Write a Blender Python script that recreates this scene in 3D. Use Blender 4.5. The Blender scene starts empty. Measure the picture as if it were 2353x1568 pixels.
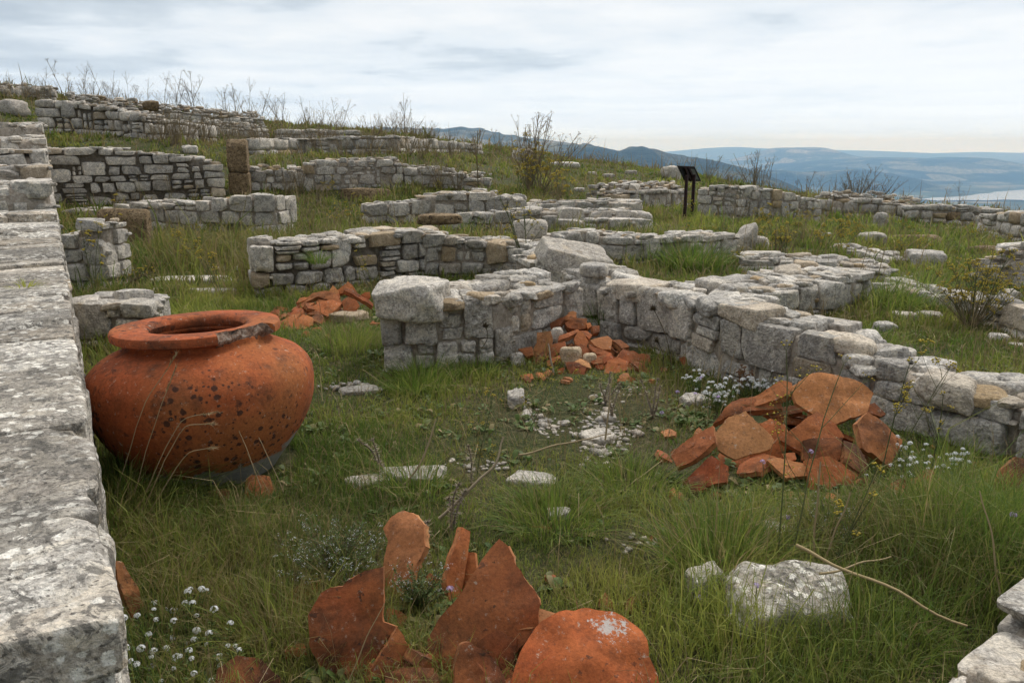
import bpy, math, random
import numpy as np
from mathutils import Vector

# ------------------------------------------------------------------ camera, sky, sun, exposure
SC = bpy.context.scene
PITCH = math.radians(14.1)
CAM_Z = 1.6
FPX, CU, CV = 1800.0, 1176.0, 784.0          # focal length and centre in 2352-wide photograph pixels
cam_data = bpy.data.cameras.new('camera')
cam = bpy.data.objects.new('camera', cam_data)
SC.collection.objects.link(cam)
cam.location = (0, 0, CAM_Z)
cam.rotation_euler = (math.pi / 2 - PITCH, 0, 0)
cam_data.sensor_width = 36.0
cam_data.lens = FPX / 2352.0 * 36.0
cam_data.clip_start = 0.05
cam_data.clip_end = 90000.0
SC.camera = cam

SUN_EL, SUN_AZ = math.radians(46), math.radians(34)     # azimuth clockwise from +Y
world = bpy.data.worlds.new('World')
SC.world = world
world.use_nodes = True


def N(nt, typ, **kw):
    n = nt.nodes.new(typ)
    for k, v in kw.items():
        if k.startswith('i_'):
            key = k[2:]
            key = int(key) if key.isdigit() else key.replace('_', ' ')
            n.inputs[key].default_value = v
        else:
            setattr(n, k, v)
    return n


def L(nt, a, b):
    nt.links.new(a, b)


def ramp(nt, fac, stops):
    r = nt.nodes.new('ShaderNodeValToRGB')
    el = r.color_ramp.elements
    el[0].position, el[0].color = stops[0][0], (*stops[0][1], 1)
    el[1].position, el[1].color = stops[1][0], (*stops[1][1], 1)
    for p, c in stops[2:]:
        e = el.new(p)
        e.color = (*c, 1)
    nt.links.new(fac, r.inputs['Fac'])
    return r.outputs['Color']


def mixc(nt, fac, a, b, mode='MIX'):
    m = nt.nodes.new('ShaderNodeMix')
    m.data_type = 'RGBA'
    m.blend_type = mode
    for sock, v in ((m.inputs['Factor'], fac), (m.inputs[6], a), (m.inputs[7], b)):
        if hasattr(v, 'is_output'):
            nt.links.new(v, sock)
        elif isinstance(v, (int, float)):
            sock.default_value = v
        else:
            sock.default_value = (*v, 1)
    return m.outputs[2]


def math_n(nt, op, a, b=None, c=None):
    m = nt.nodes.new('ShaderNodeMath')
    m.operation = op
    for i, v in enumerate((a, b, c)):
        if v is None:
            continue
        if hasattr(v, 'is_output'):
            nt.links.new(v, m.inputs[i])
        else:
            m.inputs[i].default_value = v
    return m.outputs[0]


def sky():
    nt = world.node_tree
    nt.nodes.clear()
    out = nt.nodes.new('ShaderNodeOutputWorld')
    bg = N(nt, 'ShaderNodeBackground', i_Strength=0.1)
    tc = nt.nodes.new('ShaderNodeTexCoord')
    nis = N(nt, 'ShaderNodeTexSky', sky_type='NISHITA', sun_disc=False)
    nis.sun_elevation, nis.sun_rotation = SUN_EL, SUN_AZ
    nis.altitude = 700
    sep = nt.nodes.new('ShaderNodeSeparateXYZ')
    L(nt, tc.outputs['Generated'], sep.inputs[0])
    z = math_n(nt, 'MAXIMUM', sep.outputs['Z'], 0.0)
    zz = math_n(nt, 'ADD', z, 0.10)
    px = math_n(nt, 'DIVIDE', sep.outputs['X'], zz)
    py = math_n(nt, 'DIVIDE', sep.outputs['Y'], zz)
    com = nt.nodes.new('ShaderNodeCombineXYZ')
    L(nt, px, com.inputs[0]); L(nt, py, com.inputs[1])
    mp = N(nt, 'ShaderNodeMapping')
    mp.inputs['Location'].default_value = (3.1, 1.7, 0)
    mp.inputs['Scale'].default_value = (0.48, 0.54, 1)
    mp.inputs['Rotation'].default_value = (0, 0, math.radians(12))
    L(nt, com.outputs[0], mp.inputs[0])
    n1 = N(nt, 'ShaderNodeTexNoise', i_Scale=1.25, i_Detail=8.0, i_Roughness=0.52, i_Distortion=0.15)
    L(nt, mp.outputs[0], n1.inputs['Vector'])
    n2 = N(nt, 'ShaderNodeTexNoise', i_Scale=3.3, i_Detail=9.0, i_Roughness=0.58, i_Distortion=0.15)
    L(nt, mp.outputs[0], n2.inputs['Vector'])
    # left-hand part of the sky is thicker, blue-grey cloud; towards the sun it is thin and bright
    az = math_n(nt, 'MULTIPLY', sep.outputs['X'], 0.60)
    el_ = math_n(nt, 'MULTIPLY', z, 0.9)
    f = math_n(nt, 'ADD', math_n(nt, 'MULTIPLY', n1.outputs[0], 0.85), math_n(nt, 'MULTIPLY', n2.outputs[0], 0.50))
    f = math_n(nt, 'SUBTRACT', f, el_)
    f = math_n(nt, 'ADD', f, math_n(nt, 'MULTIPLY', az, 0.42))
    f = math_n(nt, 'ADD', f, 0.015)
    cl = ramp(nt, f, [(0.38, (3.7, 4.2, 4.7)), (0.48, (4.7, 5.2, 5.65)), (0.54, (5.9, 6.3, 6.65)), (0.70, (7.0, 7.1, 7.15))])
    # bright low band of haze over the sea
    hz = math_n(nt, 'POWER', math_n(nt, 'SUBTRACT', 1.0, z), 14.0)
    st = N(nt, 'ShaderNodeTexNoise', i_Scale=1.0, i_Detail=5.0, i_Roughness=0.6)
    mp2 = N(nt, 'ShaderNodeMapping')
    mp2.inputs['Scale'].default_value = (3.0, 3.0, 90.0)
    L(nt, tc.outputs['Generated'], mp2.inputs[0]); L(nt, mp2.outputs[0], st.inputs['Vector'])
    band = ramp(nt, st.outputs[0], [(0.40, (5.5, 6.7, 8.5)), (0.62, (6.6, 7.7, 9.2))])
    cl = mixc(nt, math_n(nt, 'MULTIPLY', hz, 0.8), cl, band)
    # overhead cloud deck: even, bright, lighting the ground
    top = math_n(nt, 'SMOOTH_MIN', math_n(nt, 'MAXIMUM', math_n(nt, 'MULTIPLY', math_n(nt, 'SUBTRACT', z, 0.36), 2.6), 0.0), 1.0, 0.1)
    cl = mixc(nt, top, cl, (13.0, 13.1, 13.3))
    # unseen sky behind the camera, greyed to darken camera-facing sides for contrast
    bk = math_n(nt, 'MULTIPLY', math_n(nt, 'MINIMUM', math_n(nt, 'MAXIMUM', math_n(nt, 'SUBTRACT', 0.35, sep.outputs['Y']), 0.0), 1.0), 0.9)
    cl = mixc(nt, bk, cl, (2.6, 2.9, 3.2))
    cl = mixc(nt, 0.06, cl, nis.outputs[0])
    L(nt, cl, bg.inputs['Color'])
    L(nt, bg.outputs[0], out.inputs['Surface'])


sky()
sun_data = bpy.data.lights.new('sun', 'SUN')
sun_data.energy = 1.5
sun_data.angle = math.radians(10)
sun_data.color = (1.0, 0.965, 0.91)
sun = bpy.data.objects.new('sun', sun_data)
SC.collection.objects.link(sun)
sun.rotation_euler = (math.pi / 2 - SUN_EL, 0, math.pi - SUN_AZ)
sun.location = (20, 30, 40)

vs = SC.view_settings
vs.view_transform = 'Standard'
vs.look = 'None'
vs.exposure = 0.45
vs.gamma = 1.0
vs.use_curve_mapping = False
SC.cycles.max_bounces = 6
SC.cycles.diffuse_bounces = 3
SC.cycles.glossy_bounces = 2
SC.cycles.transmission_bounces = 3
SC.cycles.volume_bounces = 1
SC.cycles.use_denoising = True
SC.cycles.use_adaptive_sampling = True
SC.cycles.adaptive_threshold = 0.02

# ------------------------------------------------------------------ helpers
RND = random.Random(11)
cp_, sp_ = math.cos(PITCH), math.sin(PITCH)
COL = SC.collection
ORG = np.array([0, 0, CAM_Z])


def ray(u, v):
    a, b = (u - CU) / FPX, (v - CV) / FPX
    return np.array([a, cp_ - b * sp_, -sp_ - b * cp_])


def at(u, v, Y):
    d = ray(u, v)
    return ORG + d * (Y / d[1])


def hsh(ix, iy, iz, s):
    h = (ix.astype(np.int64) * 374761393 + iy.astype(np.int64) * 668265263 + iz.astype(np.int64) * 2147483647 + s * 1274126177) & 0xffffffff
    h = ((h ^ (h >> 13)) * 1274126177) & 0xffffffff
    h = h ^ (h >> 16)
    return (h & 0xffff) / 32767.5 - 1.0


def vnoise(p, s=0):
    p = np.asarray(p, float)
    i = np.floor(p)
    f = p - i
    f = f * f * (3 - 2 * f)
    x, y, z = i[:, 0].astype(np.int64), i[:, 1].astype(np.int64), i[:, 2].astype(np.int64)
    r = 0
    for dx in (0, 1):
        wx = f[:, 0] if dx else 1 - f[:, 0]
        for dy in (0, 1):
            wy = f[:, 1] if dy else 1 - f[:, 1]
            for dz in (0, 1):
                wz = f[:, 2] if dz else 1 - f[:, 2]
                r = r + wx * wy * wz * hsh(x + dx, y + dy, z + dz, s)
    return r


def fbm(p, octv=3, s=0, rough=0.5):
    p = np.asarray(p, float)
    a, t = 1.0, 0
    for o in range(octv):
        t = t + a * vnoise(p, s + o * 17)
        p = p * 2.03 + 5.1
        a *= rough
    return t


def n2(x, y, sc, s=0, octv=3):
    x = np.asarray(x, float); y = np.asarray(y, float)
    return fbm(np.stack([x.ravel() * sc, y.ravel() * sc, np.zeros(x.size)], 1), octv, s).reshape(x.shape)


# ------------------------------------------------------------------ terrain height
CTRL = []
for x in (-9, -6, -3, 0, 3, 6, 9):
    for y in (-6, -3, 0, 3, 6, 9):
        CTRL.append((x, y, 0.0))
for u, v, Y in [(300, 560, 12.6), (640, 545, 13.5), (1000, 550, 13.2), (750, 500, 16.3), (150, 460, 17), (500, 448, 17.5), (700, 430, 18.5), (900, 440, 19),
                (1100, 430, 19.5), (200, 318, 21.5), (420, 328, 21.5), (620, 375, 21), (800, 365, 22), (1000, 362, 22.5), (300, 325, 20), (600, 354, 24), (900, 350, 24.5),
                (150, 308, 22.3), (480, 318, 23), (0, 214, 30), (-300, 185, 30), (200, 240, 30), (420, 262, 30), (600, 280, 31), (800, 296, 32), (1000, 322, 33),
                (1100, 336, 33), (1250, 354, 33), (1400, 378, 33), (1550, 396, 32), (1700, 424, 31), (1900, 458, 30), (2100, 474, 29), (2352, 500, 28),
                (2700, 540, 27), (1580, 506, 17.2), (1750, 520, 16), (2000, 560, 13.5), (2200, 620, 11), (2352, 600, 12.5), (2352, 680, 9.2),
                (1400, 430, 25), (1300, 415, 25), (1700, 500, 19), (1800, 507, 19.3), (2300, 558, 17), (2050, 520, 19), (1500, 450, 21.5), (40, 255, 24), (-200, 300, 20), (-200, 420, 15)]:
    CTRL.append(tuple(at(u, v, Y)))
base = list(CTRL)
for a_ in range(-70, 71, 8):
    a = math.radians(a_)
    # fall away behind the crest
    best = min(base, key=lambda c: (math.hypot(c[0], c[1]) < 26) * 1e6 + abs(math.atan2(c[0], c[1]) - a))
    for r, dz in ((40, 1.2), (52, 5.0), (66, 12)):
        CTRL.append((r * math.sin(a), r * math.cos(a), best[2] - dz))
CTRL += [(-14, 2, 0.5), (-16, 10, 1.0), (14, 2, -0.3), (15, 9, -0.4), (-12, -10, 0.2), (12, -10, -0.2), (0, -14, 0), (-30, 0, 1.5), (30, 0, -2), (0, -40, -3), (-30, -30, 0), (30, -30, -4)]
CT = np.array(CTRL)


def _phi(r2):
    r = np.sqrt(r2 + 0.15)
    return r * r * r


_d2 = ((CT[:, None, :2] - CT[None, :, :2]) ** 2).sum(2)
_n = len(CT)
_A = np.zeros((_n + 3, _n + 3))
_A[:_n, :_n] = _phi(_d2) + np.eye(_n) * 6.0
_A[:_n, _n] = 1; _A[:_n, _n + 1:] = CT[:, :2]
_A[_n, :_n] = 1; _A[_n + 1:, :_n] = CT[:, :2].T
_W = np.linalg.solve(_A, np.concatenate([CT[:, 2], [0, 0, 0]]))
VALLEY = -430.0


def H(x, y):
    x = np.atleast_1d(np.asarray(x, float)); y = np.atleast_1d(np.asarray(y, float))
    shp = x.shape
    x = x.ravel(); y = y.ravel()
    r = np.hypot(x, y)
    k = np.minimum(1, 62.0 / np.maximum(r, 1e-6))
    cx, cy = x * k, y * k
    z = np.empty(len(x))
    for s in range(0, len(x), 20000):
        e = slice(s, s + 20000)
        d2 = (cx[e, None] - CT[None, :, 0]) ** 2 + (cy[e, None] - CT[None, :, 1]) ** 2
        z[e] = _phi(d2) @ _W[:_n] + _W[_n] + cx[e] * _W[_n + 1] + cy[e] * _W[_n + 2]
    far = np.maximum(r - 55, 0)
    fall = 1 - np.exp(-far / 700.0)
    zz = z * (1 - fall) + VALLEY * fall
    amp = np.clip((r - 1) / 20, 0.15, 1) * np.exp(-far / 200)
    zz = zz + 0.045 * amp * n2(x, y, 0.9, 3, 3)
    return zz.reshape(shp)


def Hs(x, y):
    return float(H(x, y)[0])


_TS = np.concatenate([np.arange(1.0, 12, 0.04), np.arange(12, 48, 0.08)])


def hit(u, v):
    d = ray(u, v)
    P = ORG[None] + d[None] * _TS[:, None] / d[1]
    z = H(P[:, 0], P[:, 1])
    under = np.nonzero(P[:, 2] <= z)[0]
    if len(under) == 0:
        i = int(np.argmin(P[:, 2] - z))
        print('NOHIT', u, v, P[i])
        q = P[i].copy(); q[2] = z[i]
        return q
    i = under[0]
    if i == 0:
        return np.array([P[0, 0], P[0, 1], z[0]])
    g0, g1 = P[i - 1, 2] - z[i - 1], P[i, 2] - z[i]
    t = g0 / (g0 - g1)
    q = P[i - 1] * (1 - t) + P[i] * t
    return q


def zat(v, Y):
    """height that shows at picture row v on a thing standing at distance Y"""
    return at(CU, v, Y)[2]


# ------------------------------------------------------------------ mesh collecting
class MB:
    def __init__(self):
        self.v, self.f, self.t, self.n = [], {3: [], 4: []}, [], 0

    def add(self, verts, quads=None, tris=None, tint=(0.5, 0, 0.5)):
        verts = np.asarray(verts, float)
        k = len(verts)
        self.v.append(verts)
        t = np.asarray(tint, float)
        if t.ndim == 1:
            t = np.broadcast_to(t, (k, 3))
        self.t.append(t)
        if quads is not None and len(quads):
            self.f[4].append(np.asarray(quads, np.int64) + self.n)
        if tris is not None and len(tris):
            self.f[3].append(np.asarray(tris, np.int64) + self.n)
        self.n += k

    def mesh(self, name, mats, loc=(0, 0, 0), smooth=True, sharp=None):
        me = bpy.data.meshes.new(name)
        v = np.concatenate(self.v) - np.asarray(loc, float)
        q = np.concatenate(self.f[4]) if self.f[4] else np.zeros((0, 4), np.int64)
        t = np.concatenate(self.f[3]) if self.f[3] else np.zeros((0, 3), np.int64)
        loops = np.concatenate([q.ravel(), t.ravel()])
        starts = np.concatenate([np.arange(len(q)) * 4, len(q) * 4 + np.arange(len(t)) * 3])
        me.vertices.add(len(v)); me.vertices.foreach_set('co', v.astype(np.float32).ravel())
        me.loops.add(len(loops)); me.loops.foreach_set('vertex_index', loops.astype(np.int32))
        me.polygons.add(len(starts)); me.polygons.foreach_set('loop_start', starts.astype(np.int32))
        me.polygons.foreach_set('use_smooth', np.full(len(starts), smooth))
        me.update(calc_edges=True)
        a = me.attributes.new('tint', 'FLOAT_COLOR', 'POINT')
        tt = np.concatenate(self.t)
        a.data.foreach_set('color', np.concatenate([tt, np.ones((len(tt), 1))], 1).astype(np.float32).ravel())
        for m in (mats if isinstance(mats, (list, tuple)) else [mats]):
            me.materials.append(m)
        if sharp:
            me.set_sharp_from_angle(angle=math.radians(sharp))
        return me

    def build(self, name, mats, parent=None, loc=(0, 0, 0), smooth=True, sharp=None):
        o = bpy.data.objects.new(name, self.mesh(name, mats, loc, smooth, sharp))
        COL.objects.link(o)
        if parent is not None:
            o.parent = parent
            o.location = np.asarray(loc, float) - np.asarray(parent['_org'] if '_org' in parent else parent.location, float)
        else:
            o.location = loc
        return o


def tag(o, label, cat, group=None, kind=None):
    o['label'] = label
    o['category'] = cat
    if group:
        o['group'] = group
    if kind:
        o['kind'] = kind
    return o


def struct(o, kind='structure'):
    o['kind'] = kind
    return o


def empty(name, loc):
    o = bpy.data.objects.new(name, None)
    COL.objects.link(o)
    o.location = loc
    o.empty_display_size = 0.1
    return o


_CUBE = {}


def cube_grid(n):
    if n in _CUBE:
        return _CUBE[n]
    idx, verts, quads = {}, [], []

    def vid(i, j, k):
        key = (i, j, k)
        if key not in idx:
            idx[key] = len(verts)
            verts.append((2 * i / n - 1, 2 * j / n - 1, 2 * k / n - 1))
        return idx[key]
    for ax in range(3):
        for side in (0, n):
            for a in range(n):
                for b in range(n):
                    c = []
                    for (p, q) in ((a, b), (a + 1, b), (a + 1, b + 1), (a, b + 1)):
                        t = [0, 0, 0]
                        t[ax] = side
                        t[(ax + 1) % 3] = p
                        t[(ax + 2) % 3] = q
                        c.append(vid(*t))
                    quads.append(c if side else c[::-1])
    _CUBE[n] = (np.array(verts), np.array(quads))
    return _CUBE[n]


def stone(mb, C, n, seed, pn=7.0, facets=3, amp=0.05, tint=None, fr=1.0, fd=(0.76, 0.95)):
    """C: 8 corners indexed [x][y][z] flattened (x slowest). A chipped rounded block."""
    U, Q = cube_grid(n)
    nr = np.random.RandomState(seed & 0x7fffffff)
    q = U / ((np.abs(U) ** pn).sum(1) ** (1 / pn))[:, None]
    w = (q + 1) / 2
    C = np.asarray(C, float).reshape(2, 2, 2, 3)
    P = 0
    for i in (0, 1):
        wx = w[:, 0] if i else 1 - w[:, 0]
        for j in (0, 1):
            wy = w[:, 1] if j else 1 - w[:, 1]
            for k in (0, 1):
                wz = w[:, 2] if k else 1 - w[:, 2]
                P = P + (wx * wy * wz)[:, None] * C[i, j, k]
    c = C.reshape(8, 3).mean(0)
    size = np.linalg.norm(C.reshape(8, 3).max(0) - C.reshape(8, 3).min(0)) / 1.7
    smin = min(np.linalg.norm((C[1] - C[0]).mean((0, 1))), np.linalg.norm((C[:, 1] - C[:, 0]).mean((0, 1))), np.linalg.norm((C[:, :, 1] - C[:, :, 0]).mean((0, 1))))
    asz = min(size, 1.5 * smin)
    D = P - c
    for _ in range(facets):
        nn = nr.normal(size=3); nn /= np.linalg.norm(nn)
        s = D @ nn
        d = s.max() * nr.uniform(*fd)
        over = np.maximum(s - d, 0)
        D = D - over[:, None] * nn * 0.9
    rad = np.linalg.norm(D, axis=1, keepdims=True) + 1e-6
    f1 = fbm(P * (1.6 / size * fr) + seed % 97, 3, seed % 1000, 0.55)
    f2 = fbm(P * (6.5 / size * fr) + seed % 61, 2, seed % 900 + 5, 0.5)
    f3 = 1 - 2 * np.abs(fbm(P * (3.4 / size * fr) + seed % 43, 2, seed % 800 + 11, 0.5))
    D = D + D / rad * ((f1 * 0.75 + f2 * 0.5 + f3 * 0.45) * amp * asz)[:, None]
    if tint is None:
        tint = (nr.uniform(0, 1), nr.uniform(0, 1) ** 5, nr.uniform(0, 1))
    mb.add(c + D, Q, None, tint)


def box_corners(c, sx, sy, sz, rot=0.0, nr=None, jit=0.0, tilt=(0, 0)):
    out = []
    cr, sr = math.cos(rot), math.sin(rot)
    for i in (-1, 1):
        for j in (-1, 1):
            for k in (-1, 1):
                x, y, z = i * sx / 2, j * sy / 2, k * sz / 2
                if nr is not None:
                    x *= 1 + nr.uniform(-jit, jit); y *= 1 + nr.uniform(-jit, jit); z *= 1 + nr.uniform(-jit, jit)
                z += x * tilt[0] + y * tilt[1]
                out.append((c[0] + x * cr - y * sr, c[1] + x * sr + y * cr, c[2] + z))
    return np.array(out)


def tube(mb, pts, rad, sides=4, tint=(0.5, 0, 0.5)):
    pts = np.asarray(pts, float)
    n = len(pts)
    rad = np.broadcast_to(np.asarray(rad, float), (n,))
    t = np.gradient(pts, axis=0)
    t /= np.linalg.norm(t, axis=1, keepdims=True) + 1e-9
    ref = np.array([0.31, 0.57, 0.76]) if abs(t[0] @ np.array([0, 0, 1])) > 0.9 else np.array([0, 0, 1.0])
    a = np.cross(t, ref); a /= np.linalg.norm(a, axis=1, keepdims=True) + 1e-9
    b = np.cross(t, a)
    ang = np.arange(sides) * 2 * math.pi / sides
    V = pts[:, None] + rad[:, None, None] * (np.cos(ang)[None, :, None] * a[:, None] + np.sin(ang)[None, :, None] * b[:, None])
    Q = []
    for i in range(n - 1):
        for k in range(sides):
            k2 = (k + 1) % sides
            Q.append((i * sides + k, i * sides + k2, (i + 1) * sides + k2, (i + 1) * sides + k))
    mb.add(V.reshape(-1, 3), Q, None, tint)


# exclusion capsules for the grass: x0 y0 x1 y1 r
EXCL = []
# ------------------------------------------------------------------ materials
def new_mat(name):
    m = bpy.data.materials.new(name)
    m.use_nodes = True
    nt = m.node_tree
    b = nt.nodes['Principled BSDF']
    b.inputs['Roughness'].default_value = 0.9
    b.inputs['Specular IOR Level'].default_value = 0.2
    return m, nt, b


def pos(nt, scale=(1, 1, 1), obj=False):
    if obj:
        g = nt.nodes.new('ShaderNodeTexCoord').outputs['Object']
    else:
        g = nt.nodes.new('ShaderNodeNewGeometry').outputs['Position']
    mp = N(nt, 'ShaderNodeMapping')
    mp.inputs['Scale'].default_value = scale
    L(nt, g, mp.inputs[0])
    return mp.outputs[0]


def noise(nt, vec, scale, detail=4.0, rough=0.55, dist=0.0):
    n = N(nt, 'ShaderNodeTexNoise', i_Scale=scale, i_Detail=detail, i_Roughness=rough, i_Distortion=dist)
    L(nt, vec, n.inputs['Vector'])
    return n.outputs[0]


def voro(nt, vec, scale, feature='F1', rnd=1.0):
    n = N(nt, 'ShaderNodeTexVoronoi', feature=feature, i_Scale=scale, i_Randomness=rnd)
    L(nt, vec, n.inputs['Vector'])
    return n.outputs['Distance']


def tintn(nt):
    a = N(nt, 'ShaderNodeAttribute', attribute_name='tint')
    s = nt.nodes.new('ShaderNodeSeparateColor')
    L(nt, a.outputs['Color'], s.inputs[0])
    return s.outputs


def bump(nt, b, h, strength, dist):
    n = N(nt, 'ShaderNodeBump', i_Strength=strength, i_Distance=dist)
    L(nt, h, n.inputs['Height'])
    L(nt, n.outputs[0], b.inputs['Normal'])


W = (1, 1, 1); K = (0, 0, 0)


def mat_lime(name='limestone', scale=1.0, lich=0.5, stain=False):
    m, nt, b = new_mat(name)
    p = pos(nt)
    t = tintn(nt)
    n1 = noise(nt, p, 3.0 * scale, 5)
    n2_ = noise(nt, p, 17.0 * scale, 8, 0.68, 0.6)
    n3 = noise(nt, p, 75.0 * scale, 4, 0.7)
    n4 = noise(nt, p, 9.0 * scale, 6, 0.6, 1.0)
    n5 = noise(nt, p, 38.0 * scale, 6, 0.72, 0.5)
    v1 = voro(nt, p, 60.0 * scale)
    c = ramp(nt, n2_, [(0.32, (0.17, 0.162, 0.15)), (0.46, (0.36, 0.345, 0.325)), (0.60, (0.56, 0.535, 0.50))])
    c = mixc(nt, ramp(nt, n1, [(0.35, K), (0.65, (0.5, 0.5, 0.5))]), c, (0.27, 0.26, 0.245))
    # crusts of pale lichen
    w = ramp(nt, n5, [(0.53 - 0.06 * lich, K), (0.60, W)])
    w = mixc(nt, 1.0, w, ramp(nt, n4, [(0.42, (0.12, 0.12, 0.12)), (0.58, (0.85, 0.85, 0.85))]), 'MULTIPLY')
    c = mixc(nt, w, c, (0.76, 0.74, 0.70))
    # broad bleached and cream patches
    c = mixc(nt, ramp(nt, noise(nt, p, 6.5 * scale, 7, 0.7, 0.8), [(0.50, K), (0.58, (0.75, 0.75, 0.75))]), c, (0.66, 0.62, 0.55))
    # ochre staining
    oc = ramp(nt, noise(nt, p, 5.5 * scale, 5, 0.6), [(0.59, K), (0.75, (0.55, 0.55, 0.55))])
    c = mixc(nt, oc, c, (0.44, 0.35, 0.22))
    c = mixc(nt, math_n(nt, 'MULTIPLY', t[1], 0.8), c, (0.42, 0.29, 0.14))
    if stain:
        c = mixc(nt, ramp(nt, noise(nt, p, 2.6, 6, 0.65, 0.8), [(0.44, K), (0.60, (0.75, 0.75, 0.75))]), c, (0.22, 0.205, 0.18))
        c = mixc(nt, ramp(nt, noise(nt, p, 13.0, 7, 0.75, 1.2), [(0.52, K), (0.57, (0.8, 0.8, 0.8))]), c, (0.13, 0.125, 0.115))
    # crisp crusts of lichen and small dark pits
    if stain:
        vl = voro(nt, p, 24.0)
        vl = math_n(nt, 'ADD', vl, math_n(nt, 'MULTIPLY', math_n(nt, 'SUBTRACT', n5, 0.5), 1.3))
        lm1 = mixc(nt, 1.0, ramp(nt, vl, [(0.30, W), (0.36, K)]), ramp(nt, noise(nt, p, 4.0, 4, 0.6), [(0.42, K), (0.52, W)]), 'MULTIPLY')
        c = mixc(nt, lm1, c, (0.74, 0.72, 0.67))
        vp2 = ramp(nt, math_n(nt, 'ADD', voro(nt, p, 48.0), math_n(nt, 'MULTIPLY', math_n(nt, 'SUBTRACT', n3, 0.5), 0.8)), [(0.12, W), (0.2, K)])
        c = mixc(nt, math_n(nt, 'MULTIPLY', vp2, 0.8), c, (0.06, 0.055, 0.05))
    # black specks and pits
    d = ramp(nt, n3, [(0.30, W), (0.37, K)])
    c = mixc(nt, math_n(nt, 'MULTIPLY', d, 0.7), c, (0.07, 0.065, 0.06))
    d2 = ramp(nt, noise(nt, p, 26.0 * scale, 5, 0.7), [(0.33, W), (0.42, K)])
    c = mixc(nt, math_n(nt, 'MULTIPLY', d2, 0.6), c, (0.12, 0.11, 0.10))
    # crystalline speckle
    n6 = noise(nt, p, 62.0 * scale, 3, 0.75, 0.4)
    c = mixc(nt, 1.0, c, ramp(nt, n6, [(0.34, (0.70, 0.69, 0.67)), (0.5, (1, 1, 1)), (0.64, (1.20, 1.19, 1.17))]), 'MULTIPLY')
    br = math_n(nt, 'ADD', 0.74, math_n(nt, 'MULTIPLY', t[0], 0.52))
    comb = nt.nodes.new('ShaderNodeCombineColor')
    for i, k_ in enumerate((1.04, 1.0, 0.945)):
        L(nt, math_n(nt, 'MULTIPLY', br, k_), comb.inputs[i])
    c = mixc(nt, 1.0, c, comb.outputs[0], 'MULTIPLY')
    L(nt, c, b.inputs['Base Color'])
    h = math_n(nt, 'ADD', math_n(nt, 'MULTIPLY', n2_, 0.8), math_n(nt, 'MULTIPLY', n5, 0.55))
    h = math_n(nt, 'ADD', h, math_n(nt, 'MULTIPLY', n6, 0.25))
    h = math_n(nt, 'ADD', h, math_n(nt, 'MULTIPLY', n3, 0.16))
    h = math_n(nt, 'ADD', h, math_n(nt, 'MULTIPLY', v1, 0.25))
    bump(nt, b, h, 0.85, 0.03 / scale)
    return m


LIME = mat_lime('limestone')
LIME_N = mat_lime('limestone_near', 1.25, 1.0)
LIME_W = mat_lime('limestone_weathered', 1.15, 1.0, True)


def mat_simple(name, stops, scale, detail=6, rough=0.65, bs=0.5, bd=0.01, tint=0.5, dark=None):
    m, nt, b = new_mat(name)
    p = pos(nt)
    n = noise(nt, p, scale, detail, rough, 0.3)
    c = ramp(nt, n, stops)
    t = tintn(nt)
    if dark:
        d = ramp(nt, noise(nt, p, scale * 2.3, 5, 0.7), [(dark[0], W), (dark[0] + 0.06, K)])
        c = mixc(nt, d, c, dark[1])
    if tint:
        br = math_n(nt, 'ADD', 1 - tint / 2, math_n(nt, 'MULTIPLY', t[0], tint))
        comb = nt.nodes.new('ShaderNodeCombineColor')
        for i in range(3):
            L(nt, br, comb.inputs[i])
        c = mixc(nt, 1.0, c, comb.outputs[0], 'MULTIPLY')
    L(nt, c, b.inputs['Base Color'])
    h = math_n(nt, 'ADD', n, math_n(nt, 'MULTIPLY', noise(nt, p, scale * 4, 4, 0.7), 0.4))
    bump(nt, b, h, bs, bd)
    return m


MORTAR = mat_simple('earth_mortar', [(0.3, (0.20, 0.165, 0.125)), (0.5, (0.34, 0.285, 0.225)), (0.7, (0.50, 0.44, 0.36))], 22, bs=0.9, bd=0.02, tint=0)
TRAV = mat_simple('brown_tufa', [(0.3, (0.11, 0.073, 0.04)), (0.5, (0.23, 0.16, 0.088)), (0.7, (0.38, 0.28, 0.165))], 16, bs=1.0, bd=0.03, tint=0.3, dark=(0.40, (0.035, 0.024, 0.016)))


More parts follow.
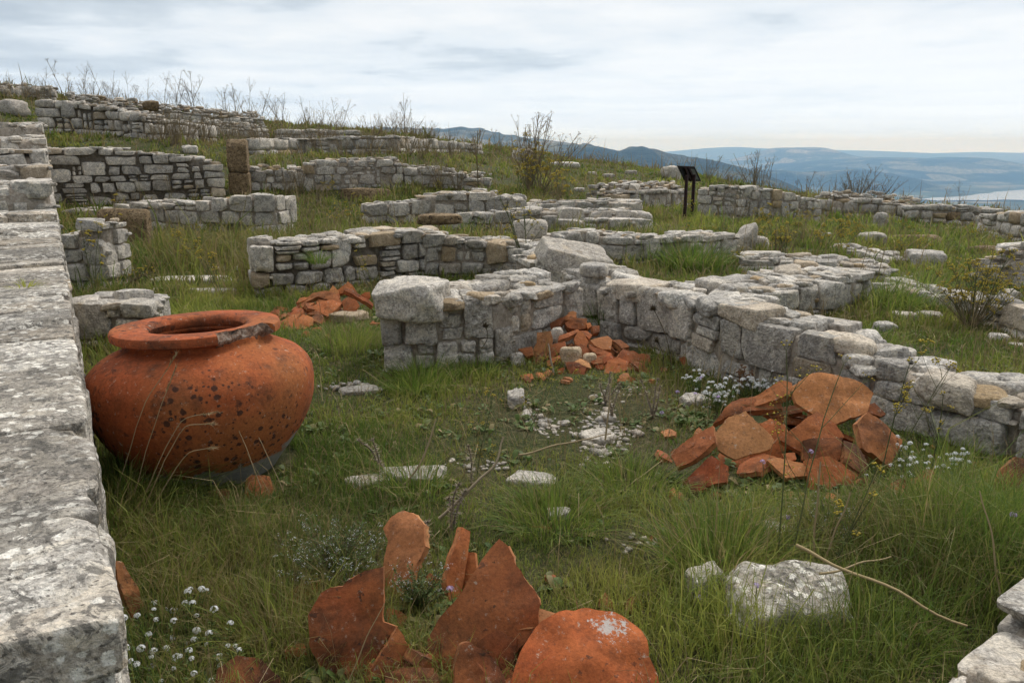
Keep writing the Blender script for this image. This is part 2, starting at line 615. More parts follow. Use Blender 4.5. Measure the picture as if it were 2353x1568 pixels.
def mat_terra(name, cols, spots=0.0, dirt=0.5, obj=False, pot=False, crust=None):
    m, nt, b = new_mat(name)
    p = pos(nt, obj=obj)
    t = tintn(nt)
    n1 = noise(nt, p, 4.0, 6, 0.6, 0.4)
    n2_ = noise(nt, p, 24.0, 6, 0.7)
    n3 = noise(nt, p, 110.0, 4, 0.7)
    c = ramp(nt, n1, [(0.30, cols[0]), (0.50, cols[1]), (0.68, cols[2])])
    c = mixc(nt, ramp(nt, n2_, [(0.35, (0.5, 0.5, 0.5)), (0.6, K)]), c, cols[3])
    c = mixc(nt, math_n(nt, 'MULTIPLY', t[2], 0.45), c, (0.30, 0.055, 0.02))
    # paler, sandier pieces
    c = mixc(nt, math_n(nt, 'MULTIPLY', t[1], 0.85), c, (0.46, 0.24, 0.105))
    # smoky ochre firing clouds
    c = mixc(nt, ramp(nt, noise(nt, p, 1.7, 3, 0.5), [(0.42, K), (0.62, (0.65, 0.65, 0.65))]), c, (0.32, 0.125, 0.042))
    # soot and lichen blotches
    thr = math_n(nt, 'MULTIPLY', t[2], dirt)
    d = ramp(nt, math_n(nt, 'ADD', noise(nt, p, 6.0, 9, 0.74, 0.4), math_n(nt, 'MULTIPLY', thr, 0.25)), [(0.60, K), (0.69, (0.35, 0.35, 0.35)), (0.80, (0.8, 0.8, 0.8))])
    c = mixc(nt, d, c, (0.06, 0.032, 0.02))
    if spots > 0:
        v = voro(nt, p, 19.0)
        v2 = voro(nt, p, 31.0)
        vs_ = ramp(nt, math_n(nt, 'ADD', math_n(nt, 'MINIMUM', v, math_n(nt, 'ADD', v2, 0.07)), math_n(nt, 'MULTIPLY', n2_, 0.55)), [(0.50, W), (0.57, K)])
        msk = ramp(nt, noise(nt, p, 2.2, 3, 0.5), [(0.43, K), (0.54, W)])
        vs_ = mixc(nt, 1.0, vs_, msk, 'MULTIPLY')
        c = mixc(nt, math_n(nt, 'MULTIPLY', vs_, spots), c, (0.05, 0.025, 0.018))
    sp = ramp(nt, noise(nt, p, 42.0, 4, 0.65), [(0.31, W), (0.36, K)])
    c = mixc(nt, math_n(nt, 'MULTIPLY', sp, 0.75), c, (0.045, 0.03, 0.022))
    sp2 = ramp(nt, noise(nt, p, 17.0, 4, 0.6, 0.3), [(0.325, W), (0.35, K)])
    c = mixc(nt, math_n(nt, 'MULTIPLY', sp2, math_n(nt, 'MULTIPLY', t[2], 0.95)), c, (0.035, 0.025, 0.02))
    gl = ramp(nt, noise(nt, p, 33.0, 6, 0.75), [(0.60, K), (0.68, (0.6, 0.6, 0.6))])
    c = mixc(nt, gl, c, (0.45, 0.38, 0.30))
    c = mixc(nt, 1.0, c, ramp(nt, noise(nt, p, 70.0, 4, 0.75), [(0.33, (0.74, 0.72, 0.70)), (0.5, (1, 1, 1)), (0.66, (1.18, 1.16, 1.12))]), 'MULTIPLY')
    br = math_n(nt, 'ADD', 0.60, math_n(nt, 'MULTIPLY', t[0], 0.80))
    comb = nt.nodes.new('ShaderNodeCombineColor')
    for i in range(3):
        L(nt, br, comb.inputs[i])
    c = mixc(nt, 1.0, c, comb.outputs[0], 'MULTIPLY')
    if crust:
        # one crust of white lichen
        vm = N(nt, 'ShaderNodeVectorMath', operation='DISTANCE')
        L(nt, p, vm.inputs[0]); vm.inputs[1].default_value = crust[0]
        cd = math_n(nt, 'ADD', math_n(nt, 'DIVIDE', vm.outputs['Value'], crust[1]), math_n(nt, 'MULTIPLY', math_n(nt, 'SUBTRACT', n2_, 0.5), 3.2))
        cd = math_n(nt, 'ADD', cd, math_n(nt, 'MULTIPLY', math_n(nt, 'SUBTRACT', n3, 0.5), 2.0))
        c = mixc(nt, ramp(nt, cd, [(0.62, (0.85, 0.85, 0.85)), (0.85, K)]), c, (0.50, 0.47, 0.43))
    if pot:
        # cement repair round the foot of the jar
        sep = nt.nodes.new('ShaderNodeSeparateXYZ')
        L(nt, p, sep.inputs[0])
        zz = math_n(nt, 'ADD', sep.outputs['Z'], math_n(nt, 'MULTIPLY', math_n(nt, 'SUBTRACT', n1, 0.5), 0.30))
        zz = math_n(nt, 'ADD', zz, math_n(nt, 'MULTIPLY', math_n(nt, 'SUBTRACT', n2_, 0.5), 0.12))
        zz = math_n(nt, 'SUBTRACT', zz, math_n(nt, 'MULTIPLY', sep.outputs['X'], 0.20))
        g = ramp(nt, zz, [(0.085, W), (0.102, K)])
        c = mixc(nt, g, c, mixc(nt, n2_, (0.16, 0.155, 0.14), (0.42, 0.41, 0.38)))
    L(nt, c, b.inputs['Base Color'])
    h = math_n(nt, 'ADD', math_n(nt, 'MULTIPLY', n2_, 0.8), math_n(nt, 'MULTIPLY', n3, 0.35))
    bump(nt, b, h, 0.55, 0.010)
    return m


TERRA = mat_terra('terracotta', ((0.21, 0.060, 0.023), (0.31, 0.090, 0.031), (0.42, 0.145, 0.055), (0.15, 0.048, 0.022)), dirt=1.0)
TERRA_JAR = mat_terra('terracotta_jar', ((0.25, 0.075, 0.025), (0.37, 0.095, 0.03), (0.43, 0.12, 0.04), (0.22, 0.062, 0.022)), spots=0.9, dirt=0.7, obj=True, pot=True)
BREAK = mat_simple('broken_fired_clay', [(0.36, (0.05, 0.04, 0.034)), (0.47, (0.17, 0.10, 0.065)), (0.55, (0.28, 0.20, 0.15)), (0.68, (0.38, 0.32, 0.27))], 26, bs=1.0, bd=0.02, tint=0.2)


def mat_leaf(name, a, bcol, trans=0.3, rough=0.6):
    """colour runs from a to bcol by the tint's red channel, towards straw by its green channel"""
    m, nt, b = new_mat(name)
    t = tintn(nt)
    c = mixc(nt, t[0], a, bcol)
    c = mixc(nt, t[1], c, (0.38, 0.28, 0.14))
    c = mixc(nt, math_n(nt, 'MULTIPLY', t[2], 0.30), c, (0.13, 0.10, 0.035))
    b.inputs['Roughness'].default_value = rough
    b.inputs['Specular IOR Level'].default_value = 0.25
    L(nt, c, b.inputs['Base Color'])
    tr = nt.nodes.new('ShaderNodeBsdfTranslucent')
    L(nt, c, tr.inputs['Color'])
    mx = N(nt, 'ShaderNodeMixShader', i_Fac=trans)
    L(nt, b.outputs[0], mx.inputs[1]); L(nt, tr.outputs[0], mx.inputs[2])
    L(nt, mx.outputs[0], nt.nodes['Material Output'].inputs['Surface'])
    return m


GRASS = mat_leaf('grass_blades', (0.10, 0.18, 0.028), (0.42, 0.43, 0.09), 0.5)
LEAF = mat_leaf('weed_leaves', (0.05, 0.10, 0.022), (0.12, 0.18, 0.045), 0.3)
STEM_DRY = mat_leaf('dry_stems', (0.14, 0.105, 0.065), (0.30, 0.24, 0.16), 0.05, 0.8)
STEM_GREEN = mat_leaf('green_stems', (0.07, 0.09, 0.04), (0.14, 0.16, 0.06), 0.1, 0.6)
HEAD_DRY = mat_leaf('seed_heads', (0.06, 0.045, 0.03), (0.17, 0.13, 0.08), 0.1, 0.9)
HEAD_YEL = mat_leaf('yellow_umbels', (0.50, 0.37, 0.03), (0.66, 0.52, 0.06), 0.3, 0.7)
PETAL = mat_leaf('white_petals', (0.78, 0.78, 0.76), (0.86, 0.86, 0.85), 0.2, 0.7)
LILAC = mat_leaf('lilac_petals', (0.50, 0.36, 0.62), (0.62, 0.50, 0.72), 0.2, 0.7)
RUST = mat_leaf('rusty_dock', (0.16, 0.06, 0.03), (0.24, 0.11, 0.05), 0.1, 0.9)


def mat_ground():
    m, nt, b = new_mat('turf_soil')
    p = pos(nt)
    a = noise(nt, p, 1.6, 6, 0.6)
    c2 = noise(nt, p, 22.0, 8, 0.78)
    c = ramp(nt, c2, [(0.3, (0.07, 0.065, 0.028)), (0.5, (0.13, 0.115, 0.05)), (0.7, (0.24, 0.20, 0.11))])
    g = ramp(nt, c2, [(0.35, (0.03, 0.045, 0.012)), (0.5, (0.08, 0.10, 0.026)), (0.65, (0.19, 0.18, 0.07))])
    c = mixc(nt, ramp(nt, a, [(0.38, K), (0.58, W)]), c, g)
    # distant valley: woods, olive plots and stubble
    d = nt.nodes.new('ShaderNodeNewGeometry')
    sep = nt.nodes.new('ShaderNodeSeparateXYZ')
    L(nt, d.outputs['Position'], sep.inputs[0])
    far = ramp(nt, math_n(nt, 'MULTIPLY', sep.outputs['Z'], -0.01), [(0.3, K), (0.8, W)])
    vp = N(nt, 'ShaderNodeTexVoronoi', feature='F1', i_Scale=0.0035, i_Randomness=0.9)
    L(nt, p, vp.inputs['Vector'])
    s2 = nt.nodes.new('ShaderNodeSeparateColor')
    L(nt, vp.outputs['Color'], s2.inputs[0])
    f = ramp(nt, s2.outputs[0], [(0.25, (0.028, 0.045, 0.02)), (0.5, (0.06, 0.085, 0.03)), (0.75, (0.12, 0.12, 0.055)), (0.95, (0.19, 0.165, 0.10))])
    wd = ramp(nt, noise(nt, p, 0.0016, 5, 0.6), [(0.45, K), (0.56, W)])
    f = mixc(nt, wd, f, mixc(nt, noise(nt, p, 0.02, 4, 0.6), (0.018, 0.032, 0.014), (0.05, 0.07, 0.028)))
    c = mixc(nt, far, c, f)
    L(nt, c, b.inputs['Base Color'])
    bump(nt, b, math_n(nt, 'ADD', c2, noise(nt, p, 60.0, 4, 0.7)), 1.0, 0.06)
    return m


GROUND = mat_ground()


def mat_hill(name, dark, mid, pale, sc):  # woods, pasture and stubble
    m, nt, b = new_mat(name)
    p = pos(nt)
    vp = N(nt, 'ShaderNodeTexVoronoi', feature='F1', i_Scale=sc * 1.2, i_Randomness=1.0)
    L(nt, p, vp.inputs['Vector'])
    s2 = nt.nodes.new('ShaderNodeSeparateColor')
    L(nt, vp.outputs['Color'], s2.inputs[0])
    n1 = noise(nt, p, sc, 7, 0.62, 0.5)
    c = ramp(nt, n1, [(0.40, dark), (0.52, mid), (0.66, pale)])
    c = mixc(nt, ramp(nt, s2.outputs[0], [(0.72, K), (0.9, (0.7, 0.7, 0.7))]), c, pale)
    c = mixc(nt, ramp(nt, noise(nt, p, sc * 9, 5, 0.7), [(0.40, (0.7, 0.7, 0.7)), (0.56, K)]), c, dark)
    L(nt, c, b.inputs['Base Color'])
    bump(nt, b, noise(nt, p, sc * 12, 6, 0.7), 1.0, 40)
    return m


# ------------------------------------------------------------------ ground sheet
def build_ground():
    rr = [0.0, 0.25]
    while rr[-1] < 26000:
        rr.append(rr[-1] * 1.028 + 0.012)
    rr = np.array(rr[1:])
    az = np.radians(np.concatenate([np.arange(-180, -60, 6), np.arange(-60, -44, 1.0), np.arange(-44, 44, 0.3), np.arange(44, 60, 1.0), np.arange(60, 180, 6)]))
    R, A = np.meshgrid(rr, az, indexing='ij')
    X, Y = R * np.sin(A), R * np.cos(A)
    Z = H(X, Y)
    nr_, na = R.shape
    V = np.stack([X, Y, Z], -1).reshape(-1, 3)
    V = np.concatenate([V, [[0, 0, Hs(0, 0)]]])
    i, j = np.meshgrid(np.arange(nr_ - 1), np.arange(na), indexing='ij')
    j2 = (j + 1) % na
    Q = np.stack([i * na + j, i * na + j2, (i + 1) * na + j2, (i + 1) * na + j], -1).reshape(-1, 4)
    Q = Q[:, ::-1]
    jj = np.arange(na)
    T = np.stack([np.full(na, nr_ * na), (jj + 1) % na, jj], 1)
    mb = MB(); mb.add(V, Q, T)
    struct(mb.build('ground', GROUND))


build_ground()


# ------------------------------------------------------------------ walls
class Path:
    def __init__(self, P):
        self.P = np.array(P, float)[:, :2]
        d = np.linalg.norm(np.diff(self.P, axis=0), axis=1)
        self.s = np.concatenate([[0], np.cumsum(d)])
        self.L = self.s[-1]

    def xy(self, s):
        s = np.clip(s, 0, self.L)
        return np.array([np.interp(s, self.s, self.P[:, 0]), np.interp(s, self.s, self.P[:, 1])])

    def nrm(self, s):
        e = min(0.25, self.L * 0.3)
        a, b = self.xy(s - e), self.xy(s + e)
        if s - e < 0:
            a = self.xy(0)
        if s + e > self.L:
            b = self.xy(self.L)
        t = b - a
        t = t / (np.linalg.norm(t) + 1e-9)
        return np.array([-t[1], t[0]]), t


def wall(label, nodes, thick=0.5, course=(0.13, 0.22), slen=(0.18, 0.42), seed=1, world_nodes=None, cap=None, backrise=0.0, chink=0.22,
         mat=None, protr=0.025, ochre=0.05, amp=0.05, name='stone_wall', cat='stone wall', group='ruined stone walls', gap=0.012, top_amp=0.03, fill=1.0,
         detail=None, excl=True, fd=(0.76, 0.95), rubble=0.0, mortar=True, back=True, brown=(), ins=0.06, core_mat=None):
    """nodes: (u, v_base, v_top) along the face that looks at the camera; the wall extends away from it"""
    nr = np.random.RandomState(seed)
    pts = []
    if world_nodes is None:
        for nd in nodes:
            if nd[0] == 'w':
                pts.append((nd[1], nd[2], Hs(nd[1], nd[2]), nd[3]))
                continue
            u, vb, vt = nd
            p = hit(u, vb)
            pts.append((p[0], p[1], p[2], zat_uv(u, vt, p)))
    else:
        pts = world_nodes
    pts = np.array(pts, float)
    path = Path(pts)
    Lw = path.L
    S = path.s
    base = lambda s: np.interp(s, S, pts[:, 2])
    topf = lambda s: np.interp(s, S, pts[:, 3])
    dist = float(np.mean(np.hypot(pts[:, 0], pts[:, 1])))
    n = detail or (9 if dist < 6.0 else 6 if dist < 11 else 4 if dist < 18 else 3)
    mat = mat or LIME

    def top(s, side):
        return topf(s) + backrise * side + top_amp * 1.6 * float(vnoise(np.array([[s * 2.3 + side * 7.1, seed * 0.37, 0.2]]))[0])
    mb, core, brown_mb = MB(), MB(), MB()
    nbrown = 0
    hmax = float((pts[:, 3] - pts[:, 2]).max()) + 0.2

    def P3(s, off, z):
        nrm, _ = path.nrm(min(max(s, 0), Lw))
        q = path.xy(s) + nrm * off
        if s < 0 or s > Lw:
            _, t = path.nrm(min(max(s, 0), Lw))
            q = q + t * (s if s < 0 else s - Lw)
        return np.array([q[0], q[1], z])

    def block(s0, s1, s0b, s1b, z0a, z0b, z1a, z1b, side, depth, pr, sd, on=None, pnv=None):
        """one stone on the front (side 0) or back (side 1) face"""
        f0 = -pr if side == 0 else thick + pr
        f1 = depth if side == 0 else thick - depth
        sh = nr.uniform(-0.02, 0.02, size=(8,))
        C = np.empty((2, 2, 2, 3))
        for i, (sl, su) in enumerate(((s0, s0b), (s1, s1b))):
            for j, off in enumerate((f0, f1)):
                jz = nr.uniform(-.012, .012, 2) * min(1.5, (z1a - z0a) / .15)
                zz0, zz1 = (z0a, z1a) if i == 0 else (z0b, z1b)
                C[i, j, 0] = P3(sl, off, zz0 + jz[0])
                C[i, j, 1] = P3(su, off + sh[i * 4 + j] * (1 if side == 0 else -1), zz1 + jz[1])
        if side == 1:
            C = C[:, ::-1]
        g = nr.uniform(0, 1)
        tint = (nr.uniform(0, 1), nr.uniform(0.25, 0.9) if g < ochre else nr.uniform(0, 0.12), nr.uniform(0, 1))
        stone(mb if on is None else on, C, n, sd, pnv or nr.uniform(9, 20), int(nr.randint(3, 7)), amp * nr.uniform(0.7, 1.3), tint, fd=fd)

    sd = seed * 1000
    for side in ((0, 1) if back else (0,)):
        z = -0.12
        j = 0
        blocked = []
        while z < hmax:
            h = nr.uniform(*course)
            s = -nr.uniform(0, 0.02)
            nxt = []
            lean = nr.uniform(-0.02, 0.02)
            while s < Lw - 0.02:
                w = nr.uniform(*slen) * (0.75 + 0.5 * nr.rand())
                if s + w > Lw - slen[0] * 0.6:
                    w = Lw - s + nr.uniform(0, 0.02)
                s1 = s + w
                bl = [b for b in blocked if s < b[1] - 0.03 and s1 > b[0] + 0.03]
                if bl:
                    b = bl[0]
                    if b[0] - s > 0.09:
                        s1 = b[0]; w = s1 - s
                    else:
                        s = b[1]
                        continue
                sm = (s + s1) / 2
                b0 = base(sm)
                tp = min(top(sm, side), top(max(s, 0), side) + 0.05, top(min(s1, Lw), side) + 0.05)
                z0 = b0 + z
                zw = lambda q, lev: lev + 0.022 * float(vnoise(np.array([[q * 2.6, (lev - base(q)) * 9 + side * 3, seed]]))[0])
                if z0 > tp - 0.035:
                    s = s1
                    continue
                hh = h
                tall = False
                if nr.rand() < 0.13 and w < slen[1] * 0.9:
                    hh = h + course[0] * nr.uniform(0.6, 1.0)
                    tall = True
                z1 = z0 + hh
                if z1 > tp - 0.05:
                    z1 = tp + nr.uniform(-0.02, 0.025)
                    if z1 - z0 < 0.045:
                        s = s1
                        continue
                elif tall:
                    nxt.append((s, s1))
                endst = s <= 0.03 or s1 >= Lw - 0.03
                dep = thick * 0.5 if endst else nr.uniform(0.32, 0.5) * thick
                pr = nr.uniform(-protr, protr * 0.6)
                sk = nr.uniform(-0.05, 0.05, 2) * min(1, w * 3)
                if s <= 0.03:
                    sk[0] *= 0.3
                if s1 >= Lw - 0.03:
                    sk[1] *= 0.3
                sd += 1
                hz = z1 - z0
                if nr.rand() < chink and not endst and hz > 0.11:
                    # a pocket of small stones
                    k = nr.randint(2, 4)
                    if nr.rand() < 0.5:
                        zs = np.sort(np.concatenate([[0, 1], (np.arange(1, k) + nr.uniform(-.2, .2, k - 1)) / k]))
                        for a in range(k):
                            sd += 1
                            ww = nr.uniform(0, 0.25) * w
                            o = nr.uniform(0, ww)
                            block(s + gap + o, s1 - gap - ww + o, s + gap + o + sk[0], s1 - gap - ww + o + sk[1], z0 + zs[a] * hz + gap / 2, z0 + zs[a] * hz + gap / 2,
                                  z0 + zs[a + 1] * hz - gap / 2, z0 + zs[a + 1] * hz - gap / 2, side, dep * 0.7, pr - 0.01, sd)
                    else:
                        k2 = 2
                        for a in range(k2):
                            for c_ in range(2):
                                sd += 1
                                q0 = s + w * a / k2; q1 = s + w * (a + 1) / k2
                                m0 = z0 + hz * (0.5 + nr.uniform(-.12, .12)) * c_
                                m1 = z0 + hz * (0.5 if c_ == 0 else 1)
                                block(q0 + gap, q1 - gap, q0 + gap + nr.uniform(-.02, .02), q1 - gap + nr.uniform(-.02, .02), m0 + gap / 2, m0 + gap / 2 + nr.uniform(-.02, .02),
                                      m1 - gap / 2, m1 - gap / 2, side, dep * 0.7, pr - 0.012, sd, pnv=4.5)
                else:
                    on = None
                    for (bs0, bs1, bz0, bz1) in brown:
                        if side == 0 and bs0 <= sm / Lw <= bs1 and bz0 <= (z0 - b0) <= bz1:
                            on = brown_mb; nbrown += 1
                    block(s + gap, s1 - gap, s + gap + sk[0], s1 - gap + sk[1], zw(s, z0) + gap / 2, zw(s1, z0) + gap / 2, zw(s, z1) - gap / 2, zw(s1, z1) - gap / 2,
                          side, dep, pr, sd, on)
                    # chip stone wedged in the joint
                    if nr.rand() < 0.25 and dist < 16:
                        sd += 1
                        cz = nr.uniform(z0, z1)
                        c = P3(s1, 0.045 if side == 0 else thick - 0.045, cz)
                        stone(mb, box_corners(c + np.array([0, 0, 0]), nr.uniform(.03, .07), nr.uniform(.06, .1), nr.uniform(.02, .06), nr.uniform(0, 6), nr, 0.3), max(3, n - 4), sd, 4, 3, 0.08)
                s = s1
            z += h
            blocked = nxt
            j += 1
    # rubble between the two faces, seen on top
    ar = Lw * thick
    k = int(ar * 55 * fill) if dist < 12 else int(ar * 26 * fill)
    for _ in range(k):
        s = nr.uniform(0.02, Lw - 0.02)
        side = nr.uniform(0.08, 0.92)
        tz = topf(s) + backrise * side
        r = nr.uniform(0.05, 0.15) * (1 if nr.rand() < 0.8 else 1.6)
        nrm, t = path.nrm(s)
        c = P3(s, side * thick, tz - 0.02 + nr.uniform(-0.03, 0.012 + rubble))
        sd += 1
        stone(mb, box_corners(c, r * 1.3, r, r * nr.uniform(0.3, 0.65), math.atan2(t[1], t[0]) + nr.uniform(-0.8, 0.8), nr, 0.3, (nr.uniform(-.15, .15), nr.uniform(-.15, .15))),
              max(3, n - 3), sd, nr.uniform(3.5, 6), 3, 0.08)
    if cap:
        for (s_f, wl, off0, off1, hh, ang) in cap:
            s = s_f * Lw
            sd += 1
            tz = topf(s) + backrise * 0.5
            C = np.empty((2, 2, 2, 3))
            for i, ds in enumerate((-wl / 2, wl / 2)):
                for jx, off in enumerate((off0, off1)):
                    for kx, zz in enumerate((-0.11, hh)):
                        C[i, jx, kx] = P3(s + ds + ang * (off - (off0 + off1) / 2), off, tz + zz + nr.uniform(-.012, .012))
            stone(mb, C, n + 2, sd, 16, 4, amp * 0.9, (nr.uniform(.1, 1), nr.uniform(0, .7) ** 2, nr.rand()))
    org = np.array([pts[0, 0], pts[0, 1], pts[0, 2]])
    o = mb.build(name, mat, loc=org, sharp=36 if dist < 20 else None)
    tag(o, label, cat, group, 'thing')
    if brown_mb.n:
        brown_mb.build('brown_stone', TRAV, parent=o, loc=org)
    # mortar core; on dry walls a dark one paints shade into the gaps
    if mortar:
        m_ = max(6, int(Lw / 0.06)) if dist < 12 else max(4, int(Lw / 0.15))
        cr = 6
        V, Q = [], []
        prof = [(ins, -0.15), (ins, 0.45), (ins, 0.93)] + [(ins + (thick - 2 * ins) * q, 1.0) for q in np.linspace(0.06, 0.94, cr)] + [(thick - ins, 0.93), (thick - ins, 0.45), (thick - ins, -0.15)]
        ss = np.linspace(ins, Lw - ins, m_)
        for s in ss:
            b0 = base(s)
            for off, fz in prof:
                tz = topf(s) + backrise * (off / thick) - 0.04
                V.append(P3(s, off, b0 + (tz - b0) * fz if fz >= 0 else b0 - 0.15))
        V = np.array(V)
        k = len(prof)
        for i in range(m_ - 1):
            for a in range(k - 1):
                Q.append((i * k + a, i * k + a + 1, (i + 1) * k + a + 1, (i + 1) * k + a))
        for i in (0, m_ - 1):
            for a in range(k // 2):
                b = k - 1 - a
                if b - 1 > a + 1 or b - 1 == a + 1:
                    qd = (i * k + a, i * k + b, i * k + b - 1, i * k + a + 1)
                    Q.append(qd if i == 0 else qd[::-1])
        V = V + 0.014 * np.stack([vnoise(V * 11, 1), vnoise(V * 11, 2), vnoise(V * 9, 3) * 1.3], 1)
        core.add(V, np.array(Q))
        core.build('mortar', core_mat or MORTAR, parent=o, loc=org)
    if excl:
        for i in range(len(pts) - 1):
            nrm, _ = path.nrm((S[i] + S[i + 1]) / 2)
            off = nrm * thick / 2
            EXCL.append((*(pts[i, :2] + off), *(pts[i + 1, :2] + off), thick / 2 + 0.0, 1))
    return o


def zat_uv(u, v, p):
    """height at which pixel row v falls on the vertical through p"""
    # distance along the camera axis depends on z too: solve for the vertical line through p
    b = (v - CV) / FPX
    # point (y, z): row b = -(U.(q-c)) / (F.(q-c)),  F=(cp,-sp), U=(sp,cp) in (y,z)
    y = p[1]
    # -(sp*y + cp*dz) = b*(cp*y - sp*dz)
    dz = -(b * cp_ * y + sp_ * y) / (cp_ - b * sp_)
    return CAM_Z + dz
# ------------------------------------------------------------------ the ruined walls
DARKCORE = mat_simple('gap_shade_core', [(0.3, (0.08, 0.068, 0.05)), (0.5, (0.15, 0.125, 0.095)), (0.7, (0.24, 0.21, 0.17))], 18, bs=0.9, bd=0.02, tint=0)  # dark core colour stands in for the shade inside deep dry-stone gaps


def wl(label, nodes, **k):
    return wall(label, nodes, **k)


# long wall at the photographer's left hand
LX = lambda y: 0.016 - 0.577 * y
wall('broad flat-topped wall of bleached slabs with a cut end beside the storage jar', None, thick=1.0, seed=3, mat=LIME_W, name='stone_wall',
     world_nodes=[(LX(1.3), 1.3, 0, .745), (LX(2.6), 2.6, 0, .765), (LX(4), 4, 0, .785), (LX(6), 6, 0, .83), (LX(7.4), 7.4, 0, .87), (LX(7.6), 7.6, 0, .95), (LX(8.0), 8.0, 0, .96)],
     course=(.2, .3), slen=(.28, .6), detail=14, amp=0.045, chink=0.1, fill=0.25, protr=0.015, top_amp=0.012, ochre=.1,
     cap=[(0.013,0.24,-0.002,0.55,0.021,0.03), (0.018,0.24,0.54,1.02,0.003,0.03), (0.041,0.25,0.011,0.80,0.029,-0.02), (0.040,0.25,0.79,1.02,0.006,-0.02), (0.067,0.19,0.010,0.80,0.029,0.03), (0.063,0.19,0.79,1.02,0.008,0.03), (0.112,0.54,0.003,0.55,0.013,-0.00), (0.114,0.54,0.54,1.02,0.000,-0.00), (0.180,0.54,0.004,0.55,0.028,-0.03), (0.175,0.54,0.54,1.02,0.021,-0.03), (0.225,0.19,-0.001,0.68,0.022,-0.03), (0.219,0.19,0.67,1.02,0.003,-0.03), (0.271,0.55,0.007,0.42,0.014,-0.00), (0.272,0.55,0.41,1.02,0.006,-0.00), (0.320,0.25,0.006,0.68,0.015,0.01), (0.317,0.25,0.67,1.02,0.035,0.01), (0.357,0.35,0.005,0.55,0.025,-0.02), (0.361,0.35,0.54,1.02,0.018,-0.02), (0.409,0.49,0.006,0.42,0.020,0.03), (0.408,0.49,0.41,1.02,0.035,0.03), (0.459,0.32,0.001,0.42,0.020,0.00), (0.457,0.32,0.41,1.02,0.003,0.00), (0.494,0.26,0.006,0.42,0.020,-0.00), (0.492,0.26,0.41,1.02,0.027,-0.00), (0.525,0.25,0.004,0.42,0.019,0.04), (0.529,0.25,0.41,1.02,0.013,0.04), (0.562,0.36,0.012,0.42,0.015,-0.03), (0.567,0.36,0.41,1.02,0.035,-0.03), (0.599,0.25,0.003,0.80,0.023,-0.02), (0.605,0.25,0.79,1.02,0.012,-0.02), (0.626,0.20,0.002,0.42,0.014,0.02), (0.625,0.20,0.41,1.02,0.005,0.02), (0.652,0.25,0.010,0.68,0.021,0.02), (0.647,0.25,0.67,1.02,0.002,0.02), (0.681,0.24,0.001,0.55,0.012,0.02), (0.677,0.24,0.54,1.02,0.016,0.02), (0.710,0.25,0.011,1.02,0.022,0.00), (0.745,0.33,0.005,1.02,0.024,-0.01), (0.799,0.54,0.008,0.42,0.014,0.02), (0.801,0.54,0.41,1.02,0.016,0.02), (0.847,0.24,0.001,1.02,0.020,-0.03), (0.896,0.56,0.006,0.55,0.023,-0.03), (0.898,0.56,0.54,1.02,0.014,-0.03), (0.942,0.19,0.003,0.42,0.020,-0.03), (0.942,0.19,0.41,1.02,0.001,-0.03), (0.978,0.40,0.004,0.42,0.015,0.00), (0.976,0.40,0.41,1.02,0.017,0.00)])
wl('low stub wall of grey stones directly behind the big storage jar', [(160, 800, 700), (255, 800, 699), (360, 798, 706)], thick=.5, seed=5, course=(.16, .26), slen=(.2, .4))
wl('narrow upright wall end between the flat-topped wall and the brown tufa slab', [(140, 664, 545), (200, 667, 535), (215, 668, 512), (254, 668, 508)], thick=.5, seed=6, course=(.15, .24), slen=(.22, .4))
for i, (y0, y1, v, lab) in enumerate([(10.6, 12.0, 434, 'lowest step of the long wall climbing the slope at the photo edge'), (12.1, 13.6, 394, 'second step from the bottom of the long wall climbing the slope'),
                                      (13.7, 15.6, 357, 'middle step of the long wall climbing the slope at the photo edge'), (15.7, 17.8, 324, 'second highest step of the long wall climbing the slope'), (17.9, 20.4, 290, 'topmost step of the long wall, below the grassy bank')]):
    ym = y0 + .3
    zt = zat_uv(100, v, (0, ym, 0))
    R_ = np.array([LX(y0), y0]); D_ = np.array([.866, .5])
    q = [R_ - D_ * s for s in (1.9, .95, 0)]
    n_ = [(x, y, min(Hs(x, y) - .1, zt - .5), zt + k * .04) for k, (x, y) in enumerate(q)]
    wall(lab, None, world_nodes=n_, thick=(y1 - y0) / .866 + .5, seed=20 + i, course=(.13, .24), slen=(.22, .5), detail=7, fill=.7, top_amp=.07, chink=.3, ins=.06)

wl('near wall with a great squared corner block, running behind the grass', [(882, 856, 702), (1010, 850, 702), (1150, 838, 684), (1250, 815, 670), (1335, 790, 655)], thick=.62, seed=7, course=(.12, .26), slen=(.12, .36), backrise=.05, detail=13, chink=.4, top_amp=.02, ins=.052, fd=(.86, .98), gap=.009, amp=.06, fill=1.4)
wl('long diagonal wall of large blocks descending to the photo edge', [('w', -.02, 8.0, .52), ('w', .28, 7.2, .5), (1385, 784, 662), (1500, 806, 674), (1640, 872, 700), (1830, 930, 775), (2000, 975, 850), (2180, 1012, 905), (2362, 1066, 940), (2560, 1140, 1000)], thick=.52, seed=8,
   course=(.17, .30), slen=(.2, .5), detail=13, chink=.3, top_amp=.03, backrise=.03, ochre=.03,
   cap=[(.22, .5, .04, .50, .03, .1), (.36, .42, .02, .4, .03, -.1),(.60, .34, .0, .3, .015, .1)], fill=1.5, ins=.05, fd=(.86, .98), gap=.009, amp=.05)
wl('thick wall stub joining the diagonal wall, earth mortar on its top', [(1560, 740, 690), (1720, 735, 674), (1860, 728, 652), (1940, 722, 640), (2000, 706, 624)], thick=.85, seed=9, course=(.18, .28), slen=(.22, .45), detail=9, top_amp=.02, fill=1.8, ins=.05, fd=(.86, .98), gap=.009, amp=.05)
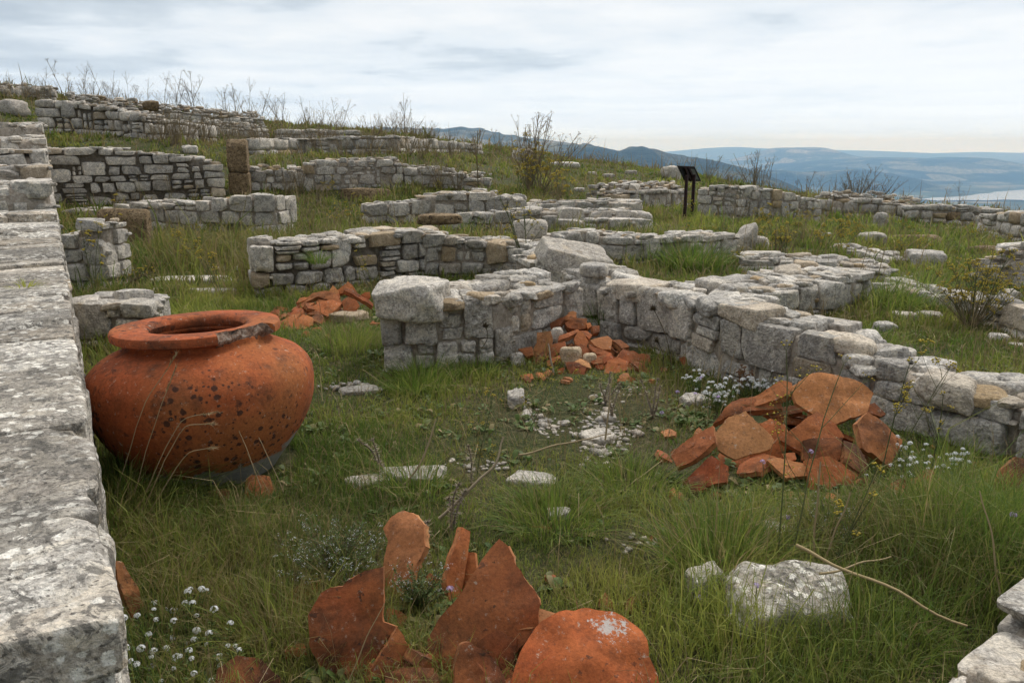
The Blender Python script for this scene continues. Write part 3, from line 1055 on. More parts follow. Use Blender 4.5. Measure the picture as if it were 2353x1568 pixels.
wl('dry wall with dark gaps and a rusty stone, standing behind the jar', [(582, 682, 551), (700, 674, 556), (850, 656, 540), (985, 637, 529)], thick=.58, seed=10, course=(.12, .22), slen=(.16, .42), detail=9, chink=.35, ins=.10, core_mat=DARKCORE, gap=.016, ochre=.10)
wl('rubbly return of the wall behind the jar, below the tilted boulder', [(975, 640, 534), (1080, 634, 556), (1160, 640, 562), (1250, 655, 575)], thick=.75, seed=11, course=(.12, .24), slen=(.15, .34), detail=8, chink=.4, fill=1.4)
wl('wall of two courses ending in a tilted block, facing a grassy pit', [(1178, 604, 556), (1255, 604, 552), (1262, 604, 540), (1350, 604, 536), (1440, 606, 545), (1600, 604, 543), (1695, 590, 534)], thick=.62, seed=12, course=(.17, .26), slen=(.2, .44), detail=8)
wl('low flush wall of pale slabs beyond the grassy pit', [(1690, 624, 592), (1850, 634, 600), (1950, 640, 608), (2045, 648, 622)], thick=.75, seed=13, course=(.14, .22), slen=(.3, .6), detail=7, top_amp=.015)
wl('sunken kerb of pale stones leading to the yellow fennel', [(1985, 668, 648), (2120, 702, 676), (2230, 738, 694), (2365, 790, 722)], thick=.5, seed=14, course=(.14, .24), slen=(.35, .8), detail=8, top_amp=.03)
wl('neat wall of squared grey ashlar blocks in the middle distance', [(300, 528, 466), (420, 537, 465), (520, 541, 454), (640, 540, 448), (686, 530, 460)], thick=.5, seed=15, course=(.24, .30), slen=(.3, .55), chink=.05, detail=6, amp=.035)
wl('low wall top running into the grey ashlar wall', [(140, 500, 484), (230, 512, 480), (302, 524, 472)], thick=.45, seed=16, course=(.18, .25), slen=(.3, .6))
wl('tall dark dry-stone terrace wall left of the brown pillar', [(112, 470, 338), (190, 470, 342), (240, 470, 338), (310, 466, 346), (400, 462, 354), (470, 458, 362), (522, 455, 384)], thick=.7, seed=17, course=(.14, .24), slen=(.22, .6), detail=5, chink=.25, gap=.022, ins=.11, core_mat=DARKCORE)
wl('upper terrace wall of big blocks below the hill crest', [(86, 305, 228), (160, 308, 231), (240, 312, 244), (330, 320, 266), (420, 322, 276), (500, 328, 292)], thick=.8, seed=18, course=(.2, .3), slen=(.3, .65), detail=4, gap=.02, ins=.10, core_mat=DARKCORE)
wl('tumbled upper wall between the terrace wall and the hill crest', [(420, 312, 288), (520, 318, 290), (620, 326, 296)], thick=.9, seed=26, course=(.16, .26), slen=(.25, .5), rubble=.15, fill=2)
wl('broken wall on the crest in the far upper corner', [(-40, 225, 198), (60, 224, 199), (130, 232, 206)], thick=.8, seed=19, course=(.2, .3), slen=(.25, .5), rubble=.12, fill=2)
wl('collapsed wall line along the hill crest under dry weeds', [(150, 252, 230), (330, 276, 248), (480, 290, 264), (610, 298, 274)], thick=1.1, seed=21, course=(.18, .28), slen=(.25, .6), rubble=.25, fill=3)
wl('long two-course wall across the upper slope right of the brown pillar', [(590, 356, 318), (700, 356, 319), (830, 354, 314), (915, 352, 314), (1000, 352, 322), (1110, 354, 331)], thick=.6, seed=22, course=(.24, .32), slen=(.3, .65))
wl('short course of big blocks above the long two-course wall', [(636, 322, 297), (740, 322, 298), (832, 324, 300)], thick=.7, seed=23, course=(.25, .35), slen=(.5, .9))
wl('low rubble wall right beside the foot of the brown pillar', [(574, 436, 390), (640, 436, 391), (705, 436, 396)], thick=.6, seed=24, course=(.16, .28), slen=(.22, .5), rubble=.1, fill=1.6)
wl('mortared rubble wall with a stepped top in mid slope', [(700, 438, 384), (722, 438, 370), (800, 438, 366), (915, 437, 364), (926, 436, 380)], thick=.7, seed=25, course=(.16, .27), slen=(.2, .45), chink=.4)
wl('sagging rubble wall behind the brown dead weeds', [(930, 434, 388), (1000, 432, 392), (1060, 434, 404), (1125, 436, 410)], thick=.7, seed=27, course=(.16, .27), slen=(.22, .5), rubble=.12, fill=1.5)
wl('wall with a big upright end block and stepped top, mid slope', [(842, 514, 470), (900, 512, 468), (958, 510, 465), (966, 509, 448), (1060, 508, 443), (1140, 506, 438), (1152, 506, 450), (1210, 504, 455)], thick=.6, seed=28, course=(.2, .3), slen=(.25, .5))
wl('curving low wall that ends at a rounded boulder', [(990, 534, 500), (1120, 536, 490), (1200, 535, 484), (1330, 530, 482), (1466, 522, 481)], thick=.6, seed=29, course=(.2, .3), slen=(.25, .55))
wl('low row of slabs between the curving wall and the two-course wall', [(1285, 536, 508), (1400, 534, 504), (1505, 532, 510)], thick=.8, seed=40, course=(.16, .24), slen=(.3, .6), fill=1.6)
wl('low parallel wall on the grass behind the curving one', [(1215, 500, 472), (1330, 496, 464), (1400, 498, 462), (1476, 503, 466)], thick=.8, seed=30, course=(.18, .26), slen=(.25, .5), fill=1.6)
wl('heaped collapsed wall left of the sign posts', [(1425, 478, 452), (1480, 478, 436), (1540, 476, 438), (1580, 476, 432)], thick=1.2, seed=31, course=(.16, .3), slen=(.2, .4), rubble=.18, fill=2.2)
wl('weathered wall of small stones right behind the sign posts', [(1600, 498, 434), (1690, 506, 428), (1740, 508, 432), (1800, 510, 440), (1885, 508, 458)], thick=.7, seed=32, course=(.16, .24), slen=(.2, .42), chink=.35)
wl('low tumbled wall in line after the sign-post wall', [(1860, 490, 462), (1905, 496, 460), (2000, 502, 458), (2100, 508, 474)], thick=.9, seed=33, course=(.2, .32), slen=(.3, .6), rubble=.2, fill=1.8)
wl('wall with brown stones on the valley side', [(2080, 510, 474), (2180, 514, 474), (2240, 516, 476), (2305, 518, 484)], thick=.6, seed=34, course=(.2, .28), slen=(.25, .5), brown=((.2, .5, 0.0, .2),))
wl('stepped wall fragment at the valley side edge of the photo', [(2240, 532, 494), (2300, 548, 488), (2380, 566, 498)], thick=.7, seed=35, course=(.18, .26), slen=(.25, .5))
wl('broken wall mass behind the yellow fennel bush', [(2235, 648, 612), (2300, 655, 592), (2380, 668, 590)], thick=.9, seed=36, course=(.2, .35), slen=(.3, .6), rubble=.15, fill=1.6)
wl('flush line of stones crossing the meadow below the boulders', [(1890, 572, 558), (1960, 588, 574), (2032, 606, 592)], thick=.4, seed=37, course=(.15, .2), slen=(.4, .8))
# corner of another wall right at the photographer's feet
wall('corner of a rubble wall at the bottom edge of the photo', None, world_nodes=[(2.16, 2.62, 0, .31), (1.43, 2.04, 0, .31), (.95, 1.66, 0, .305), (.79, 1.53, 0, .30)], thick=.9, seed=38,
     course=(.12, .2), slen=(.14, .3), detail=12, fill=1.2, mat=LIME_N, rubble=.03)

# ------------------------------------------------------------------ loose stones
def rock(label, u, vb, wpx, hpx, seed, dep=.8, rot=None, mat=None, tilt=(0, 0), pn=5.5, facets=5, cat='stone', name='loose_stone', group='loose stones in the grass', sink=.25, amp=.07, tint=None, p=None, n=None, excl=True):
    nr = np.random.RandomState(seed)
    q = hit(u, vb) if p is None else np.array(p, float)
    d = math.hypot(q[1], CAM_Z - q[2])
    w = wpx / FPX * d
    h = hpx / FPX * d * 1.02
    al = max(0.03, math.atan2(CAM_Z - q[2] - .1, q[1]))
    dp = w * dep
    if p is None:
        dp = min(dp, .62 * h / math.sin(al))
        h = max((h - dp * math.sin(al)) / math.cos(al), .28 * h)
    c = q + np.array([0, dp * .45, h * (.5 - sink / 2)])
    mb = MB()
    n = n or (14 if d < 4 else 9 if d < 9 else 6)
    stone(mb, box_corners(c, w, dp, h * (1 + sink), nr.uniform(-.5, .5) if rot is None else rot, nr, .18, tilt), n, seed * 7 + 1, pn, facets, amp, tint or (nr.uniform(.2, 1), nr.uniform(0, .15), nr.rand()))
    o = mb.build(name, mat or LIME, loc=(c[0], c[1], c[2] - h / 2), sharp=55)
    tag(o, label, cat, group)
    if excl:
        EXCL.append((c[0] - w * .2, c[1], c[0] + w * .2, c[1], min(w, dp) * .42))
    return o


jp = at(1318, 612, 7.15)
rock('great tilted grey boulder lying on top of the wall junction', 0, 0, 178, 42, 101, .75, .25, p=(jp[0], 7.0, zat(618, 7.0)), tilt=(-.16, .25), facets=11, sink=.1, amp=.05, pn=13, group='loose stones on the walls', n=20, excl=False)
rock('small flat stone tucked under the tilted boulder', 0, 0, 68, 24, 102, .8, -.2, p=(at(1368, 630, 6.6)[0], 6.55, zat(634, 6.55)), sink=.1, group='loose stones on the walls', excl=False)
cb = at(950, 745, 5.45)
rock('great squared white block capping the corner of the near wall', 0, 0, 150, 84, 103, .95, -.30, p=(cb[0], 5.38, zat(742, 5.38)), pn=13, facets=7, sink=0, amp=.05, group='loose stones on the walls', n=18, excl=False, mat=LIME_N)
rock('squarish block set on the end of the two-course wall', 0, 0, 80, 42, 104, .7, .1, p=(at(1215, 552, 10.9)[0], 10.85, zat(553, 10.85)), pn=8, sink=0, group='loose stones on the walls', excl=False)
rock('block tipped on its corner at the end of the two-course wall', 1712, 578, 50, 56, 105, .8, .7, tilt=(.6, 0), sink=.1, group='loose stones on the walls')
rock('rounded stone lying against the tipped block', 1745, 572, 46, 30, 106)
rock('rounded boulder at the end of the curving low wall', 1478, 520, 44, 34, 107, pn=4)
rock('brown pitted slab resting on the wall top beyond the junction', 0, 0, 108, 22, 108, .5, .05, p=(at(1012, 512, 9.6)[0], 9.3, zat(516, 9.3)), mat=TRAV, sink=.1, group='loose stones on the walls', excl=False)
rock('dark brown squared block at the foot of the stepped rubble wall', 830, 458, 118, 26, 109, .4, .02, mat=TRAV, pn=9)
rock('large white quartzy block in the foreground grass', 1832, 1462, 268, 150, 110, .62, -.05, mat=LIME_W, sink=.9, amp=.06, facets=9, n=26, pn=12, tilt=(.03, .28), tint=(1, .15, .5))
rock('small white block left of the large quartzy one', 1628, 1385, 94, 84, 111, .6, .5, mat=LIME_N, sink=.4, n=14)
rock('broad flat stone sunk in the turf, dry thistle before it', 940, 1112, 150, 50, 112, .8, 0, sink=.5)
rock('pale flat stone left of the broad sunken one', 838, 1122, 90, 34, 113, .8, sink=.5)
rock('flat stone half hidden by the round tussock', 1222, 1120, 112, 40, 114, .7, sink=.5)
rock('small narrow stone lying in the middle of the grass', 1186, 938, 38, 48, 115, 1.6, .1, sink=.5)
rock('small pale stone just above the foreground sherds', 1280, 1192, 54, 28, 116, sink=.5)
rock('small white stone in the gravel patch', 1400, 968, 34, 22, 117, sink=.4)
rock('jagged white stone on the gravel patch', 1375, 1020, 70, 36, 118, .9, sink=.5, amp=.12)
rock('half-buried stone before the diagonal wall among lilac flowers', 1600, 935, 66, 34, 119, sink=.5)
rock('flat stone under the near wall corner, bare earth beside it', 820, 905, 90, 22, 120, .6, sink=.6)
rock('pale stone behind the tall tussock in the foreground', 1800, 1240, 70, 44, 121, sink=.5)
rock('buff boulder half buried beside the sherd heap behind the jar', 790, 742, 78, 34, 122, .9, tint=(.4, .7, .3))
rock('first long pale slab lying flat in the grass, farther one', 430, 656, 188, 24, 123, .34, .1, pn=7, sink=.3)
rock('second pale slab lying in front of the longer one', 470, 680, 136, 20, 124, .3, -.02, pn=7, sink=.3)
rock('small slab at the left end of the two lying slabs', 362, 674, 58, 14, 125, .5, sink=.4)
rock('thin slab lying beyond the two long slabs', 520, 620, 90, 10, 126, .4, .1, sink=.4)
rock('white upright stone in the meadow beneath the valley view', 2026, 524, 30, 36, 127, .7, sink=.2)
rock('big oblong boulder on the meadow before the brown slab', 2010, 562, 66, 30, 128, .7, pn=4)
rock('brown tufa slab lying in the meadow behind the boulder', 2112, 562, 110, 26, 129, .4, -.1, mat=TRAV)
rock('pointed stone left of the big squared meadow block', 2052, 600, 36, 24, 130)
rock('big squared meadow block with a cracked face', 2141, 616, 80, 44, 131, .7, -.3, pn=8)
rock('brown weathered block beside the broken wall mass', 2268, 586, 80, 24, 132, .6, mat=TRAV)
rock('pale twin stone on the lawn, larger and left', 2085, 742, 54, 30, 133)
rock('pale twin stone on the lawn, smaller and right', 2140, 740, 58, 30, 134)
rock('low stone nearest the diagonal wall on the far lawn', 2038, 762, 46, 26, 135)
rock('white stone at the foot of the yellow fennel', 2302, 786, 44, 24, 136)
rock('white stone beside the white kerb near the photo edge', 2324, 700, 40, 36, 137)
rock('flat stone at the photo edge below the kerb', 2345, 800, 40, 16, 138)
rock('pale outcrop on the crest behind the big fennel', 1200, 368, 50, 26, 139, 1.2)
rock('white outcrop on the grassy crest right of the big fennel', 1300, 385, 60, 14, 140, 1.2)
rock('brown stone perched on the terrace wall', 0, 0, 34, 16, 141, .8, p=(at(342, 248, 26)[0], 26, zat(250, 26)), mat=TRAV, group='loose stones on the walls', excl=False)
rock('white stone on the crest behind the sign board', 1545, 412, 40, 28, 142)
rock('small stone on the terrace grass above the dark wall', 432, 352, 34, 18, 143)
rock('grey stone in the weeds on the upper left bank', 22, 262, 50, 30, 144)
for i, (u, v, w, h) in enumerate([(1430, 462, 18, 12), (1400, 408, 26, 8), (1360, 402, 20, 7), (1450, 400, 24, 8), (1330, 440, 22, 9), (2240, 640, 26, 14), (1640, 455, 20, 9), (1900, 545, 22, 12), (2330, 740, 26, 14), (2090, 640, 22, 8)]):
    rock('little pale stone showing through the meadow grass', u, v, w, h, 160 + i, group='little stones scattered over the meadow', name='small_stone')

# gravel patches among the grass
gm = MB()
gr = np.random.RandomState(5)
for (u, v, ru, rv, k) in [(1372, 1000, 26, 26, 190), (1385, 960, 14, 30, 80), (1262, 985, 18, 9, 50), (1215, 960, 10, 16, 30), (1090, 1070, 36, 6, 30), (820, 890, 40, 6, 50), (1440, 1000, 16, 14, 25), (1480, 1245, 40, 10, 16), (1440, 900, 14, 12, 16), (1190, 905, 10, 10, 16)]:
    for _ in range(k):
        uu, vv = u + ru * gr.normal(), v + rv * gr.normal()
        d = ray(uu, vv)
        t = CAM_Z / -d[2]
        x, y = d[0] * t, d[1] * t
        s = gr.uniform(.008, .024) * (1 if gr.rand() < .93 else 2.2)
        stone(gm, box_corners((x, y, .004 + s * .2), s * 1.4, s, s * .6, gr.uniform(0, 6), gr, .3), 3, int(gr.randint(1e6)), 5, 4, .08, (gr.uniform(0, .7), gr.rand() * .3, gr.rand()))
tag(gm.build('gravel', LIME, loc=(0, 0, 0)), 'patches of pale broken gravel showing through the turf', 'gravel', None, 'stuff')


def brown_upright(name, label, cat, u0, u1, vb, vt, dep, seed, rot=0, slope=0, joint=None):
    p = hit((u0 + u1) / 2, vb)
    w = (u1 - u0) / FPX * p[1] * 1.0
    zt = zat_uv((u0 + u1) / 2, vt, p)
    h = zt - p[2]
    root = empty(name, p)
    parts = [(0, 1)] if not joint else [(0, joint), (joint, 1)]
    nr = np.random.RandomState(seed)
    for i, (a, b) in enumerate(parts):
        mb = MB()
        z0 = p[2] + h * a - (.2 if i == 0 else 0) - (0.004 if i else 0)
        z1 = p[2] + h * b
        C = box_corners(((p[0]), p[1] + dep / 2, (z0 + z1) / 2), w * (1 - .05 * i), dep, z1 - z0, rot, nr, .02, (slope, 0))
        stone(mb, C, 16, seed + i, 14, 2, .022, (.5, 0, nr.rand()))
        mb.build('drum' if joint else 'slab', TRAV, parent=root, loc=tuple(p), sharp=50)
    tag(root, label, cat, 'brown tufa uprights')
    EXCL.append((p[0] - w / 3, p[1] + dep / 2, p[0] + w / 3, p[1] + dep / 2, dep * .6))


brown_upright('stone_pillar', 'upright square pillar of pitted brown tufa beside the dark terrace wall', 'pillar', 524, 569, 446, 320, .42, 201, .2, joint=.40)
brown_upright('stone_slab', 'square slab of pitted brown tufa standing before the ashlar wall', 'slab', 232, 342, 580, 482, .22, 202, .02, -.03)

# ------------------------------------------------------------------ the storage jar
def lathe(prof, na, a0=0.0, a1=2 * math.pi, close=True, wob=0.004, seed=3, rmax=None):
    prof = np.array(prof, float)
    A = np.linspace(a0, a1, na + (0 if close else 1), endpoint=not close)
    R = np.broadcast_to(prof[:, 0][:, None], (len(prof), len(A))).copy()
    Z = np.broadcast_to(prof[:, 1][:, None], (len(prof), len(A))).copy()
    X, Y = R * np.cos(A), R * np.sin(A)
    V = np.stack([X, Y, Z], -1).reshape(-1, 3)
    w = fbm(V * 3.0, 2, seed) * wob + fbm(V * 14.0, 2, seed + 3) * wob * .35
    rr = np.hypot(V[:, 0], V[:, 1]) + 1e-6
    V[:, 0] += V[:, 0] / rr * w; V[:, 1] += V[:, 1] / rr * w; V[:, 2] += w * .6
    m, n = len(prof), len(A)
    Q = []
    for i in range(m - 1):
        for j in range(n if close else n - 1):
            j2 = (j + 1) % n
            Q.append((i * n + j, i * n + j2, (i + 1) * n + j2, (i + 1) * n + j))
    return V, np.array(Q), m, n


def smooth_prof(P, k=5):
    P = np.array(P, float)
    out = []
    for i in range(len(P) - 1):
        p0, p1, p2, p3 = P[max(i - 1, 0)], P[i], P[i + 1], P[min(i + 2, len(P) - 1)]
        for t in np.linspace(0, 1, k, endpoint=False):
            out.append(.5 * ((2 * p1) + (-p0 + p2) * t + (2 * p0 - 5 * p1 + 4 * p2 - p3) * t * t + (-p0 + 3 * p1 - 3 * p2 + p3) * t ** 3))
    out.append(P[-1])
    return np.array(out)


jv = 784 + FPX * math.tan(math.atan(CAM_Z / 3.76) - PITCH)
jb = at(489, jv, 3.76)
jar = empty('storage_jar', (jb[0], jb[1], -0.012))
jar['_org'] = (0.0, 0.0, 0.0)
bm_ = MB()
outer = smooth_prof([(.25, -.14), (.29, -.04), (.348, .05), (.425, .145), (.49, .25), (.53, .355), (.542, .445), (.528, .525), (.474, .594), (.402, .634), (.346, .656), (.324, .672), (.322, .70)], 4)
inner = smooth_prof([(.322, .70), (.25, .70), (.25, .675), (.32, .63), (.42, .56), (.49, .45), (.50, .36), (.44, .2), (.3, .06), (.02, .02)], 4)
V, Q, _, _ = lathe(np.concatenate([outer, inner[1:]]), 128, wob=.006)
bm_.add(V, Q, None, (.62, 0, .62))
jb_o = bm_.build('body', TERRA_JAR, parent=jar, loc=(0, 0, 0))
rimp = [(.322, .696), (.355, .699), (.382, .702), (.396, .710), (.399, .733), (.393, .748), (.372, .754), (.32, .755), (.27, .753), (.238, .745), (.224, .726), (.230, .700), (.245, .680), (.322, .696)]
A0, A1 = math.radians(-4), math.radians(304)
V, Q, m_, n_ = lathe(rimp, 104, A0, A1, close=False, wob=.005, seed=9)
rb = MB()
caps = []
for j in (0, n_ - 1):
    r_ = [i * n_ + j for i in range(m_ - 1)]
    for k in range(1, len(r_) - 2):
        caps.append((r_[0], r_[k], r_[k + 1]) if j else (r_[0], r_[k + 1], r_[k]))
rb.add(V, Q, caps, (.6, .05, .85))
rb.build('rim', TERRA_JAR, parent=jar, loc=(0, 0, 0), sharp=50)
# broken stretch of the rim: the flange is snapped off and shows its grey core
V, Q, m_, n_ = lathe([(.322, .680), (.345, .690), (.365, .700), (.372, .714), (.365, .730), (.352, .742), (.330, .753)], 40, A1, 2 * math.pi + A0, close=False, wob=.004, seed=12)
def rag(V, m_, n_):
    aa = np.tile(np.linspace(0, 1, n_), m_)
    rr0 = np.hypot(V[:, 0], V[:, 1])
    k_ = .03 * fbm(np.stack([aa * 8, V[:, 2] * 30, aa * 0], 1), 3, 4) - .16 * np.sin(aa * math.pi) ** .5 + .02
    wgt = np.clip((rr0 - .312) / .04, 0, 1)
    V[:, 0] *= 1 + k_ * wgt; V[:, 1] *= 1 + k_ * wgt
    V[:, 2] += .012 * vnoise(V * 26, 5) * wgt
    r1 = np.hypot(V[:, 0], V[:, 1])
    fl = np.maximum(1, (.321 + .006 * vnoise(V * 40, 8)) / r1)
    V[:, 0] *= fl; V[:, 1] *= fl
    return V
V = rag(V, m_, n_)
edge_top = V.reshape(m_, n_, 3)[-1]
e = MB(); e.add(V, Q, None, (.6, 0, .5))
o = e.build('broken_edge', BREAK, parent=jar, loc=(0, 0, 0), smooth=True, sharp=30)
o['label'] = 'snapped grey edge of the rim'
V2, Q2, m2, n2q = lathe([(.328, .755), (.308, .755), (.27, .753), (.238, .745), (.224, .726), (.230, .700), (.245, .680)], 40, A1, 2 * math.pi + A0, close=False, wob=.004, seed=9)
V2.reshape(m2, n2q, 3)[0] = edge_top
e = MB(); e.add(V2, Q2, None, (.6, .05, .8))
e.build('inner_rim', TERRA_JAR, parent=jar, loc=(0, 0, 0))
del jar['_org']
jar.rotation_euler = (math.radians(-2.2), math.radians(-1.5), math.radians(0))
tag(jar, 'big round terracotta storage jar with a broken flanged rim, leaning in the grass', 'storage jar')
EXCL.append((jb[0] - .1, jb[1], jb[0] + .1, jb[1], .33))


# ------------------------------------------------------------------ sherds
def sherd_mesh(mb, P, nrm, thick, bulge, seed, tint, jag=.013, rings=7):
    """P: 3D outline points lying in a plane; a curved plate of fired clay with a rough broken edge"""
    P = np.array(P, float)
    nrm = np.array(nrm, float); nrm /= np.linalg.norm(nrm)
    nr = np.random.RandomState(seed & 0x7fffffff)
    c = P.mean(0)
    # resample
    Pc = np.concatenate([P, P[:1]])
    d = np.linalg.norm(np.diff(Pc, axis=0), axis=1)
    s = np.concatenate([[0], np.cumsum(d)])
    size = s[-1] / math.pi
    m = 64
    ss = np.sort(np.concatenate([np.linspace(0, s[-1], m - len(P), endpoint=False), s[:-1]]))
    ss = np.unique(np.round(ss, 6))
    m = len(ss)
    O = np.stack([np.interp(ss, s, Pc[:, i]) for i in range(3)], 1)
    rel = O - c
    rl = np.linalg.norm(rel, axis=1, keepdims=True)
    ph = nr.uniform(0, 50)
    jj = vnoise(np.stack([ss / size * 5 + ph, ss * 0, ss * 0 + 1], 1), seed % 99) + .7 * vnoise(np.stack([ss / size * 13 + ph, ss * 0, ss * 0 + 2], 1), seed % 77) + .5 * vnoise(np.stack([ss / size * 29 + ph, ss * 0, ss * 0 + 3], 1), seed % 57)
    per = np.minimum(1, np.minimum(ss, s[-1] - ss) / (size * .3))
    rel = rel * (1 + (jj * jag * per * size / np.maximum(rl[:, 0], size * .2))[:, None])
    V, Q, T = [], [], []
    fr = np.linspace(0, 1, rings + 1)[1:]
    size2 = rl.max()

    def surf(f, lift):
        q = rel * f
        r2 = (np.linalg.norm(q, axis=1) / size2) ** 2
        z = bulge * 1.6 * size2 * (1 - r2) + lift
        return c + q + nrm * z[:, None]
    F = [surf(f, 0) for f in fr]
    Bk = [surf(f, -thick) for f in fr[::-1]]
    edge_in = 1 - min(.10, .3 * thick / max(size2, 1e-3))
    midr = c + rel * (1 + nr.uniform(-.03, .04, (m, 1))) + nrm * (-thick * nr.uniform(.3, .7, (m, 1)))
    F[-1] = F[-1]
    allr = F + [midr] + Bk
    V = np.concatenate(allr)
    V = V + nrm * (fbm(V * 9, 2, seed % 500) * .010 * min(1.5, size2 / .15))[:, None] + fbm(V * 30, 2, seed % 300)[:, None] * .0022 * nr.normal(size=3)
    nrg = len(allr)
    for i in range(nrg - 1):
        for j in range(m):
            j2 = (j + 1) % m
            Q.append((i * m + j, (i + 1) * m + j, (i + 1) * m + j2, i * m + j2))
    ctop = c + nrm * bulge * 1.6 * size2
    cbot = c + nrm * (bulge * 1.6 * size2 - thick)
    V = np.concatenate([V, [ctop, cbot]])
    for j in range(m):
        j2 = (j + 1) % m
        T.append((nrg * m, j, j2))
        T.append((nrg * m + 1, (nrg - 1) * m + j2, (nrg - 1) * m + j))
    Q = np.array(Q); T = np.array(T)
    # outward orientation
    a, b, d_ = V[T[0]]
    if np.cross(b - a, d_ - a) @ nrm < 0:
        Q = Q[:, ::-1]; T = T[:, ::-1]
    tt = np.tile(np.array(tint, float), (len(V), 1))
    e0 = (rings) * m
    tt[e0:e0 + m] = (tint[0] * .6 + .3, min(1, tint[1] + .55), tint[2] * .5)
    mb.add(V, Q, T, tt)


SH_N = [0]


def sherd(label, outl, base=None, Y=None, n=(0, -.7, .7), thick=.03, bulge=.08, tint=None, group='terracotta sherds', jag=.013, mat=None):
    SH_N[0] += 1
    seed = 500 + SH_N[0] * 13
    nr = np.random.RandomState(seed)
    n = np.array(n, float); n /= np.linalg.norm(n)
    outl = np.array(outl, float)
    if base is not None:
        P0 = hit(*base) - np.array([0, 0, .02])
    else:
        cu, cv = outl.mean(0)
        P0 = at(cu, cv, Y)
    pts = []
    for u, v in outl:
        d = ray(u, v)
        t = n @ (P0 - ORG) / (n @ d)
        pts.append(ORG + d * t)
    pts = np.array(pts)
    mb = MB()
    if tint is None:
        tint = (nr.uniform(.25, .9), nr.uniform(0, .45) ** 1.5, nr.uniform(.2, 1))
    sherd_mesh(mb, pts, n, thick, bulge, seed, tint, jag)
    lo = pts[pts[:, 2].argmin()]
    o = mb.build('pottery_sherd', mat or TERRA, loc=tuple(lo), sharp=42)
    tag(o, label, 'sherd', group)
    return o


def sc(pts, x0, y0, k):
    return [(x0 + p[0] * k, y0 + p[1] * k) for p in pts]


_cr = at(1400, 1455, 2.13)
DOME = mat_terra('terracotta_crusted', ((0.26, 0.062, 0.022), (0.36, 0.088, 0.027), (0.44, 0.125, 0.04), (0.22, 0.058, 0.022)), crust=((_cr[0], _cr[1], _cr[2]), .07))
G1 = 'large sherds in the foreground'
f6 = lambda *p: sc(p, 588, 1029, .4061)
sherd('tall leaf-shaped sherd standing behind the grey-green thyme bush', f6((735, 460), (790, 390), (850, 360), (910, 375), (960, 440), (965, 560), (925, 660), (890, 790), (760, 880), (720, 800), (740, 640), (765, 530)), base=(900, 1365), n=(-.25, -.75, .6), thick=.035, bulge=.10, tint=(.75, .45, .35), group=G1)
sherd('small wedge-shaped sherd lying left of the big leaning plate', f6((165, 825), (330, 715), (380, 730), (370, 830), (290, 930), (200, 870)), base=(690, 1420), n=(.3, -.4, .85), thick=.05, bulge=.03, tint=(.5, .1, .8), group=G1)
sherd('big dark plate leaning back, stepped top edge, left in the foreground', f6((300, 940), (330, 880), (370, 815), (420, 785), (490, 780), (520, 745), (620, 690), (715, 680), (722, 800), (725, 900), (715, 980), (800, 1010), (720, 1120), (680, 1270), (560, 1330), (380, 1310), (310, 1100)), base=(790, 1555), n=(.05, -.85, .5), thick=.04, bulge=.05, tint=(.5, .05, .72), group=G1)
sherd('large pointed triangular sherd with black lichen spots in the foreground', f6((970, 1080), (1040, 960), (1120, 870), (1200, 760), (1280, 650), (1330, 575), (1380, 512), (1435, 545), (1470, 640), (1550, 770), (1605, 880), (1590, 1000), (1480, 1150), (1300, 1290), (1040, 1290), (985, 1180)), base=(1110, 1545), n=(-.08, -.82, .57), thick=.045, bulge=.07, tint=(.55, .2, .6), group=G1)
sherd('slim bright blade-like sherd standing on edge', f6((1075, 760), (1100, 600), (1160, 450), (1205, 470), (1190, 600), (1160, 820), (1100, 880)), base=(1050, 1380), n=(.55, -.7, .45), thick=.04, bulge=.06, tint=(.95, .05, .1), group=G1)
sherd('short squared sherd leaning on the slim blade-like one', f6((1188, 585), (1240, 590), (1248, 690), (1190, 800), (1150, 830), (1160, 700)), base=(1070, 1365), n=(-.2, -.8, .5), thick=.03, bulge=.03, tint=(.9, .05, .1), group=G1)
sherd('flat brownish sherd laid across the big domed piece', f6((1445, 990), (1500, 920), (1580, 900), (1700, 930), (1660, 962), (1560, 1020), (1460, 1030)), Y=2.22, n=(.1, -.45, .9), thick=.05, bulge=.04, tint=(.35, .75, .6), group=G1)
sherd('big domed orange sherd with a white lichen patch at the bottom edge', f6((1450, 1290), (1490, 1160), (1530, 1090), (1600, 1020), (1700, 955), (1850, 938), (2000, 950), (2090, 985), (2150, 1050), (2190, 1110), (2210, 1200), (2250, 1290), (2280, 1420), (2150, 1500), (1700, 1520), (1430, 1440)), base=(1340, 1640), n=(.05, -.62, .78), thick=.045, bulge=.17, tint=(.85, .0, .55), group=G1, mat=DOME)
sherd('thick sherd with a grey broken side at the front of the group', f6((1130, 1200), (1160, 1110), (1210, 1095), (1280, 1140), (1350, 1200), (1405, 1290), (1420, 1420), (1120, 1430)), base=(1110, 1625), n=(.2, -.8, .55), thick=.07, bulge=.10, tint=(.6, .1, .7), group=G1)
sherd('low crumbly sherd at the very bottom of the photo', f6((730, 1270), (790, 1262), (850, 1240), (1000, 1240), (1040, 1290), (1030, 1430), (730, 1430)), base=(950, 1618), n=(0, -.6, .8), thick=.06, bulge=.05, tint=(.5, .3, .8), group=G1)
sherd('small triangular sherd propped against the big dark plate', f6((640, 1260), (720, 1140), (800, 1015), (830, 1060), (862, 1130), (872, 1240), (800, 1330), (650, 1340)), base=(890, 1570), n=(.35, -.8, .45), thick=.03, bulge=.05, tint=(.5, .1, .6), group=G1)
sherd('fragment half hidden in grass behind the big dark plate', f6((735, 900), (800, 915), (858, 955), (820, 1030), (740, 1000)), base=(905, 1450), n=(.2, -.6, .7), thick=.04, bulge=.03, group=G1, tint=(.3, .05, .7))
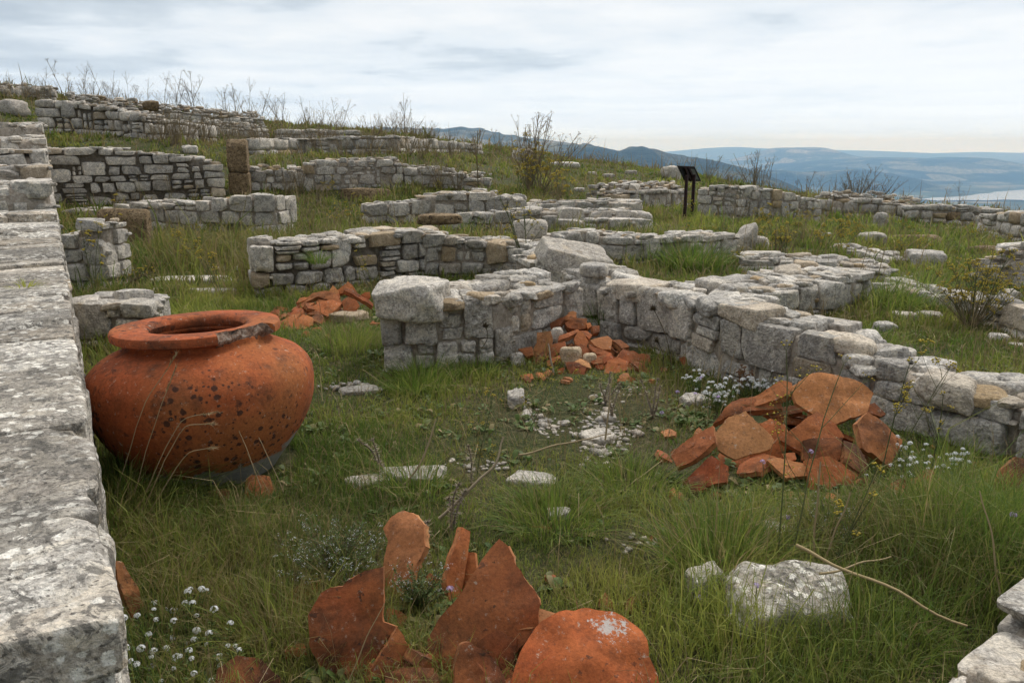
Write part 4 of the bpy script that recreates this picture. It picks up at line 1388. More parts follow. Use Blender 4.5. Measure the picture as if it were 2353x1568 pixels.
sherd('pale-edged sliver at the foot of the thick grey-sided sherd', f6((1010, 1300), (1130, 1240), (1150, 1300), (1050, 1330)), base=(1030, 1575), n=(0, -.5, .8), thick=.03, bulge=.02, group=G1, tint=(.6, .6, .5))
sherd('flat plate between the triangular sherd and the domed one', f6((1250, 1100), (1360, 1020), (1470, 1080), (1460, 1240), (1380, 1330), (1280, 1260)), base=(1150, 1570), n=(-.1, -.75, .6), thick=.03, bulge=.05, group=G1, tint=(.25, .05, .7))
sherd('orange fragment peeping from the bottom edge under the dome', f6((1380, 1320), (1430, 1295), (1480, 1330), (1480, 1430), (1370, 1430)), base=(1170, 1625), n=(0, -.5, .8), thick=.04, bulge=.05, group=G1, tint=(.9, .1, .3))
sherd('tan plate tucked behind the left side of the dome', f6((1465, 1200), (1500, 1060), (1560, 1030), (1570, 1060), (1500, 1150)), base=(1195, 1540), n=(-.3, -.75, .6), thick=.03, bulge=.03, group=G1, tint=(.8, .5, .3))
sherd('sherd half sunk in grass among the white flowers', [(500, 1536), (545, 1504), (600, 1514), (640, 1552), (650, 1625), (485, 1625)], base=(565, 1640), n=(.1, -.6, .8), thick=.04, bulge=.04, group=G1, tint=(.15, .1, 1.0))
sherd('narrow sherd standing on edge against the flat-topped wall', [(263, 1286), (283, 1291), (310, 1340), (330, 1390), (308, 1418), (282, 1370)], base=(305, 1440), n=(.75, -.55, .35), thick=.03, bulge=.03, group=G1, tint=(.45, .6, .6))
sherd('stubby sherd right at the foot of the storage jar', [(566, 1100), (580, 1092), (620, 1095), (642, 1142), (600, 1155), (562, 1148)], base=(600, 1152), n=(.05, -.6, .8), thick=.04, bulge=.05, group=G1, tint=(.5, .3, .6))
sherd('dull sherd sunk in the turf left of the jar foot', [(450, 1150), (480, 1128), (530, 1122), (538, 1150), (500, 1166)], base=(500, 1166), n=(0, -.4, .9), thick=.03, bulge=.04, group=G1, tint=(.2, .5, .8))
sherd('flat sherd lying in grass beyond the pointed triangular one', [(1170, 1222), (1220, 1206), (1280, 1212), (1270, 1236), (1190, 1240)], base=(1225, 1238), n=(0, -.2, 1), thick=.03, bulge=.02, group=G1, tint=(.4, .2, .7))

G2 = 'sherds heaped against the diagonal wall'
f7 = lambda *p: sc(p, 1470, 772, .5078)
HB = lambda v: 3.42 + (1135 - v) / (1135 - 870) * .72
for lab, pts, n, kw in [
    ('big pale plate lying on top of the heap by the diagonal wall', f7((685, 232), (775, 170), (900, 180), (1000, 212), (1057, 255), (1030, 342), (890, 398), (800, 372), (705, 300)), (-.05, -.72, .7), dict(Y=3.92, thick=.035, bulge=.05, tint=(.9, .65, .15))),
    ('pale angular plate leaning on the left of the heap', f7((340, 436), (400, 368), (475, 343), (605, 462), (590, 508), (430, 557), (352, 515)), (-.2, -.75, .6), dict(Y=3.68, thick=.03, bulge=.05, tint=(.85, .8, .2))),
    ('long plate sloping down the left flank of the heap', f7((140, 540), (200, 480), (330, 400), (345, 480), (250, 570), (170, 595)), (-.45, -.55, .7), dict(Y=3.62, thick=.04, bulge=.05, tint=(.6, .2, .5))),
    ('ridge-like plate at the upper left of the heap', f7((430, 320), (560, 255), (640, 207), (690, 215), (680, 265), (560, 310), (450, 345)), (-.35, -.45, .8), dict(Y=4.0, thick=.045, bulge=.05, tint=(.6, .2, .4))),
    ('second plate under the ridge-like one on the heap', f7((330, 400), (420, 300), (440, 290), (640, 270), (640, 330), (500, 350), (400, 370)), (-.2, -.5, .8), dict(Y=3.98, thick=.04, bulge=.04, tint=(.3, .1, .7))),
    ('reddish plate in the centre of the heap under the top plate', f7((635, 470), (680, 425), (740, 380), (800, 345), (880, 400), (925, 460), (800, 505), (740, 535)), (.0, -.7, .7), dict(Y=3.72, thick=.035, bulge=.07, tint=(.5, .05, .5))),
    ('broad plate leaning on the right flank of the heap', f7((980, 395), (1022, 343), (1188, 470), (1130, 590), (1000, 505)), (.35, -.7, .6), dict(Y=3.72, thick=.035, bulge=.05, tint=(.5, .4, .6))),
    ('squared sherd with a dark mouldy top edge on the heap', f7((740, 470), (790, 460), (915, 460), (910, 520), (900, 560), (850, 560), (745, 555)), (.05, -.75, .65), dict(Y=3.62, thick=.04, bulge=.04, tint=(.4, .2, 1.0))),
    ('red kite-shaped sherd at the front of the heap', f7((750, 555), (850, 545), (900, 570), (990, 630), (960, 670), (880, 682), (820, 720), (770, 690)), (.1, -.8, .6), dict(Y=3.50, thick=.03, bulge=.05, tint=(.7, .0, .6))),
    ('sandy-coloured sherd in front of the heap left of the kite-shaped one', f7((575, 560), (610, 545), (680, 560), (750, 580), (755, 630), (660, 640)), (-.1, -.6, .8), dict(Y=3.55, thick=.035, bulge=.05, tint=(.8, .5, .2))),
    ('thin curved rim sliver under the heap in the grass', f7((630, 700), (690, 706), (745, 710), (720, 742), (660, 730)), (0, -.4, .9), dict(Y=3.40, thick=.03, bulge=.06, tint=(.7, .6, .3))),
    ('dull red plate low on the left of the heap behind the tussock', f7((180, 680), (260, 600), (320, 540), (400, 590), (390, 660), (250, 700)), (-.3, -.6, .75), dict(Y=3.5, thick=.035, bulge=.06, tint=(.4, .0, .7))),
    ('dark red block at the right foot of the heap', f7((960, 690), (1000, 640), (1070, 650), (1065, 740), (965, 730)), (.2, -.8, .5), dict(Y=3.45, thick=.05, bulge=.04, tint=(.2, .0, .9))),
    ('long low sherd right of the heap among white flowers', f7((1080, 700), (1150, 660), (1250, 640), (1300, 590), (1385, 660), (1350, 690), (1200, 730), (1090, 755)), (.15, -.5, .85), dict(base=(2060, 1152), thick=.04, bulge=.05, tint=(.45, .3, .6))),
    ('dark plate at the photo edge under the diagonal wall', f7((1600, 690), (1640, 600), (1700, 545), (1770, 570), (1790, 700), (1700, 740)), (.1, -.75, .6), dict(base=(2330, 1145), thick=.04, bulge=.06, tint=(.2, .3, .8))),
    ('flat sherd in the grass below the right foot of the heap', f7((980, 760), (1040, 725), (1090, 780), (1100, 850), (990, 815)), (.1, -.5, .85), dict(base=(2000, 1200), thick=.03, bulge=.05, tint=(.4, .3, .7))),
    ('small red chunk between the leaning and central plates', f7((545, 395), (590, 372), (640, 390), (630, 440), (580, 450)), (-.1, -.6, .7), dict(Y=3.85, thick=.05, bulge=.08, tint=(.8, .0, .3))),
    ('edge-on plate beneath the top plate of the heap', f7((560, 345), (680, 315), (740, 320), (735, 345), (600, 372)), (0, -.5, .8), dict(Y=4.0, thick=.035, bulge=.03, tint=(.3, .1, .7))),
    ('dark piece wedged behind the right flank of the heap', f7((1030, 310), (1060, 300), (1112, 350), (1090, 365), (1030, 345)), (.2, -.6, .7), dict(Y=4.05, thick=.035, bulge=.03, tint=(.2, .1, .8))),
    ('brown mossy piece beside the squared mouldy sherd', f7((920, 470), (985, 500), (1035, 590), (1000, 625), (920, 570)), (.2, -.6, .75), dict(Y=3.58, thick=.04, bulge=.04, tint=(.1, .6, 1.0))),
    ('small wedge under the sandy-coloured sherd', f7((640, 530), (700, 525), (710, 555), (660, 570)), (0, -.6, .75), dict(Y=3.6, thick=.04, bulge=.04, tint=(.7, .1, .5))),
    ('lowest plate on the left of the heap nearest the tussock', f7((215, 640), (290, 620), (300, 690), (230, 710)), (-.2, -.6, .75), dict(Y=3.42, thick=.03, bulge=.05, tint=(.3, .1, .8))),
    ('tiny sherd lying in bare earth left of the tall tussock', f7((40, 910), (70, 890), (80, 940), (50, 960)), (0, -.3, .9), dict(base=(1500, 1255), thick=.03, bulge=.02, tint=(.3, .2, .7)))]:
    sherd(lab, pts, n=n, group=G2, **kw)

G3 = 'sherds heaped in the corner of two walls'
f1 = lambda *p: sc(p, 1102.5, 661.5, .2031)
for lab, pts, n, tnt, th in [
    ('tall tan curved sherd standing at the left of the corner heap', f1((645, 500), (720, 495), (800, 480), (822, 570), (810, 680), (790, 740), (660, 800), (580, 740), (640, 620)), (-.1, -.85, .5), (.5, .8, .4), .05),
    ('thin red sherd left of the tall tan one', f1((430, 690), (590, 665), (600, 760), (530, 785)), (-.2, -.6, .7), (.3, .0, .7), .03),
    ('dark orange sherd sloping right of the tall tan one', f1((830, 640), (960, 600), (962, 690), (800, 810), (760, 770)), (-.2, -.7, .7), (.5, .1, .5), .05),
    ('bright orange leaf-shaped sherd in the middle of the corner heap', f1((1060, 570), (1120, 480), (1165, 500), (1230, 610), (1190, 700), (1080, 640)), (.1, -.8, .6), (1.0, .2, .1), .03),
    ('pale orange block with a flat top right of the leaf-shaped one', f1((1240, 590), (1440, 545), (1500, 590), (1480, 700), (1380, 695), (1300, 655)), (.1, -.6, .8), (.7, .5, .3), .07),
    ('blocky red sherd on top of the corner heap', f1((960, 390), (1050, 345), (1210, 340), (1205, 450), (1100, 475), (990, 450)), (.0, -.7, .7), (.6, .0, .6), .07),
    ('thick dark sherd with a slanting edge at the front of the corner heap', f1((960, 830), (1100, 850), (1205, 900), (1180, 990), (1020, 1015)), (-.2, -.6, .75), (.3, .1, .8), .07),
    ('smooth bright red plate at the right front of the corner heap', f1((1400, 970), (1440, 830), (1540, 785), (1700, 850), (1722, 920), (1560, 975)), (.1, -.6, .8), (.9, .0, .25), .05),
    ('cracked red plate right of the smooth bright one', f1((1690, 830), (1830, 850), (1945, 960), (1870, 995), (1790, 920)), (.3, -.5, .8), (.5, .0, .6), .04),
    ('lone sherd lying in the grass before the corner heap', f1((1230, 1150), (1300, 1100), (1390, 1100), (1352, 1160), (1280, 1195)), (0, -.3, .9), (.8, .1, .3), .04),
    ('small red triangle at the left front of the corner heap', f1((860, 1010), (880, 920), (950, 895), (925, 985)), (-.3, -.7, .6), (.4, .0, .5), .03),
    ('thin straight slab bridging the upper corner heap', f1((880, 595), (895, 545), (1110, 468), (1125, 490), (1000, 560)), (-.1, -.4, .9), (.6, .2, .4), .04),
    ('tan broken piece under the pale orange block', f1((1280, 860), (1330, 780), (1430, 745), (1405, 850)), (.1, -.6, .75), (.4, .4, .6), .04),
    ('dark red piece at the upper left of the corner heap', f1((790, 400), (930, 330), (960, 350), (900, 430), (800, 465)), (-.3, -.6, .75), (.3, .0, .7), .04),
    ('rough brown strip at the right edge of the corner heap', f1((1500, 590), (1580, 585), (1690, 665), (1600, 690)), (.2, -.5, .8), (.3, .4, .7), .05),
    ('buff chip on the thick slant-edged sherd', f1((1065, 830), (1130, 800), (1230, 840), (1262, 905), (1150, 890)), (.1, -.5, .85), (.8, .9, .1), .05),
    ('long plate beneath the pale orange block', f1((1230, 640), (1300, 680), (1480, 730), (1500, 760), (1320, 750), (1235, 690)), (.0, -.5, .8), (.4, .2, .6), .04),
    ('small orange chunk right of the blocky red sherd', f1((1200, 400), (1245, 390), (1262, 430), (1220, 460)), (.1, -.6, .7), (.9, .1, .2), .05),
    ('dark chunk beside the grass clump in the wall corner', f1((1265, 430), (1350, 425), (1350, 500), (1280, 520)), (.2, -.6, .7), (.3, .1, .7), .05),
    ('orange sherd at the very top of the corner heap', f1((930, 340), (1000, 305), (1090, 310), (1080, 345), (960, 370)), (-.1, -.5, .8), (.6, .3, .4), .05),
    ('tan nub on the very top of the corner heap', f1((995, 280), (1050, 258), (1092, 275), (1088, 310), (1000, 305)), (0, -.6, .7), (.5, .7, .4), .05),
    ('sloping shard behind the leaf-shaped one', f1((1140, 480), (1220, 495), (1270, 530), (1240, 580), (1190, 545)), (.2, -.5, .8), (.5, .1, .5), .03),
    ('left low slab in front of the dark orange sherd', f1((755, 830), (900, 760), (915, 790), (800, 880), (755, 880)), (-.2, -.5, .8), (.5, .1, .5), .04),
    ('tiny chip in the grass right of the lone sherd', f1((1580, 1000), (1640, 1005), (1680, 1035), (1620, 1040)), (0, -.3, .9), (.5, .7, .5), .03),
    ('reddish bit behind the smooth bright plate', f1((1390, 790), (1500, 760), (1520, 790), (1440, 830), (1400, 860)), (.1, -.5, .8), (.4, .0, .6), .04)]:
    cv = np.mean([p[1] for p in pts])
    sherd(lab, pts, n=n, Y=5.32 + (868 - cv) / 138 * .72, tint=tnt, thick=th, bulge=.06, group=G3)
for lab, u, v, w, h, s in [('pale olive stone among the corner sherds, upper', 1312, 832, 48, 42, 301), ('yellowish split stone among the corner sherds, lower', 1354, 834, 30, 32, 302), ('grey rounded stone left of the corner heap', 1190, 826, 32, 24, 303), ('grey stone behind the tall tan sherd', 1278, 775, 30, 30, 304)]:
    p_ = at(u, v, 5.32 + (868 - v + 18) / 138 * .72)
    rock(lab, 0, 0, w, h, s, .7, p=p_ - np.array([0, .03, .03]), group='stones in the corner heap', tint=(.8, .75 if s < 303 else .1, .2), excl=False)

G4 = 'sherds heaped behind the storage jar'
f2 = lambda *p: sc(p, 588, 602.7, .1875)
for lab, pts, n, tnt, th in [
    ('tan pointed sherd at the top of the heap behind the jar', f2((890, 375), (940, 280), (1010, 350), (1012, 405), (940, 410)), (0, -.8, .6), (.8, .9, .1), .03),
    ('red gable-shaped sherd at the back of the heap behind the jar', f2((1000, 340), (1130, 235), (1200, 310), (1240, 375), (1100, 370), (1030, 390)), (.1, -.75, .6), (.7, .05, .3), .04),
    ('long dark-edged slab sliding down the right of the heap', f2((1070, 340), (1110, 300), (1300, 420), (1440, 500), (1430, 528), (1250, 450)), (.3, -.5, .8), (.4, .1, .6), .05),
    ('wide arched plate at the back of the heap behind the jar', f2((490, 535), (600, 460), (720, 405), (850, 375), (980, 400), (1060, 500), (950, 450), (850, 420), (700, 470), (560, 530)), (-.1, -.5, .85), (.5, .3, .5), .05),
    ('big smooth plate at the front of the heap behind the jar', f2((650, 570), (760, 500), (900, 460), (1060, 500), (1000, 570), (880, 670), (780, 625)), (.05, -.55, .8), (.85, .1, .2), .04),
    ('flat split plate at the left of the heap behind the jar', f2((430, 605), (460, 560), (640, 500), (720, 490), (645, 555), (480, 625)), (-.1, -.45, .85), (.7, .2, .3), .05),
    ('rounded plate at the right front of the heap', f2((1050, 470), (1130, 420), (1230, 470), (1272, 530), (1200, 615), (1080, 605)), (.2, -.75, .6), (.6, .15, .4), .04),
    ('left low curved plate sinking into grass near the jar', f2((250, 780), (330, 720), (460, 640), (560, 625), (420, 780), (330, 855), (260, 865)), (-.2, -.55, .8), (.8, .2, .2), .04),
    ('broad orange plate sinking into grass nearest the jar rim', f2((410, 835), (450, 700), (560, 632), (700, 682), (692, 770), (560, 860), (430, 880)), (0, -.6, .8), (.9, .1, .2), .04),
    ('squared bit in grass before the heap behind the jar', f2((680, 805), (800, 788), (802, 855), (690, 860)), (0, -.6, .75), (.7, .1, .3), .04),
    ('small plate with a dark lip on the middle of the heap', f2((730, 490), (760, 450), (890, 450), (890, 500), (790, 525)), (0, -.45, .85), (.8, .2, .3), .04),
    ('round-ended sherd standing right of the heap', f2((1290, 395), (1340, 365), (1395, 362), (1402, 430), (1370, 455)), (.2, -.8, .5), (.8, .0, .3), .04),
    ('small red plate at the far left of the heap', f2((490, 505), (540, 440), (640, 425), (610, 465), (540, 500)), (-.2, -.5, .8), (.7, .0, .4), .04),
    ('lone sliver in grass below the heap behind the jar', f2((500, 1000), (600, 950), (612, 995), (540, 1010)), (0, -.4, .9), (.7, .1, .4), .03),
    ('rounded knob on top of the arched plate', f2((940, 395), (1020, 380), (1025, 435), (960, 440)), (0, -.6, .75), (.8, .1, .3), .05),
    ('tiny tan cube on the arched plate', f2((805, 420), (880, 415), (880, 450), (810, 455)), (0, -.6, .8), (.9, .8, .1), .04),
    ('half-buried plate in shade below the split plate', f2((620, 630), (780, 600), (770, 640), (660, 650)), (0, -.5, .8), (.3, .1, .7), .04)]:
    cv = np.mean([p[1] for p in pts])
    sherd(lab, pts, n=n, Y=6.72 + (768 - cv) / 118 * 1.0, tint=tnt, thick=th, bulge=.07, group=G4)


def filler(cx, cy, rx, ry, hh, k, smin, smax, seed, label, group):
    nr = np.random.RandomState(seed)
    for i in range(k):
        a, r = nr.uniform(0, 6.28), math.sqrt(nr.rand()) * .85
        x, y = cx + rx * r * math.cos(a), cy + ry * r * math.sin(a)
        z = Hs(x, y) + hh * (1 - r * r) * nr.uniform(.1, .75) + .0
        nrm = np.array([math.cos(a) * .5, math.sin(a) * .5 - .2, 1.0]) + nr.normal(size=3) * .25
        nrm /= np.linalg.norm(nrm)
        e1 = np.cross(nrm, [0.3, .9, .1]); e1 /= np.linalg.norm(e1)
        e2 = np.cross(nrm, e1)
        m = nr.randint(5, 8)
        an = np.sort(nr.uniform(0, 6.28, m)) * .4 + np.arange(m) * 6.28 / m * .6
        s = nr.uniform(smin, smax)
        P = [np.array([x, y, z]) + s * nr.uniform(.6, 1.1) * (math.cos(t) * e1 + math.sin(t) * e2) for t in an]
        mb = MB()
        sherd_mesh(mb, P, nrm, nr.uniform(.025, .045), .06, seed * 31 + i, (nr.uniform(.1, .8), nr.uniform(0, .3), nr.uniform(.3, 1)), rings=4)
        o = mb.build('pottery_sherd', TERRA, loc=(x, y, z - .02), sharp=42)
        tag(o, label, 'sherd', group)


hp = hit(1755, 1010)
filler(hp[0] + .12, 3.88, .52, .36, .27, 26, .07, .15, 71, 'small broken piece in the depth of the heap by the diagonal wall', G2)
hc = hit(1345, 800)
filler(hc[0], 5.75, .5, .4, .18, 22, .05, .11, 72, 'small broken piece in the depth of the corner heap', G3)
hb = hit(735, 700)
filler(hb[0], 7.25, .5, .42, .2, 18, .07, .14, 73, 'small broken piece in the depth of the heap behind the jar', G4)
def crumbs(cx, cy, rx, ry, k, seed, label, group):
    nr = np.random.RandomState(seed)
    for i in range(k):
        a, r = nr.uniform(0, 6.28), nr.uniform(.85, 1.5)
        x, y = cx + rx * r * math.cos(a), cy + ry * r * math.sin(a)
        if y > cy + ry * 1.0:
            continue
        z = Hs(x, y) + .02
        nrm = np.array([0, -.25, 1.0]) + nr.normal(size=3) * .4
        nrm /= np.linalg.norm(nrm)
        e1 = np.cross(nrm, [0.3, .9, .1]); e1 /= np.linalg.norm(e1)
        e2 = np.cross(nrm, e1)
        m = nr.randint(4, 7)
        s = nr.uniform(.02, .06)
        P = [np.array([x, y, z]) + s * nr.uniform(.6, 1.2) * (math.cos(t) * e1 + math.sin(t) * e2) for t in np.arange(m) * 6.28 / m + nr.uniform(-.3, .3, m)]
        mb = MB()
        sherd_mesh(mb, P, nrm, nr.uniform(.015, .03), .04, seed * 37 + i, (nr.uniform(.2, .9), nr.uniform(0, .6), nr.uniform(.2, .9)), rings=3)
        tag(mb.build('pottery_sherd', TERRA, loc=(x, y, z - .02), sharp=42), label, 'sherd', group)


crumbs(hp[0] + .05, 3.75, .62, .45, 24, 81, 'terracotta crumb in the grass around the heap by the diagonal wall', G2)
crumbs(hc[0], 5.6, .5, .45, 20, 82, 'terracotta crumb in the grass around the corner heap', G3)
crumbs(hb[0], 7.0, .55, .5, 12, 83, 'terracotta crumb in the grass around the heap behind the jar', G4)
hq = hit(960, 1545)
filler(hq[0], hq[1] + .02, .34, .14, .07, 16, .04, .085, 85, 'small broken piece lying at the feet of the big foreground plates', G1)
hf_ = hit(1080, 1480)
crumbs(hf_[0], hf_[1] + .1, .45, .3, 16, 84, 'terracotta crumb in the grass among the foreground sherds', G1)
for q, r in ((hp, .5), (hc, .42), (hb, .45)):
    EXCL.append((q[0] + .1, q[1] - .15, q[0] + .1, q[1] + .1, r * .75))

# ------------------------------------------------------------------ information sign seen from behind
def box_between(mb, a, b, w, d, ex):
    """square bar from a to b; ex = horizontal direction of its width"""
    a, b, ex = np.array(a, float), np.array(b, float), np.array(ex, float)
    t = (b - a) / np.linalg.norm(b - a)
    ex = ex - t * (ex @ t); ex /= np.linalg.norm(ex)
    ey = np.cross(t, ex)
    V = []
    for p in (a, b):
        for i, j in ((-1, -1), (1, -1), (1, 1), (-1, 1)):
            V.append(p + ex * i * w / 2 + ey * j * d / 2)
    Q = [(0, 1, 2, 3)[::-1], (4, 5, 6, 7)] + [(i, (i + 1) % 4, 4 + (i + 1) % 4, 4 + i) for i in range(4)]
    mb.add(V, np.array(Q))


def bevel(o, w=.004):
    m = o.modifiers.new('bevel', 'BEVEL'); m.width = w; m.segments = 2; m.limit_method = 'ANGLE'


RUSTP = mat_simple('rust_brown_paint', [(0.3, (0.020, 0.012, 0.011)), (0.5, (0.032, 0.017, 0.016)), (0.7, (0.05, 0.026, 0.022))], 9, bs=.2, bd=.003, tint=0)
PANELB = mat_simple('dark_metal_back', [(0.3, (0.010, 0.009, 0.009)), (0.5, (0.016, 0.015, 0.014)), (0.7, (0.026, 0.025, 0.023))], 6, bs=.15, bd=.003, tint=0)
GREYS = mat_simple('weathered_grey_board', [(0.3, (0.07, 0.075, 0.06)), (0.5, (0.11, 0.115, 0.095)), (0.7, (0.15, 0.15, 0.125))], 8, bs=.2, bd=.003, tint=0)
pa, pb = hit(1572, 506), hit(1589, 502)
wd_ = np.array([.42, .9, 0]) / np.linalg.norm([.42, .9, 0])
pa = np.array([pa[0], pa[1], Hs(pa[0], pa[1])])
pb = np.array([at(1589, 503, pa[1] + .45)[0], pa[1] + .45, 0]); pb[2] = Hs(pb[0], pb[1])
sg = empty('info_sign', tuple((pa + pb) / 2))
so = np.array(sg.location)
TL, TR, BL = at(1557, 381, pa[1] - .2), at(1596, 383, pa[1] + .5), at(1574, 416, pa[1] + .32)
BR = BL + (TR - TL)
e1 = (TR - TL); e2 = (BL - TL)
nn = np.cross(e1, e2); nn /= np.linalg.norm(nn)
if nn[2] < 0:
    nn = -nn
for p, ztop in ((pa, .0), (pb, .0)):
    mb = MB()
    q = p.copy(); q[2] = TL[2] - .20 + ztop
    box_between(mb, p - [0, 0, .3], q, .075, .06, wd_)
    o = mb.build('post', RUSTP, parent=sg, loc=tuple(so), smooth=False); bevel(o)
mb = MB()
V = [TL, TR, BR, BL]
V = [v for v in V] + [v + nn * .03 for v in V]
mb.add(V, np.array([(0, 1, 2, 3), (7, 6, 5, 4), (0, 4, 5, 1), (1, 5, 6, 2), (2, 6, 7, 3), (3, 7, 4, 0)]))
o = mb.build('panel', PANELB, parent=sg, loc=tuple(so), smooth=False); bevel(o, .006)
for (a, b, mat_, nm) in ((.60, .86, GREYS, 'backing_board'),):
    mb = MB()
    P = lambda s, t: TL + e1 * s + e2 * t - nn * .004
    V = [P(a, .16), P(b, .16), P(b, .88), P(a, .88)]
    V = V + [v - nn * .008 for v in V]
    mb.add(V, np.array([(0, 1, 2, 3), (7, 6, 5, 4), (0, 4, 5, 1), (1, 5, 6, 2), (2, 6, 7, 3), (3, 7, 4, 0)]))
    mb.build(nm, mat_, parent=sg, loc=tuple(so), smooth=False)
for s_ in (.30, .52):
    mb = MB()
    box_between(mb, TL + e1 * s_ + e2 * .05 - nn * .025, TL + e1 * s_ + e2 * .95 - nn * .025, .05, .04, e1)
    o = mb.build('bracket', RUSTP, parent=sg, loc=tuple(so), smooth=False); bevel(o)
tag(sg, 'dark lectern-style information sign on two posts, seen from behind', 'sign')
0 and print('D', [(round(y, 1), round(Hs(LX(y), y), 2), round(Hs(LX(y) - 1.7, y), 2), round(zat_uv(100, v, (0, y, 0)), 2)) for y, v in ((10, 452), (13, 392), (16, 338), (19, 292), (22, 260))])
# ------------------------------------------------------------------ vegetation
VR = np.random.RandomState(77)


def blades(mb, X, Y, Z, h, w, az, lean, tint, side=None):
    k = len(X)
    if side is None:
        side = VR.uniform(0, 6.283, k)
    s = np.stack([np.cos(side), np.sin(side), np.zeros(k)], 1) * (w * .5)[:, None]
    l = np.stack([np.cos(az), np.sin(az), np.zeros(k)], 1)
    p = np.stack([X, Y, Z], 1)
    up = np.array([0, 0, 1.0])
    m1 = p + l * (h * lean * .30)[:, None] + up * (h * .58)[:, None]
    tp = p + l * (h * lean)[:, None] + up * (h * (1 - .35 * lean ** 1.5))[:, None]
    V = np.stack([p - s, p + s, m1 - s * .75, m1 + s * .75, tp], 1).reshape(-1, 3)
    b = np.arange(k) * 5
    Q = np.stack([b, b + 1, b + 3, b + 2], 1)
    T = np.stack([b + 2, b + 3, b + 4], 1)
    mb.add(V, Q, T, np.repeat(tint, 5, 0))


def excl_mask(x, y, pad=0.0):
    keep = np.ones(len(x), bool)
    for e in EXCL:
        x0, y0, x1, y1, r = e[:5]
        dx, dy = x1 - x0, y1 - y0
        ll = dx * dx + dy * dy
        t0 = ((x - x0) * dx + (y - y0) * dy) / ll if ll > 1e-9 else np.zeros(len(x))
        t = np.clip(t0, 0, 1)
        d2 = (x - x0 - t * dx) ** 2 + (y - y0 - t * dy) ** 2
        ins_ = d2 <= (r + pad) ** 2
        if len(e) > 5:                       # walls end square
            ins_ &= (t0 >= 0) & (t0 <= 1)
        keep &= ~ins_
    return keep


# patches: (u, v, radius m, height factor, density factor, dryness)
PATCH = []
for u, v, r, hf, df, dry in [
    (1370, 990, .34, .5, .45, .5), (1250, 985, .25, .55, .55, .4), (1200, 930, .35, .6, .5, .4), (1480, 950, .4, .8, .8, .5), (1100, 1060, .3, .7, .4, .5), (1450, 1260, .35, .5, .45, .45), (830, 900, .3, .5, .3, .3),
    (2000, 1450, .6, 1.7, 1.2, -.1), (2200, 1250, .7, 1.9, 1.3, .1), (1700, 1520, .5, 1.3, 1.2, -.1), (2290, 1130, .25, 1.4, 1.2, .1), (2080, 1120, .35, .5, .8, .1), (1850, 1140, .35, .5, .8, .1), (1600, 1080, .3, .5, .9, 0), (1350, 880, .4, .45, .8, .2), (750, 760, .6, .55, 1, 0), (1290, 930, .7, .6, .8, .35), (1150, 1000, .7, .65, .9, .2), (1550, 1060, .5, .7, .9, .1), (1300, 1330, .5, .9, 1.1, -.1), (700, 1280, .5, 1.2, 1.0, .9), (1000, 1400, .6, 1.0, .9, .6), (640, 1450, .5, 1.2, 1.0, .7), (1950, 1250, .4, 1.3, 1.0, .6),
    (420, 1300, .5, 1.25, 1.1, .9), (300, 1180, .3, 2.2, 1.6, -.1), (800, 950, .6, 1.0, 1.2, -.2), (980, 900, .35, 1.7, 1.5, -.3), (760, 1000, .4, 1.1, 1.2, -.1), (640, 620, 1.6, 1.4, 1.0, .6), (450, 600, 2.2, 1.5, 1.0, .9), (400, 570, 2, 1.5, 1, .8),
    (2100, 900, 1.5, .8, 1.2, -.3), (2200, 820, 1.5, .8, 1.2, -.3), (1650, 470, 5, .9, 1.0, -.1), (1400, 420, 6, .8, 1.0, -.2), (1590, 610, .8, 2.0, 1.4, -.4), (2050, 720, .6, 2.0, 1.4, -.1), (1700, 960, .5, 1.2, 1.0, .5), (1800, 930, .3, 1.2, 1, .1)]:
    q = hit(u, v)
    PATCH.append((q[0], q[1], r, hf, df, dry))


def fields(x, y):
    hf = np.exp(.55 * n2(x, y, .8, 31, 3) + .40 * n2(x, y, 3.1, 32, 2))
    df = np.clip(1.0 + .55 * n2(x, y, 1.3, 33, 3), .25, 2)
    dr = .32 + .34 * n2(x, y, .7, 34, 3)
    dr = dr + .30 * np.clip((np.hypot(x, y) - 8) / 3, 0, 1) * (x < 3.5) - .12 * (np.hypot(x, y) > 8) * (x >= 3.5)
    for (px, py, r, a, b, c) in PATCH:
        g = np.exp(-((x - px) ** 2 + (y - py) ** 2) / (r * r) * 1.2)
        hf = hf * (1 + (a - 1) * g)
        df = df * (1 + (b - 1) * g)
        dr = dr + c * g * .6
    return hf, df, dr


